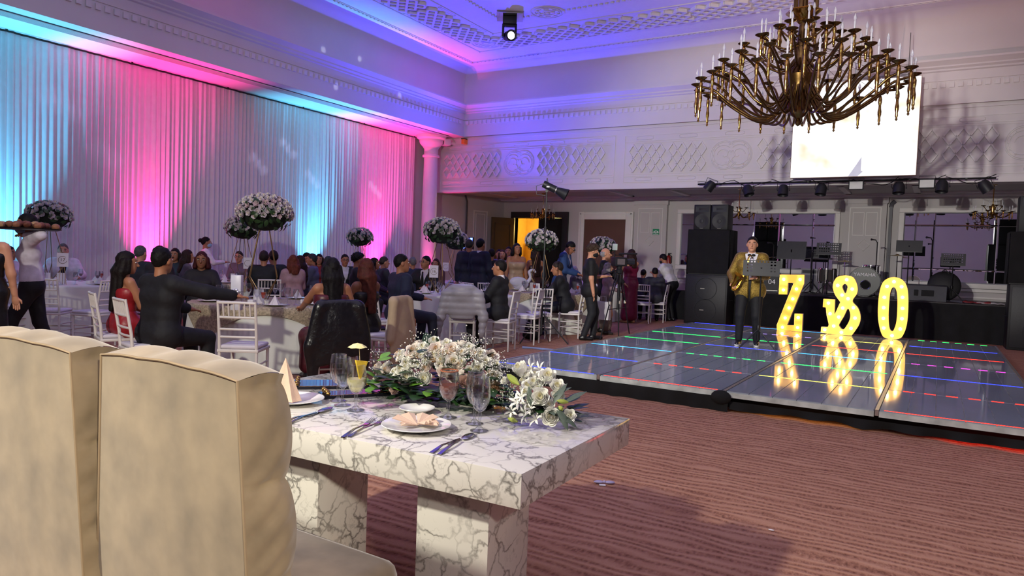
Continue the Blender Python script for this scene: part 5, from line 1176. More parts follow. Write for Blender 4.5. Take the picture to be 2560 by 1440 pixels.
# ================================================================== round tables, linen and settings
linen = mat('white_tablecloth', 'd6d8d0', .8, var=.03, bump=.1, bscale=120); overlay = mat('champagne_sequin_overlay', '9d8f76', .55, var=.45, scale=45, bump=.5, bscale=120)
woodm = mat('plywood_top', '8a7350', .6)
def cloth_mesh(R=.915, seed=0):
    rg = np.random.default_rng(seed); n = 96; ph = rg.uniform(0, 6, 4); vs = [(0, 0, .765)]; fs = []
    rows = [(R*.6, .765, 0), (R-.01, .765, 0), (R+.003, .758, 0), (R+.006, .735, .003), (R+.012, .6, .012), (R+.02, .4, .022), (R+.03, .2, .032), (R+.04, .006, .042)]
    for r, z_, a in rows:
        for i in range(n): t = 2*PI*i/n; q = a*(math.sin(11*t+ph[0])+.7*math.sin(17*t+ph[1])+.4*math.sin(5*t+ph[2])); vs.append(((r+q)*math.cos(t), (r+q)*math.sin(t), z_))
    fs += [(0, 1+i, 1+(i+1) % n) for i in range(n)]
    for k in range(len(rows)-1):
        for i in range(n): fs.append((1+k*n+i, 1+(k+1)*n+i, 1+(k+1)*n+(i+1) % n, 1+k*n+(i+1) % n))
    return MB().add(vs, fs).mesh('tablecloth', linen, 0)
def overlay_mesh(R=.93, half=1.02):
    """square overlay: flat on top, corners hanging"""
    n = 41; vs = []
    for i in range(n):
        for j in range(n):
            x = (i/(n-1)*2-1)*half; y = (j/(n-1)*2-1)*half; d = math.hypot(x, y)
            if d <= R: vs.append((x, y, .769))
            else: dr = d-R; vs.append((x/d*(R+.012+.03*min(dr, .3)), y/d*(R+.012+.03*min(dr, .3)), .769-dr*.98))
    return MB().add(vs, [(i*n+j, (i+1)*n+j, (i+1)*n+j+1, i*n+j+1) for i in range(n-1) for j in range(n-1)]).mesh('overlay', overlay, 0)
clm = [cloth_mesh(seed=k) for k in range(3)]; ovm = overlay_mesh()
def round_table(p, where, rz, over=True, k=0):
    o = thing('round_table', 'round banquet table %s' % where, 'table', (p[0], p[1], 0), rz, 'round banquet tables'); MB().lathe([(.90, .73), (.90, .755)], 40).build('tabletop', woodm, o); MB().lathe([(.28, 0), (.28, .03), (.05, .06), (.05, .70), (.2, .73)], 16).build('pedestal', blackm, o)
    c = put('tablecloth', clm[k % 3], None, (p[0], p[1], 0), (0, 0, rz)); tag(c, 'floor length white cloth on the round table %s' % where, 'tablecloth', 'white tablecloths')
    if over: c = put('table_overlay', ovm, None, (p[0], p[1], 0), (0, 0, rz)); tag(c, 'champagne sequin overlay on the round table %s' % where, 'table linen', 'sequin overlays')
    return o
wg = goblet_mesh(.205, .038, .031, .08, .034); flute = goblet_mesh(.19, .033, .028, .07, .032)
winem = drink_mesh(.08, .205, .036, .13, mat('red_wine_drink', '5a1420', .2, var=0)); orm = drink_mesh(.07, .19, .031, .15, mat('red_orange_drink', 'b03a20', .3, var=0)); creamdr = drink_mesh(.08, .205, .036, .155, mat('pale_cream_drink', 'd9d0c8', .4, var=0))
napw = mat('white_linen_napkin', 'cfc8cc', .85, var=.05); cardm = mat('white_card', 'dcd8dc', .6, var=.02)
mb = MB(); k_ = 12; mb.add([(0, 0, .115)]+[((.07+.014*(i % 2))*math.cos(2*PI*i/k_), (.05+.014*(i % 2))*math.sin(2*PI*i/k_), 0) for i in range(k_)], [(0, 1+i, 1+(i+1) % k_) for i in range(k_)]); napme = mb.mesh('napkin', napw, None)
mb = MB(); mb.add([(-.06, 0, 0), (.06, 0, 0), (.06, .02, .17), (-.06, .02, .17), (-.06, .05, 0), (.06, .05, 0)], [(0, 1, 2, 3), (3, 2, 5, 4)]); cardme = mb.mesh('menu_card', cardm, None)
plme = MB().lathe([(.06, 0), (.09, .008), (.135, .018), (.13, .02), (.085, .011), (.001, .008)], 24).mesh('plate', china, 40)
boxme = MB().box(-.035, .035, -.035, .035, 0, .05, .003).mesh('favour_box', cardm, 40); cupme = MB().lathe([(.02, 0), (.033, .055), (.031, .055), (.018, .004)], 14).mesh('cup', china, 40)
goldt = mat('gold_wire', '8d7450', .35, metal=1.0, var=.1)
TT = .772
def setting(p, where, full=True, nap_=8, seed=0):
    rg = random.Random(seed)
    for k in range(nap_):
        a = 2*PI*k/nap_+rg.uniform(-.15, .15)+.3; g = 'settings on the round table '+where
        def at_(r, da): return (p[0]+r*math.cos(a+da), p[1]+r*math.sin(a+da), TT)
        if full or k % 2 == 0: tag(put('plate', plme, None, at_(.70, 0)), 'white plate on the round table '+where, 'plate', g); 
        tag(put('napkin', napme, None, (*at_(.70 if (full or k % 2 == 0) else .68, 0)[:2], TT+.012), (0, 0, a)), 'white cone folded napkin on the round table '+where, 'napkin', g)
        for j, (da, me, lq) in enumerate(((.28, wg, (None, winem, creamdr)[rg.randrange(3)]), (.42, flute, (None, orm, None)[rg.randrange(3)]))):
            if not full and (k+j) % 2: continue
            go = goblet('wine_glass', ('stemmed glass holding a drink' if lq else 'empty stemmed glass')+' on the round table '+where, at_(.56+.05*j, da), me, g, lq)
        if k % 3 == 0: tag(put('favour_box', boxme, None, at_(.48, .1), (0, 0, a)), 'small white favour box on the round table '+where, 'box', g)
        if k % 3 == 1: tag(put('cup', cupme, None, at_(.5, -.15)), 'small white cup on the round table '+where, 'cup', g)
    for k in range(2): a = rg.uniform(0, 6); tag(put('menu_card', cardme, None, (p[0]+.42*math.cos(a+k*3), p[1]+.42*math.sin(a+k*3), TT), (0, 0, rg.uniform(0, 6))), 'folded white menu card on the round table '+where, 'card', 'settings on the round table '+where)
smallrose = {k: rose_mesh('rose', a, b_, 2, 50+i, .9) for i, (k, a, b_) in enumerate((('w', mat('white_rose_petal', 'cfc6cc', .6, var=.08), creamc), ('b', mat('pale_blush_petal', 'c9b2b8', .6, var=.08), blush)))}
def small_join(o, n, R, c, me, name, sc, seed, up=-.25, mats=None):
    """many copies of a small mesh joined over a ball"""
    rg = np.random.default_rng(seed); vs0 = np.array([v.co[:] for v in me.vertices]); fs0 = [tuple(p.vertices) for p in me.polygons]; mi0 = [p.material_index for p in me.polygons]; V = []; Q = []; MI = []
    for k in range(n):
        z_ = up+(1-up)*((k+.5)/n); a = k*2.39996+rg.uniform(-.2, .2); r_ = math.sqrt(max(0, 1-z_*z_)); nv = Vector((r_*math.cos(a), r_*math.sin(a), z_)); m_ = np.array(aim(nv, rg.uniform(0, 6)).to_3x3()); s_ = sc*rg.uniform(.8, 1.2)
        o_ = sum(len(v) for v in V); V.append(vs0*s_ @ m_.T+np.array(c)+np.array(nv)*np.array(R)*rg.uniform(.94, 1.03)); Q += [tuple(i+o_ for i in f) for f in fs0]; MI += mi0
    me2 = bpy.data.meshes.new(name); me2.from_pydata([tuple(v) for v in np.concatenate(V)], [], Q)
    for m_ in me.materials: me2.materials.append(m_)
    me2.polygons.foreach_set('material_index', MI); me2.polygons.foreach_set('use_smooth', [True]*len(Q)); me2.update(); return put(name, me2, o)
def centerpiece(p, where, top=2.10, R=.33, near=False, seed=0):
    o = thing('tall_centerpiece', 'gold stand with a rose ball on the table '+where, 'centerpiece', (p[0], p[1], TT), seed*.7, 'tall rose centerpieces'); zc = top-TT-.26; zt = zc-.20
    for k in range(4):
        a = k*PI/2+.4; MB().tube([(.05*math.cos(a+.5), .05*math.sin(a+.5), 0.0), (.23*math.cos(a), .23*math.sin(a), .30), (.08*math.cos(a), .08*math.sin(a), zt)], .006, 6).build('rod', goldt, o)
        MB().tube([(.05*math.cos(a+.5), .05*math.sin(a+.5), 0.0), (.23*math.cos(a+1.57), .23*math.sin(a+1.57), .30)], .005, 6).build('rod', goldt, o)
    MB().tube([(.085*math.cos(t*PI/10), .085*math.sin(t*PI/10), zt) for t in range(20)], .006, 6, closed=True).build('top_ring', goldt, o)
    MB().ball((0, 0, zc-.02), (R*.84, R*.84, .20), 16, 10).build('foliage_core', mat('foliage_core', '0f1a10', .9), o)
    n = 110
    if near:
        rg = random.Random(seed)
        for k in range(n):
            z_ = -.25+1.25*(k+.5)/n; a = k*2.39996; r_ = math.sqrt(1-z_*z_); nv = Vector((r_*math.cos(a), r_*math.sin(a), z_)); f = put('rose', smallrose['b' if k % 4 == 0 else 'w'], o); f.matrix_local = Matrix.Translation((nv.x*R, nv.y*R, zc+nv.z*.24)) @ aim(nv, k) @ Matrix.Scale(rg.uniform(.038, .052), 4)
    else: small_join(o, n, (R, R, .24), (0, 0, zc), smallrose['w'], 'roses', .042, seed)['kind'] = 'stuff'
    small_join(o, 130, (R*1.0, R*1.0, .24), (0, 0, zc-.01), lf[0], 'leaves', .085, seed+5, up=-.75)['kind'] = 'stuff'
    return o
ringm2 = mat('gold_print', '6d5a3a', .5, var=0)
def number_sign(p, num, where, rz, z=TT, easel=.28):
    o = thing('table_number', 'white number card on the round table '+where, 'sign', (p[0], p[1], z), rz, 'table number cards')
    for s_ in (-1, 1): MB().tube([(s_*.05, -.02, 0), (s_*.02, 0, easel), (0, 0, easel+.06)], .003, 5).build('easel_leg', goldt, o)
    MB().tube([(0, .08, 0), (0, 0, easel+.05)], .003, 5).build('easel_leg', goldt, o)
    c = MB().box(-.075, .075, -.012, -.008, easel-.01, easel+.20).build('card', cardm, o)
    MB().tube([(.055*math.cos(t*PI/12), -.014, easel+.095+.055*math.sin(t*PI/12)) for t in range(3, 24)], .003, 5).build('printed_ring', ringm2, o)
    if num: put('lettering', text_mesh(num, .07, .001, ringm2), o, (0, -.0135, easel+.095), (PI/2, 0, 0))
    return o
# ================================================================== the guests' tables
TB = dict(T17=gp(150, 11.2), T1=gp(678, 8.85), T16=gp(1158, 12.4), T3=gp(1380, 14.4), T4=gp(1480, 17.6), T5=gp(605, 13.7), T6=gp(898, 17.6), T7=gp(1140, 18.0), T8=gp(1605, 19.3))
WH = dict(T17='by the waiter with the tray', T1='behind the velvet chairs', T16='with the white puffer jacket', T3='behind the lamp stand', T4='in front of the brown door', T5='next to the pink drape light', T6='below the blue drape light', T7='near the white column', T8='under the exit sign')
for i, (k, p) in enumerate(TB.items()):
    round_table(p, WH[k], .35+i*.5 if k != 'T1' else -.75, over=k in ('T1', 'T3', 'T5', 'T6'), k=i); setting(p, WH[k], full=k in ('T1', 'T16'), nap_=8 if k in ('T1', 'T16', 'T17', 'T3') else 5, seed=i)
def off(p, dx=0.0, dt=0.0):
    """shift sideways (right in the view) and away from the camera"""
    a = Vector((p[0], p[1], 0)).normalized(); r = Vector((a.y, -a.x, 0)); q = Vector((p[0], p[1], 0))+a*dt+r*dx; return q
for k, px, t, top in (('T17', 122, 0, 2.08), ('T1', 660, 0, 2.13), ('T16', 1090, 0, 2.11), ('T3', 1352, 0, 2.05), ('T4', 1505, 0, 2.06), ('T5', 606, 0, 2.08), ('T6', 898, 0, 2.06), ('T7', 1140, 0, 2.06)):
    p = TB[k]; dep = Vector((p.x, p.y, 0)).dot(Vector(_F)); q = gp(px, dep); d = (Vector((q.x, q.y, 0))-Vector((p.x, p.y, 0)))
    if d.length > .38: d = d.normalized()*.38
    centerpiece((p.x+d.x, p.y+d.y), WH[k], top, .335 if k == 'T1' else .33, near=k == 'T1', seed=3+list(TB).index(k))
facecam = lambda p: math.atan2(p[0], -p[1])  # rotation that turns local -Y to the camera
for k, px, t, num in (('T17', 157, 10.7, '17'), ('T16', 1086, 12.15, '16'), ('T6', 922, 17.3, ''), ('T7', 1115, 17.6, ''), ('T5', 620, 13.2, '')):
    p = gp(px, t); number_sign(p, num, WH[k], -math.atan2(p.x, p.y))

# ================================================================== chairs
def chair_at(px, t, rel, label): p = gp(px, t); return chiavari(label, p, heading(p, rel))
chair_at(132, 9.75, 25, 'white ballroom chair behind the walking waiter')
chair_at(238, 9.75, -50, 'white ballroom chair turned sideways by the tablecloth near the waiter')
chair_at(616, 6.95, 18, 'empty white ballroom chair pulled out behind the velvet chairs')
c_red = chair_at(300, 7.4, 80, 'white ballroom chair under the woman in red')
c_suit = chair_at(372, 6.75, 72, 'white ballroom chair under the man reaching with a silver box')
c_lea = chair_at(836, 7.30, -14, 'white ballroom chair draped with a black leather jacket')
c_bei = chair_at(955, 8.25, -60, 'white ballroom chair draped with a beige jacket')
chair_at(975, 10.1, 70, 'white ballroom chair under the man in a navy suit with his hand hanging')
c_puf = chair_at(1163, 10.75, 4, 'white ballroom chair draped with a white puffer jacket')
chair_at(1258, 10.95, -72, 'white ballroom chair under the man in a dark suit in profile')
chair_at(1322, 11.9, -75, 'empty white ballroom chair beside the lamp stand')
chair_at(1352, 12.5, -15, 'empty white ballroom chair in shade behind the lamp stand')
chair_at(1432, 13.12, -80, 'white ballroom chair under the man bent over the table')
chair_at(1612, 16.9, 8, 'white ballroom chair beside the woman in magenta')
chair_at(1648, 17.3, -80, 'white ballroom chair seen edge on by the black loudspeakers')
chair_at(676, 12.1, 0, 'white ballroom chair under the man in black with his back turned')
chair_at(1225, 14.2, 10, 'white ballroom chair behind the young man standing in navy'); chair_at(1188, 13.9, 40, 'white ballroom chair between the table and the standing men')
chair_at(20, 10.2, 60, 'white ballroom chair left of the walking waiter')
# garments hung over chair backs (local to the chair)
def garment(chair, name, label, slabs, caps, m, res=.014, bump=None, cut=None):
    E3 = np.eye(3); pr = [('e', A_(*c), np.array(r), E3, .05) for c, r in slabs]+[('c', A_(*a), A_(*b_), r0, r1, .05) for a, b_, r0, r1 in caps]
    V, Q = implicit(pr, res, bump=bump, cut=cut); o = put(name, npmesh(name, V, Q, m)); o.location = chair.location; o.rotation_euler = chair.rotation_euler; return tag(o, label, 'jacket')
leather = mat('black_leather', '101013', .28, var=.2, scale=20, bump=.5, bscale=22); beigec = mat('beige_wool', 'b09c7e', .85, var=.08, bump=.2, bscale=60); puff = mat('white_puffer_nylon', '98969c', .45, var=.05, bump=.3, bscale=16)
crs = lambda X, Y, Z: .005*np.sin(24*X+3*np.sin(7*Z))*np.clip((.95-Z)*2, 0, 1)
def zcut(z0): return lambda X, Y, Z: z0+.03*np.sin(9*X)-Z+0*Y
garment(c_lea, 'leather_jacket', 'black leather jacket hanging over a chair back', [((0, -.285, .50), (.30, .055, .42)), ((0, -.30, .42), (.28, .045, .36))], [((-.17, -.25, .90), (.17, -.25, .90), .048, .048), ((-.20, -.27, .87), (-.285, -.27, .50), .060, .045), ((-.285, -.27, .50), (-.27, -.29, .20), .045, .038), ((.20, -.27, .87), (.27, -.27, .46), .060, .045), ((.27, -.27, .46), (.25, -.28, .24), .045, .038)], leather, .014, crs, lambda X, Y, Z: (.34+.05*np.sin(7*X)-Z)*(np.abs(X) < .20)+(.16-Z)*(np.abs(X) >= .20)+0*Y)
garment(c_bei, 'beige_jacket', 'beige coat hanging over a chair back beside the auburn woman', [((0, -.285, .48), (.26, .05, .44)), ((0, -.30, .36), (.25, .05, .34))], [((-.15, -.25, .90), (.15, -.25, .90), .046, .046), ((.18, -.27, .87), (.27, -.29, .44), .055, .040), ((-.18, -.27, .87), (-.26, -.29, .46), .055, .040)], beigec, .014, crs, zcut(.16))
pf = lambda X, Y, Z: -.010*np.abs(np.sin((Z+.02)*PI/.095))+.006
garment(c_puf, 'puffer_jacket', 'cropped white puffer jacket with a hood hanging over a chair back', [((0, -.28, .72), (.27, .085, .26)), ((0, -.34, .88), (.15, .06, .11))], [((-.17, -.25, .90), (.17, -.25, .90), .070, .070), ((-.12, -.27, .96), (.12, -.27, .96), .055, .055), ((-.24, -.27, .86), (-.32, -.27, .52), .080, .066), ((-.32, -.27, .52), (-.36, -.26, .24), .066, .050), ((.24, -.27, .86), (.32, -.27, .54), .080, .066), ((.32, -.27, .54), (.30, -.27, .28), .066, .050)], puff, .014, pf, lambda X, Y, Z: (.50-Z)*(np.abs(X) < .235)+(.2-Z)*(np.abs(X) >= .235)+0*Y)

# ================================================================== guests near the velvet chairs
person('woman with long dark hair in a red dress, seated', gp(312, 7.4), 68, sit=True, ht=1.64, sk='tan', top=('dress', '8e1a22'), sleeve=0, bot=('skirt', '8e1a22'), hair=('long', '120b0a'), fem=True, head=(15, -5), res=.018)
silver = mat('silver_foil', 'c9c8d0', .2, metal=.8, var=.2, scale=30)
def held_box(o, k):
    wr = k['arms'][1][2]; M_ = o.matrix_basis; p = M_ @ Vector(wr); b_ = thing('gift_box', 'silver wrapped box held up by the man in black', 'gift', (p.x, p.y, p.z-.10), o.rotation_euler[2]+.5)
    MB().box(-.05, .05, .05, .13, -.05, .30, .006).build('box', mat('pale_gift_wrap', 'c8c8d4', .35, var=.1), b_); MB().box(-.052, .052, .048, .132, .10, .14).build('ribbon', silver, b_)
    for k_ in range(5): MB().ball((.02*math.cos(k_*1.26), .045, .13+.02*math.sin(k_*1.26)), (.02, .012, .02), 8, 6).build('bow_loop', silver, b_)
person('man in a black suit seen from behind, stretching out an arm with a silver box', gp(404, 6.75), 52, sit=True, ht=1.76, sk='tan', top=('jacket', '0b0c12'), bot=('trousers', '0b0c12'), hair=('short', '0d0a0a'), head=(-10, 0), rh=(.44, .46, .36), lh=(-.15, .42, .2), wide=1.08, res=.018, extra=held_box, rfoot=(.16, .42, 0), lfoot=(-.10, .46, 0))
person('woman with dark red hair facing over the table, smiling', gp(505, 9.9), 186, sit=True, ht=1.66, sk='brown', top=('shirt', '140f14'), hair=('mid', '3a1015'), fem=True, lh=(-.2, .4, .24), rh=(.2, .42, .3), head=(0, -4))
person('woman with long black hair and bare shoulders in burgundy, seen from behind', gp(832, 7.52), -20, sit=True, ht=1.66, sk='tan', top=('dress', '4a1420'), sleeve=0, bot=('skirt', '4a1420'), hair=('long', '0f0c0e'), fem=True, lh=(-.16, .5, .22), rh=(.20, .25, .1), res=.018, face=False)
person('woman with long auburn hair in a black dress, seen from behind', gp(917, 8.35), -42, sit=True, ht=1.66, sk='brown', top=('dress', '0c0b0e'), sleeve=0, bot=('skirt', '0c0b0e'), hair=('long', '4a221a'), fem=True, res=.018, face=False)
person('man in a navy suit twisted on his chair with one hand hanging', gp(1003, 10.05), 62, sit=True, ht=1.80, sk='tan', top=('jacket', '141c33'), bot=('trousers', '12182b'), hair=('short', '100c0b'), head=(20, 0), rh=(.30, .03, -.02), lh=(-.1, .4, .2), wide=1.1, res=.018, rfoot=(.16, .50, 0))
person('young man in glasses, black suit and tie seated behind the number card', gp(1066, 13.75), 206, sit=True, ht=1.76, sk='tan', top=('jacket', '0c0c10'), shirt='c8c4c8', tie='0a0a0c', hair=('short', '0c0a0b'), glasses=True, head=(20, 0), lh=(-.2, .42, .23), rh=(.2, .42, .23))
person('man in a dark suit with white collar seated in profile beside the puffer jacket', gp(1252, 10.95), -72, sit=True, ht=1.74, sk='tan', top=('jacket', '101116'), shirt='d8d4d8', hair=('short', '120d0c'), lh=(-.1, .36, .12), rh=(.1, .36, .12), res=.018)
# waiter striding past with a tray
def tray(o, k):
    wr = k['arms'][-1][2]; p = o.matrix_basis @ Vector(wr); t = thing('serving_tray', 'oval dark tray heaped with food carried at shoulder height by a waiter', 'tray', (p.x, p.y, p.z+.055), o.rotation_euler[2])
    b_ = MB(); b_.lathe([(.30, 0), (.34, .012), (.345, .025), (.33, .022), (.29, .010), (.001, .008)], 30); b_.build('tray', mat('tray_black', '141318', .35), t)
    rg = random.Random(4)
    for i in range(16): a = i*2.4; r_ = .06+.015*i; m_ = mat('food_%d' % (i % 3), ('8a5a40', '6a3a2a', 'b08a60')[i % 3], .6, var=.3, scale=20); MB().ball((r_*math.cos(a), r_*math.sin(a), .045+.03*(1-r_/.3)), (.06, .045, .04), 8, 6).build('food_portion', m_, t)
person('waiter in a white shirt and black apron striding with a tray', gp(82, 8.1), -88, ht=1.72, sk='tan', top=('shirt', 'cfc8d8'), bot=('trousers', '0d0d12'), hair=('short', '100d0c'), mask='8aa8c0', lh=(-.22, .06, .55), rh=(.22, -.04, -.12), lfoot=(-.09, .22, .02), rfoot=(.09, -.22, 0), lean=(4, 0), res=.018, extra=tray)
person('bare armed guest in black standing beside the waiter', gp(-32, 7.2), 20, ht=1.66, sk='light', top=('dress', '0b0b10'), sleeve=0, bot=('skirt', '0b0b10'), hair=('bun', '1a1210'), fem=True, face=False)
person('grey haired man in a white jacket and bow tie behind a number card', gp(158, 12.45), 180, sit=True, ht=1.72, sk='light', top=('jacket', 'c9c2cc'), shirt='17161c', hair=('short', '55504e'), bow=True, lh=(-.22, .40, .23), rh=(.22, .40, .23), wide=1.15)
person('dark haired guest in white seated past the waiter', gp(22, 11.1), 130, sit=True, ht=1.58, sk='tan', top=('shirt', 'cfcad4'), hair=('short', '120d0c'), fem=True)
person('waitress in white with a bun and face mask standing by the drape', gp(514, 14.9), 85, ht=1.62, sk='tan', top=('shirt', 'd8d2da'), bot=('trousers', '101014'), hair=('bun', '0e0b0c'), mask='8fb0c8', fem=True, rh=(.1, .38, .25), lh=(-.1, .38, .25))
# ---- guests at the tables along the drape
G = [
 ('grey haired man seated behind the woman in red', 347, 11.6, 40, 1.76, 'light', ('jacket', '22242c'), ('short', '4c4a4c'), False),
 ('woman with a black bun seated behind the man in black', 396, 11.2, 30, 1.78, 'tan', ('shirt', '201b22'), ('bun', '0c0a0b'), True),
 ('woman in dark teal with short dark hair by the pink drape light', 440, 13.2, 200, 1.70, 'tan', ('shirt', '25303a'), ('bob', '17100f'), True),
 ('woman with brown shoulder length hair seated in profile', 463, 12.9, 80, 1.66, 'tan', ('shirt', '5a4e58'), ('mid', '2a1a14'), True),
 ('woman in glasses seated behind the silver box', 600, 14.9, 200, 1.66, 'light', ('shirt', '6a5c66'), ('short', '2a1d1a'), True),
 ('broad man in a black suit with his back turned', 660, 12.4, 4, 1.74, 'tan', ('jacket', '0d0e14'), ('short', '231a18'), False),
 ('man in a black jacket leaning towards his neighbour', 686, 13.0, -20, 1.76, 'tan', ('jacket', '15161c'), ('short', '1a1312'), False),
 ('woman with a copper bob in a pale pink top', 735, 12.3, -15, 1.62, 'light', ('shirt', '9a7a80'), ('bob', '5a2a1c'), True),
 ('woman with bare shoulders beside the copper haired woman', 755, 13.2, -60, 1.60, 'tan', ('dress', '2a1c22'), ('mid', '2a1612'), True),
 ('dark haired man seated in shade by the blue drape light', 764, 16.7, 120, 1.70, 'tan', ('jacket', '17181e'), ('short', '120e0e'), False),
 ('man in a grey jacket looking across the table', 786, 14.2, -80, 1.68, 'tan', ('jacket', '5a5f70'), ('short', '2b2a2c'), False),
 ('smiling woman with long black hair in red', 799, 15.6, 185, 1.66, 'tan', ('shirt', '7a1a20'), ('long', '0d0a0b'), True),
 ('woman in pale green behind the two long haired women', 818, 15.0, 60, 1.58, 'tan', ('shirt', '4c6a68'), ('bob', '2e3a3a'), True),
 ('young man in glasses and a dark suit between the long haired women', 862, 14.6, 170, 1.70, 'tan', ('jacket', '14151b'), ('short', '0c0a0a'), False),
 ('man with thick dark curls seated in profile', 889, 12.9, 85, 1.78, 'tan', ('jacket', '1b1a22'), ('curly', '0d0b0c'), False),
 ('woman with dark hair seated near the number card', 932, 14.0, 100, 1.60, 'tan', ('shirt', '3b2a3a'), ('mid', '17100f'), True),
 ('older man with grey temples turned to his left', 956, 14.6, 70, 1.66, 'light', ('jacket', '2a2c38'), ('short', '37302e'), False),
 ('man with white hair in a navy jacket seen from behind', 1033, 15.2, -10, 1.68, 'tan', ('jacket', '1c2440'), ('short', '6a6668'), False),
 ('woman with brown hair seated near the white column', 1092, 16.0, 200, 1.64, 'tan', ('shirt', '5a3a3a'), ('mid', '3a2218'), True),
 ('white haired woman bowed at the table behind the lamp stand', 1450, 16.5, -60, 1.56, 'light', ('shirt', '4a4650'), ('bob', 'b9b4b2'), True),
 ('man in a grey suit bent over the table by the loudspeakers', 1640, 17.2, -5, 1.62, 'tan', ('jacket', '2c2d33'), ('short', '120e0d'), False),
 ('dark suited guest hunched beside the man in grey', 1606, 17.45, 15, 1.50, 'tan', ('jacket', '14151a'), ('short', '120e0d'), False),
]
for l, px, t, rel, ht, sk_, tp_, hr, fm in G:
    person(l, gp(px, t), rel, sit=True, ht=ht, sk=sk_, top=tp_, sleeve=0 if tp_[0] == 'dress' else 1.0, hair=hr, fem=fm, res=.026, face=abs(rel) > 60, glasses='glasses' in l, shirt='c0bcc4' if tp_[0] == 'jacket' and abs(rel) > 100 else None, lean=(14, 0) if 'bent' in l or 'hunched' in l or 'bowed' in l else (3, 0), bot=('trousers', '14151b'))
# ---- standing groups at the back
St = [
 ('tall man in a navy suit standing with his back turned by the blue lamps', 1172, 15.5, 10, 1.79, 'tan', ('jacket', '141a30'), ('short', '2a2828'), False, ('trousers', '12172a'), {}),
 ('young man in navy with a white collar standing beside the tall man', 1200, 15.0, 40, 1.80, 'tan', ('jacket', '131a2e'), ('short', '0d0b0b'), False, ('trousers', '11162a'), dict(collar='d4d0d8', rh=(.25, .1, -.05))),
 ('short haired guest in black standing near the diagonal wall', 1229, 15.2, 0, 1.60, 'tan', ('shirt', '14151c'), ('short', '1d1512'), False, ('trousers', '101014'), {}),
 ('dark haired young guest standing before the open door', 1247, 17.4, 170, 1.62, 'tan', ('shirt', '5b5d8c'), ('short', '0e0b0b'), False, ('trousers', '101014'), {}),
 ('laughing woman with brown hair in pale clothes', 1256, 16.4, 185, 1.60, 'light', ('shirt', 'a59aa8'), ('mid', '3a241c'), True, ('trousers', '2a2830'), {}),
 ('smiling man standing behind the laughing woman', 1271, 17.9, 190, 1.70, 'tan', ('shirt', '8d88a8'), ('short', '141010'), False, ('trousers', '141418'), {}),
 ('woman with long black hair in a beige strapless dress', 1291, 15.3, 160, 1.74, 'tan', ('dress', 'a98f74'), ('mid', '0c0a0b'), True, ('skirt', 'a98f74'), dict(sleeve=0)),
 ('long haired woman in brown standing behind the rose stand', 1338, 15.9, -30, 1.66, 'tan', ('dress', '3a2020'), ('long', '241410'), True, ('skirt', '3a2020'), dict(sleeve=0)),
 ('man in glasses and a bright blue jacket bending to the table', 1402, 15.6, 105, 1.87, 'tan', ('jacket', '24406e'), ('short', '0d0b0b'), False, ('trousers', '1a2844'), dict(shirt='d4d2da', glasses=True, lean=(12, 0), head=(0, -25), rh=(.12, .36, .12), lh=(-.12, .36, .10))),
 ('elderly man with white hair and a black jacket standing in profile', 1512, 14.3, 95, 1.69, 'light', ('jacket', '101116'), ('bald', '8a8688'), False, ('trousers', '14151a'), dict(rh=(.1, .4, .1))),
 ('grey haired woman in a long grey dress with a rose shawl', 1520, 13.9, 80, 1.40, 'light', ('shirt', '8a7078'), ('bob', '8d8884'), True, ('skirt', '6a5c58'), dict(shoe='2a2422', rh=(.12, .30, .12))),
 ('waiter in a white shirt and black apron bending over the table', 1682, 17.7, -60, 1.72, 'tan', ('shirt', 'cac8c8'), ('short', '120e0d'), False, ('trousers', '0e0e12'), dict(lean=(26, 0), lh=(-.1, .5, .25), rh=(.1, .5, .22), mask='1a1a20')),
 ('woman in a fitted one shoulder magenta gown holding up a phone', 1578, 16.7, -38, 1.73, 'light', ('dress', '6e1538'), ('mid', '2a1710'), True, ('skirt', '6e1538'), dict(sleeve=0, lh=(-.10, .36, .30), rh=(.05, .38, .30), wide=1.06, shoe='b08a60')),
 ('cameraman with curly hair, black polo shirt and black mask', 1476, 12.75, 82, 1.73, 'light', ('tee', '0b0c10'), ('curly', '3a2c22'), False, ('trousers', '17191f'), dict(sleeve=.38, mask='0c0c10', head=(0, -14), hem=.06, lh=(-.10, .28, .22), rh=(.24, .05, -.16), lfoot=(-.12, .12, 0), rfoot=(.08, -.08, 0), wide=1.08, res=.018)),
]
for l, px, t, rel, ht, sk_, tp_, hr, fm, bt, kw in St:
    kw = dict(kw); kw.setdefault('res', .024); kw.setdefault('sleeve', 1.0)
    person(l, gp(px, t), rel, ht=ht, sk=sk_, top=tp_, hair=hr, fem=fm, bot=bt, face=abs(rel) > 50, **kw)
person('man in a dark suit bent over the table with his back turned', gp(1418, 13.15), -85, sit=True, ht=1.78, sk='tan', top=('jacket', '0e0f15'), bot=('trousers', '11141f'), shoe='1a2050', hair=('short', '2a221e'), lean=(14, 0), wide=1.12, res=.02, lh=(-.15, .5, .2), rh=(.15, .5, .2), lfoot=(-.10, .52, 0), rfoot=(.12, .42, 0))
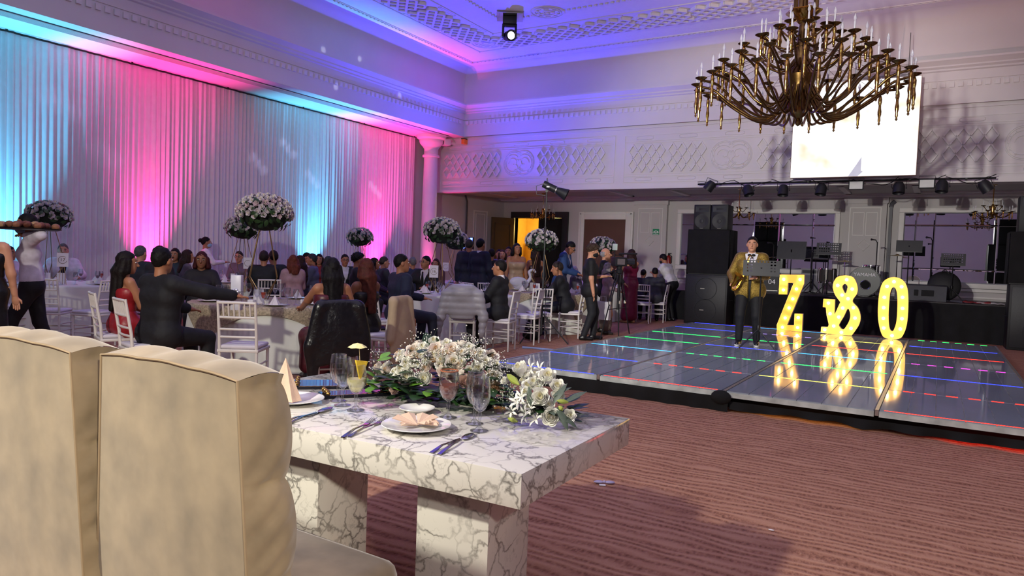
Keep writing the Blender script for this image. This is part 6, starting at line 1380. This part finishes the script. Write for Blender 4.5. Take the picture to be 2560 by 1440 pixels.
# ---- saxophone player on the dance floor
goldseq = mat('gold_sequin_fabric', '8d7430', .35, metal=.55, var=.5, scale=70, bump=.6, bscale=150)
sp_ = onz(1868, 863, DZt)
MATS['cloth_seqgold'] = goldseq
SAXK = {}
sax = person('man in a gold sequin jacket and bow tie holding a saxophone', (sp_.x, sp_.y), 184, ht=1.69, sk='light', top=('jacket', 'seqgold'), bot=('trousers', '0d0e12'), shoe='111116', shirt='d8d6da', open_coat=.015, hair=('short', '14100f'), bow=True, rh=(.24, .20, .06), lh=(-.10, .30, .16), wide=1.10, hem=.08, res=.017, z0=DZt, lfoot=(-.13, -.02, 0), rfoot=(.13, .05, 0), extra=lambda o, k: SAXK.update(k))
sx_ = thing('saxophone', 'brass saxophone held in front of the gold jacket', 'saxophone', sax.location, sax.rotation_euler[2]); saxb = mat('saxophone_brass', 'b8892e', .18, metal=1.0, var=.15, scale=30)
bodyp = smooth_loop([(-.02, .17, 1.36), (.0, .19, 1.40), (.035, .20, 1.36), (.06, .215, 1.20), (.14, .23, .98), (.20, .24, .88), (.235, .255, .875), (.235, .275, .93), (.19, .295, 1.02), (.14, .32, 1.09)], 4, False); nb = len(bodyp)
MB().tube(bodyp, [.007+.034*(i/nb)**1.5+(.045*((i/nb)-.86)/.14 if i/nb > .86 else 0) for i in range(nb)], 12).build('body', saxb, sx_)
for i in range(9): q = Vector(bodyp[int(nb*(.28+.05*i))]); MB().lathe([(.016, 0), (.018, .006), (.0, .008)], 10).build('key_cup', saxb, sx_, loc=(q.x-.01, q.y+.03, q.z), rot=(-PI/2, 0, 0))
MB().tube([tuple(np.array(bodyp[int(nb*t)])+A_(-.02, .035, 0)) for t in (.22, .35, .5, .62)], .004, 5).build('key_rod', saxb, sx_); MB().tube([(-.02, .17, 1.36), (-.022, .12, 1.38)], [.007, .005], 8).build('mouthpiece', blackm, sx_)
for sd in (-1, 1):   # white soles and a pale tick on the trainers
    an = SAXK['lg'][sd][2]; s_ = SAXK['s']; g = an[2]-.085*s_
    V, Q = implicit([('c', A_(an[0], an[1]-.045*s_, .012), A_(an[0]+.012*sd, an[1]+.155*s_, .012), .046*s_, .040*s_, 0)], .012, cut=lambda X, Y, Z: np.maximum(Z-.022, .002-Z)+0*X*Y); put('shoe_sole', npmesh('shoe_sole', V, Q, mat('white_rubber', 'd8d8d4', .5)), sax)
    tk = MB(); sgn = sd; tk.tube([(an[0]+sd*.048, an[1]+.02, .055), (an[0]+sd*.049, an[1]+.05, .045), (an[0]+sd*.045, an[1]+.12, .065)], [.002, .006, .001], 5); tk.build('shoe_mark', mat('white_print', 'e8e8ea', .5, var=0), sax)
mp = onz(1893, 872, DZt); k = (ony(1901, 667, mp.y)-ony(1900, 667, mp.y)).x
music_stand((mp.x, mp.y, DZt), 'perforated black music stand in front of the saxophone player', 0, 90*k, .245, ony(1893, 689, mp.y).z-DZt, 'edge', heading(mp, 0), .30)
# ================================================================== great chandelier
cc = ony(1998, 250, 10.8); CX, CYY = cc.x, cc.y; zpx = lambda y: ony(1998, y, 10.8).z
aged = mat('aged_brass', '7d6238', .24, metal=1.0, var=.25, scale=18); bright = mat('bright_brass', 'c79f52', .16, metal=1.0, var=.3, scale=40); wax = mat('candle_sleeve', 'cfcdd2', .5, var=0); flame = mat('clear_flame_bulb', 'f4f4fa', .05, var=0, trans=.6, ior=1.2)
ch = thing('chandelier', 'great tiered brass chandelier with candle bulbs above the dance floor', 'chandelier', (CX, CYY, 0))
Z0 = zpx(300); dz = lambda y: zpx(y)
MB().lathe([(.0, dz(316)), (.03, dz(312)), (.05, dz(305)), (.03, dz(298)), (.10, dz(288)), (.16, dz(270)), (.14, dz(240)), (.20, dz(205)), (.22, dz(190)), (.12, dz(170)), (.09, dz(140)), (.11, dz(120)), (.07, dz(105)), (.06, dz(75)), (.05, dz(62))], 20).build('column', aged, ch)
MB().lathe([(.05, dz(62)), (.09, dz(55)), (.24, dz(34)), (.25, dz(30)), (.23, dz(30))], 6).build('crown', bright, ch)
for k in range(3): a = k*2.094+.4; MB().tube([(.16*math.cos(a), .16*math.sin(a), dz(32)), (.16*math.cos(a), .16*math.sin(a), ZC-.02)], .035, 8).build('hanger_tube', aged, ch)
MB().tube([(0, 0, dz(40)), (0, 0, ZC-.02)], .05, 10).build('hanger_tube', aged, ch); MB().lathe([(.3, ZC-.06), (.32, ZC-.02)], 20).build('ceiling_rose', aged, ch)
def bead(z0, ln):
    p = [(.0, z0)]; n = 9
    for i in range(n): t = (i+.5)/n; p += [(.012+.016*math.sin(PI*(t*2.3 % 1)), z0-ln*t)]
    return p+[(.010, z0-ln*1.02), (.020, z0-ln*1.06), (.004, z0-ln*1.12)]
dropl = MB().lathe(bead(0, .40), 8).mesh('drop', bright, 60); drops = MB().lathe(bead(0, .26), 8).mesh('drop', bright, 60)
cup = MB().lathe([(.01, -.03), (.05, -.012), (.085, .010), (.082, .014), (.02, .002), (.02, .02)], 14).mesh('cup', aged, 60)
cand = MB().lathe([(.013, .01), (.013, .13), (.010, .135)], 8).mesh('candle_sleeve', wax, 60); bul = MB().lathe([(.010, .135), (.021, .165), (.017, .19), (.005, .225), (.001, .235)], 10).mesh('flame_bulb', flame, 60)
def tier(n, pts, a0, drop, r=.017):
    arm_ = MB().tube(smooth_loop([(p[0], 0, p[1]) for p in pts], 4, False), r, 7).mesh('arm', aged, 60); e = pts[-1]
    for k in range(n):
        a = a0+2*PI*k/n; put('arm', arm_, ch, (0, 0, 0), (0, 0, a)); p = (e[0]*math.cos(a), e[0]*math.sin(a), e[1]+.02)
        c = put('cup', cup, ch, p); put('candle_sleeve', cand, c); put('flame_bulb', bul, c); put('drop', drop, c, (0, 0, -.02))
tier(24, [(.14, dz(195)), (.20, dz(240)), (.38, dz(291)), (.62, dz(292)), (.95, dz(255)), (1.18, dz(222)), (1.42, dz(212))], .05, dropl, .019)
tier(16, [(.13, dz(175)), (.18, dz(215)), (.36, dz(262)), (.60, dz(245)), (.85, dz(190)), (1.12, dz(165))], .2, dropl, .017)
tier(12, [(.10, dz(150)), (.22, dz(175)), (.42, dz(165)), (.62, dz(130)), (.82, dz(120))], 0, drops, .015)
tier(8, [(.08, dz(110)), (.2, dz(122)), (.36, dz(112)), (.50, dz(88))], .3, drops, .013); tier(6, [(.06, dz(90)), (.14, dz(95)), (.22, dz(85)), (.30, dz(70))], .1, drops, .012)
wr_ = MB()
for k in range(24): a = .05+2*PI*k/24; a2 = a+.13; wr_.tube([(1.40*math.cos(a), 1.40*math.sin(a), dz(208)), (.10*math.cos(a2), .10*math.sin(a2), dz(118))], .003, 4)
wr_.build('tie_wires', aged, ch)
# ---- small chandeliers of the bay
def small_chand(px, Y, label, rot=0.0):
    p = ony(px, 520, Y); o = thing('small_chandelier', label, 'chandelier', (p.x, Y, 0), rot, 'small brass chandeliers'); zt = 3.42; zb_ = ony(px, 545, Y).z
    MB().tube([(0, 0, zt), (0, 0, zb_+.30)], .010, 6).build('chain', bright, o); MB().lathe([(.06, zt-.03), (.06, zt)], 12).build('canopy', bright, o)
    MB().lathe([(.0, zb_-.02), (.03, zb_), (.015, zb_+.03), (.05, zb_+.08), (.03, zb_+.16), (.05, zb_+.22), (.02, zb_+.30)], 12).build('column', bright, o)
    ar = MB().tube(smooth_loop([(.03, 0, zb_+.12), (.12, 0, zb_+.02), (.26, 0, zb_+.03), (.36, 0, zb_+.12)], 4, False), .009, 6).mesh('arm', bright, 60); ar2 = MB().tube(smooth_loop([(.03, 0, zb_+.2), (.10, 0, zb_+.16), (.18, 0, zb_+.25)], 4, False), .008, 6).mesh('arm', bright, 60)
    sm = Matrix.Scale(.55, 4)
    for k in range(8):
        a = k*PI/4+.2; put('arm', ar, o, (0, 0, 0), (0, 0, a))
        for me, q in ((cup, 'cup'), (cand, 'candle_sleeve'), (bul, 'flame_bulb'), (drops, 'drop')): f = put(q, me, o, (.36*math.cos(a), .36*math.sin(a), zb_+.13)); f.scale = (.6, .6, .6)
    for k in range(4):
        a = k*PI/2; put('arm', ar2, o, (0, 0, 0), (0, 0, a))
        for me, q in ((cup, 'cup'), (cand, 'candle_sleeve'), (bul, 'flame_bulb')): f = put(q, me, o, (.18*math.cos(a), .18*math.sin(a), zb_+.26)); f.scale = (.6, .6, .6)
small_chand(1848, 18.6, 'small brass chandelier hanging beside the horn loudspeakers'); small_chand(2482, 18.6, 'small brass chandelier hanging at the far end of the stage', .3); small_chand(1358, 19.0, 'small brass chandelier hanging before the open door', .5)

# ================================================================== projection screen
x0 = ony(1976, 440, 17.25).x; x1 = ony(2289, 437, 17.25).x; zb0 = ony(2289, 437, 17.25).z; zt0 = ony(2302, 189, 17.25).z
sm_ = bpy.data.materials.new('overexposed_video_image'); sm_.use_nodes = True; nt = sm_.node_tree; N = nt.nodes; L = nt.links; b = N['Principled BSDF']; b.inputs['Base Color'].default_value = (.05, .05, .05, 1)
tc = nd('ShaderNodeTexCoord'); n1 = nd('ShaderNodeTexNoise'); n1.inputs['Scale'].default_value = 1.1; n1.inputs['Detail'].default_value = 3; L.new(tc.outputs['Object'], n1.inputs['Vector'])
r = nd('ShaderNodeValToRGB'); r.color_ramp.elements[0].position = .32; r.color_ramp.elements[1].position = .46; r.color_ramp.elements[0].color = (.72, .60, .40, 1); r.color_ramp.elements[1].color = (1, 1, 1, 1); L.new(n1.outputs['Fac'], r.inputs[0]); L.new(r.outputs[0], b.inputs['Emission Color']); b.inputs['Emission Strength'].default_value = 1.35
sc_ = thing('video_screen', 'bright hanging video screen washed out to white', 'screen', ((x0+x1)/2, 17.25, zb0)); w_ = (x1-x0)/2
MB().box(-w_, w_, 0, .01, 0, zt0-zb0).build('picture', sm_, sc_)
MB().box(-w_-.01, w_+.01, .011, .09, -.01, zt0-zb0+.01).build('cabinet', mat('screen_cabinet', '8d6a5a', .5), sc_)
mb = MB(); mb.prism([(-.05, 0), (.14, .0), (.24, .10), (.20, .12), (.20, .42), (.12, .28)], -.003, 0); mb.build('picture_figure', mat('pale_grey_image', 'a8a8b0', .5, var=0, emit='d0d0de', estr=.75), sc_, smooth=None)
MB().box(-.3, .3, .09, .41, .5, .7).build('mount', blackm, sc_)
for s_ in (-1, 1): MB().tube([(s_*w_*.8, .05, zt0-zb0), (s_*w_*.8, .05, 6.5-zb0)], .006, 5).build('hanging_cable', blackm, sc_)
# ================================================================== stage lamps on the balcony edge
zb1 = ony(2100, 453, 17.45).z; xa, xb = ony(1745, 455, 17.45).x, ony(2490, 450, 17.45).x
br = thing('lighting_bar', 'black pipe under the balcony edge with looping cables', 'lighting bar', (0, 17.45, zb1)); MB().tube([(xa, 0, 0), (xb, 0, 0)], .02, 8).build('pipe', blackm, br)
for k in range(6): x = xa+(xb-xa)*(k+.5)/6; MB().box(x-.02, x+.02, -.02, .20, -.012, .012).build('bracket', blackm, br)
for k in range(7):
    u = xa+(xb-xa)*k/7; v = xa+(xb-xa)*(k+1)/7; sag = (.05, .12, .03, .09, .16, .06, .14)[k]
    MB().tube([(u+(v-u)*t, -.03, .05+.03*math.sin(t*9+k)-sag*4*t*(1-t)) for t in np.linspace(0, 1, 12)], .008, 5).build('cable', blackm, br)
parb = mat('lamp_can_black', '17181d', .5, var=.1); lensb = mat('lamp_lens_dark', '2b2c33', .15, var=0)
for i, (px, py, tx, ty, l) in enumerate(((1775, 465, .6, .2, 'black lamp can turned sideways at the end of the pipe above the brown loudspeaker shadow'), (1870, 476, -.35, 0, 'black lamp can above the small chandelier by the loudspeakers'), (1958, 476, .0, 0, 'black lamp can hanging straight below the video screen edge'), (2053, 474, .1, 0, 'black lamp can between the screen and the square floodlight'), (2247, 470, .0, 0, 'black lamp can between the two square floodlights'), (2355, 466, .05, .0, 'black lamp can next to the white backed floodlight'), (2463, 466, -.6, .3, 'black lamp can tilted out near the end of the pipe'))):
    p = ony(px, py, 17.4); o = thing('lamp_can', ' '.join(l.split()[:16]), 'stage lamp', (p.x, 17.4, p.z), 0, 'black stage lamps')
    MB().lathe([(.02, .13), (.08, .12), (.115, .05), (.12, -.12), (.115, -.12), (.10, -.08), (.001, -.08)], 18).build('can', parb, o, rot=(-.25+ty, tx, 0)); MB().lathe([(.10, -.085), (.001, -.075)], 18).build('lens', lensb, o, rot=(-.25+ty, tx, 0))
    MB().tube([(-.135, 0, 0), (-.135, 0, .17), (.135, 0, .17), (.135, 0, 0)], .008, 6).build('yoke', parb, o, rot=(0, tx*.6, 0))
    for s_ in (-1, 1): MB().lathe([(.018, 0), (.018, .02)], 8).build('yoke_knob', parb, o, loc=(s_*.13, 0, 0), rot=(0, PI/2, 0))
for px, py, l in ((2140, 463, 'square floodlight with a pale face on the pipe'), (2317, 459, 'square floodlight with a white back on the pipe')):
    p = ony(px, py, 17.4); o = thing('floodlight', l, 'floodlight', (p.x, 17.4, p.z), 0, 'square floodlights'); MB().box(-.15, .15, 0, .06, -.10, .10, .01).build('housing', parb, o); MB().box(-.13, .13, -.006, 0, -.08, .08).build('face', mat('flood_face', 'b9bcb8', .4), o); MB().tube([(-.15, .03, 0), (-.15, .03, .16), (.15, .03, .16), (.15, .03, 0)], .007, 5).build('bracket', parb, o)
# ---- moving head on the ceiling
mc_ = onz(1275, 38, ZC-.02); o = thing('moving_head_lamp', 'black moving head lamp hanging from a mirrored plate on the ceiling', 'moving lamp', (mc_.x, mc_.y, ZC-.05), .55); MB().box(-.30, .30, -.30, .30, -.02, 0).build('plate', mat('mirror_plate', 'c8c8d0', .05, metal=1.0, var=0), o)
MB().box(-.16, .16, -.14, .14, -.20, -.02, .02).build('base', parb, o); yk = MB(); yk.box(-.17, -.12, -.06, .06, -.48, -.18, .01); yk.box(.12, .17, -.06, .06, -.48, -.18, .01); yk.box(-.17, .17, -.07, .07, -.23, -.19, .01); yk.build('yoke', parb, o)
hd_ = MB().lathe([(.07, -.15), (.11, -.12), (.12, .05), (.13, .15), (.115, .15), (.11, .13), (.001, .13)], 20).build('head', parb, o, loc=(0, 0, -.44), rot=(1.75, 0, .35)); MB().lathe([(.085, .132), (.001, .138)], 18).build('lens', mat('lit_lens', 'ffffff', .2, var=0, emit='f2f4ff', estr=8), hd_)
light('SPOT', 'moving_head_beam', (mc_.x+.1, mc_.y-.2, ZC-.55), 260, (.75, .75, 1.0), (-6.5, 9.5, .8), .06, spot=34, blend=.5)

# ================================================================== film crew gear
def p_on(px, py): return onz(px, py, 0)
tp_ = [p_on(1500, 850), p_on(1546, 841), p_on(1573, 835)]; cen = sum(tp_, Vector())/3; dep = cen.dot(Vector(_F)); za = 1.43-(672-hor(1545))*dep/FPX
o = thing('video_tripod', 'tall black camera tripod with a padded head', 'tripod', cen)
for q in tp_:
    d = q-cen; e = d*.12+Vector((0, 0, za-.10)); m_ = e.lerp(d, .45)
    for s_ in (-1, 1): n_ = Vector((-d.y, d.x, 0)).normalized()*.022*s_; MB().tube([e+n_, m_+n_*.8], .013, 6).build('leg_tube', parb, o)
    MB().tube([e.lerp(d, .38), d+Vector((0, 0, .01))], [.014, .012], 6).build('leg_lower', parb, o); MB().lathe([(.028, -.03), (.03, .03)], 8).build('leg_clamp', alu, o, loc=tuple(e.lerp(d, .45)))
    MB().tube([(0, 0, za*.42), e.lerp(d, .55)], .008, 5).build('spreader', parb, o)
MB().lathe([(.02, za*.40), (.02, za-.1), (.06, za-.08), (.07, za-.03), (.05, za), (.06, za+.05)], 14).build('head', parb, o)
rz_ = heading(cen, 60); a = Vector((math.sin(-rz_), math.cos(-rz_), 0)); MB().tube([Vector((0, 0, za)), -a*.45+Vector((0, 0, za-.16))], .012, 6).build('pan_handle', parb, o)
vc = thing('video_camera', 'video camera rig with monitor, cage and long microphone on a tripod', 'camera', (cen.x, cen.y, za+.05), rz_); MB().box(-.09, .09, -.14, .12, 0, .17, .015).build('body', parb, vc); MB().tube([(0, .12, .09), (0, .16, .09), (0, .30, .09)], [.06, .055, .065], 14).build('lens', lensb, vc)
MB().box(-.075, .075, -.13, -.10, .30, .42, .006).build('monitor', mat('monitor_pale', '9aa6a0', .3, emit='aebfb4', estr=.25), vc); MB().tube([(0, -.11, .17), (0, -.11, .30)], .010, 6).build('monitor_arm', parb, vc); MB().tube([(.05, -.05, .235), (.05, .34, .25)], .018, 8).build('microphone', parb, vc)
MB().tube([(-.06, -.1, .17), (-.06, -.08, .21), (-.06, .08, .21), (-.06, .1, .17)], .010, 6).build('top_handle', parb, vc); MB().box(-.13, -.09, -.10, .04, .03, .12, .006).build('battery', mat('battery_grey', '6d7268', .4), vc); MB().box(.092, .10, -.1, .06, .03, .14).build('side_panel', alu, vc)
ls = p_on(1352, 857); ld = ls.dot(Vector(_F)); zl = 1.43+(hor(1352)-478)*ld/FPX; o = thing('lamp_stand', 'black tripod stand holding a studio lamp beside the chairs', 'light stand', (ls.x, ls.y, 0))
MB().tube([(0, 0, .15), (0, 0, zl*.45), (0, 0, zl*.45), (0, 0, zl*.75), (0, 0, zl*.75), (0, 0, zl)], [.018, .018, .014, .014, .011, .011], 8).build('pole', parb, o)
for a in (.2, 2.3, 4.4): MB().tube([(0, 0, .52), (.48*math.cos(a), .48*math.sin(a), .012)], .011, 6).build('leg', parb, o); MB().tube([(0, 0, .2), (.24*math.cos(a), .24*math.sin(a), .268)], .007, 5).build('brace', parb, o)
for zz in (zl*.45, zl*.75): MB().lathe([(.025, -.04), (.025, .04)], 10).build('clamp', parb, o, loc=(0, 0, zz))
MB().tube([(.02, .0, zl*.5), (.05, .02, zl*.3), (.03, .03, .3), (.10, .1, .01)], .006, 5).build('cable', parb, o)
so_ = thing('studio_lamp', 'black cylindrical studio lamp with a flared reflector on a tall stand', 'lamp', (ls.x, ls.y, zl), heading(ls, 95))
MB().tube([(0, -.06, .12), (0, .16, .02)], [.062, .062], 14).build('body', parb, so_); MB().tube([(0, .16, .02), (0, .18, .012), (0, .34, -.06)], [.05, .06, .105], 16, caps=False).build('reflector', parb, so_); MB().box(-.015, .015, -.02, .02, -.02, .06).build('bracket', parb, so_); MB().tube([(0, 0, .10), (0, 0, .22)], [.012, .010], 6).build('handle', parb, so_)
MB().tube([(0, -.07, .12), (0, -.18, .08), (0, -.17, -.06), (0, -.02, -.08)], .006, 5).build('cable', parb, so_); MB().tube([(0, .155, .022), (0, .165, .018)], .064, 14).build('silver_band', alu, so_)
MB().box(.0625, .0645, .0, .05, .055, .075).build('printed_mark', mat('white_print', 'e8e8ea', .5, var=0), so_)
q = gp(1341, 12.55); V, Qd = implicit([('e', A_(0, 0, .17), np.array([.17, .12, .17]), np.eye(3), .0), ('e', A_(0, .03, .34), np.array([.12, .09, .12]), np.eye(3), .08), ('c', A_(-.1, -.08, .08), A_(.1, -.08, .08), .07, .07, .05)], .018, cut=lambda X, Y, Z: .003-Z+0*X*Y)
tag(put('backpack', npmesh('backpack', V, Qd, mat('bag_nylon', '0d0d10', .6, bump=.2)), None, (q.x, q.y, 0)), 'slumped black backpack on the carpet behind the lamp stand', 'backpack')
# ================================================================== small wall and table pieces
p = ony(1640, 580, YB-.14); o = thing('exit_sign', 'green exit sign with a white running figure and arrow on the pilaster', 'sign', (p.x, YB-.145, p.z)); gsm = mat('sign_green', '0e6a46', .5, emit='0e6a46', estr=.25, var=0); wpm = mat('white_print', 'e8e8ea', .5, var=0)
MB().box(-.10, .10, -.006, 0, -.09, .09).build('plate', gsm, o); mk = MB(); mk.box(-.085, .085, -.009, -.006, -.075, -.055); mk.box(-.010, .010, -.009, -.006, -.045, .03); mk.prism([(-.03, .025), (.03, .025), (0, .06)], -.009, -.006); mk.box(-.07, -.035, -.009, -.006, -.03, .03); mk.box(.035, .07, -.009, -.006, -.03, .03); mk.build('pictogram', wpm, o)
p = ony(1671, 655, YB-.1); o = thing('fire_extinguisher', 'red fire extinguisher hanging on the wall by the pilaster', 'extinguisher', (p.x, YB-.10, p.z-.22)); MB().lathe([(.0, 0), (.07, 0), (.075, .02), (.075, .34), (.05, .40), (.02, .42)], 16).build('cylinder', mat('extinguisher_red', '8a1f1c', .35), o); MB().lathe([(.02, .42), (.03, .43), (.02, .47)], 10).build('valve', blackm, o); MB().tube([(.02, 0, .45), (.09, -.02, .40), (.085, -.02, .2)], .012, 6).build('hose', blackm, o); MB().box(-.02, .08, -.012, .012, .47, .49).build('lever', blackm, o)
p = onx(1130, 356, -12.55); o = thing('wall_speaker', 'small white wall speaker by the column capital', 'speaker', (-12.95, 17.45, ony(1130, 356, 17.45).z), -.5); MB().box(-.16, .16, -.10, .10, -.09, .09, .02).build('case', white_trim, o); MB().lathe([(.075, 0), (.07, .01), (.03, .006), (.001, .004)], 18).build('driver', mat('dark_cone', '1c1c22', .5), o, loc=(.0, -.101, 0), rot=(PI/2, 0, 0)); MB().ball((.02, -.115, .0), .028, 10, 7).build('dome', chrome, o)
MB().box(-.03, .03, .08, .30, -.03, .03).build('bracket', white_trim, o)
p = ony(1158, 352, 17.55); o = thing('alarm_strobe', 'orange alarm strobe under the frieze corner', 'alarm', (p.x, 17.58, p.z)); MB().box(-.06, .06, -.05, .12, -.09, .05, .012).build('lens', mat('alarm_orange', 'c85a1e', .4, emit='c85a1e', estr=.2), o); MB().box(-.065, .065, -.052, .12, .05, .075).build('cap', blackm, o)
q = gp(1153, 19.4); o = thing('disco_light_panel', 'blue glowing disco light panel beyond the standing men', 'light panel', (q.x, q.y, 0), heading(q, 0)); MB().box(-.02, .02, 0, .04, 0, 1.65).build('pole', blackm, o); MB().box(-.34, .34, -.04, .04, 1.62, 1.95, .01).build('housing', parb, o)
for s_ in (-1, 1): MB().tube([(0, .02, .3), (s_*.35, .02, .01)], .012, 6).build('leg', blackm, o)
MB().tube([(0, .02, .3), (0, -.35, .01)], .012, 6).build('leg', blackm, o)
cell = MB().box(-.030, .030, -.012, 0, -.030, .030).mesh('light_cell', mat('blue_led_cell', '80a0ff', .3, var=0, emit='5a78ff', estr=7))
for i in range(7):
    for j in range(4):
        if j < 1 + (i > 3)*3: put('light_cell', cell, o, (-.28+i*.09, -.041, 1.67+j*.078))
q = off(TB['T3'], -.62, .1); o = thing('swan_ornament', 'pale swan ornament standing on the table behind the lamp stand', 'ornament', (q.x, q.y, TT+.006), heading(q, 80)); swm = mat('swan_white', 'b9b7c6', .45); sv = smooth_loop([(0, .10, .12), (0, .17, .22), (0, .12, .34), (0, .02, .36), (0, -.02, .30)], 5, False)[::-1]; sv = smooth_loop([(0, .12, .14), (0, .20, .26), (0, .17, .38), (0, .25, .42), (0, .30, .37)], 5, False)
MB().ball((0, 0, .11), (.10, .17, .11), 16, 10).build('body', swm, o); MB().tube(sv, [.04-.02*i/len(sv) for i in range(len(sv))], 10).build('neck', swm, o); MB().tube([(0, .29, .38), (0, .33, .35)], [.02, .004], 8).build('beak', mat('beak_dark', '3a2a20', .5), o)
for s_ in (-1, 1): MB().ball((s_*.07, -.05, .17), (.035, .17, .10), 12, 8).build('wing', swm, o)
q = gp(1512, 13.35); o = thing('paper_bag', 'white paper gift bag with cord handles by the tripod', 'bag', (q.x, q.y, .33), heading(q, 15)); bgm = mat('white_paper', 'c9c6ca', .6); bb = MB(); bb.box(-.15, .15, -.05, .05, 0, .34); bb.build('bag', bgm, o)
for s_ in (-1, 1): MB().tube([(-.06, s_*.045, .33), (-.04, s_*.045, .44), (.04, s_*.045, .44), (.06, s_*.045, .33)], .004, 5).build('handle', bgm, o)
q = p_on(1511, 1212); o = thing('fallen_bow', 'small lilac ribbon bow dropped on the carpet beside the marble table', 'bow', (q.x, q.y, .004), .5); rbm = mat('lilac_ribbon', '9a92b8', .4)
for s_ in (-1, 1): MB().ball((s_*.035, .012, .010), (.034, .016, .010), 10, 6).build('loop', rbm, o)
MB().ball((0, .012, .012), .010, 8, 6).build('knot', rbm, o); MB().box(-.035, .005, -.035, -.008, .0, .003).build('tag', cardm, o)
q = p_on(1928, 1327); tag(MB().ball((0, 0, .004), (.016, .006, .004), 8, 6).build('paper_scrap', cardm, loc=(q.x, q.y, .001)), 'tiny white scrap lying on the open carpet', 'scrap')
q = p_on(1346, 874); tag(MB().tube([(-.25, -.08, .004), (-.1, 0, .004), (.08, -.02, .004), (.25, .10, .004)], [.02, .014, .02, .006], 6).build('tape_strip', mat('pale_blue_tape', '7f8fc0', .4), loc=(q.x, q.y, .014)), 'crumpled pale blue tape on the carpet under the lamp stand', 'tape')
q = ony(1695, 760, 18.0); o = thing('draped_side_table', 'small table under a black cloth beside the loudspeakers', 'table', (q.x, 18.25, 0)); MB().box(-.30, .30, -.3, .3, .70, .73).build('top', dk, o); mb = MB(); skirt(mb, (-.31, -.31, 0), (.31, -.31, 0), .004, .74, .02, .3, 61); skirt(mb, (.31, -.31, 0), (.31, .31, 0), .004, .74, .02, .3, 62); skirt(mb, (-.31, .31, 0), (-.31, -.31, 0), .004, .74, .02, .3, 63); mb.box(-.32, .32, -.32, .32, .731, .742); mb.build('cloth', blackcloth, o, smooth=0)
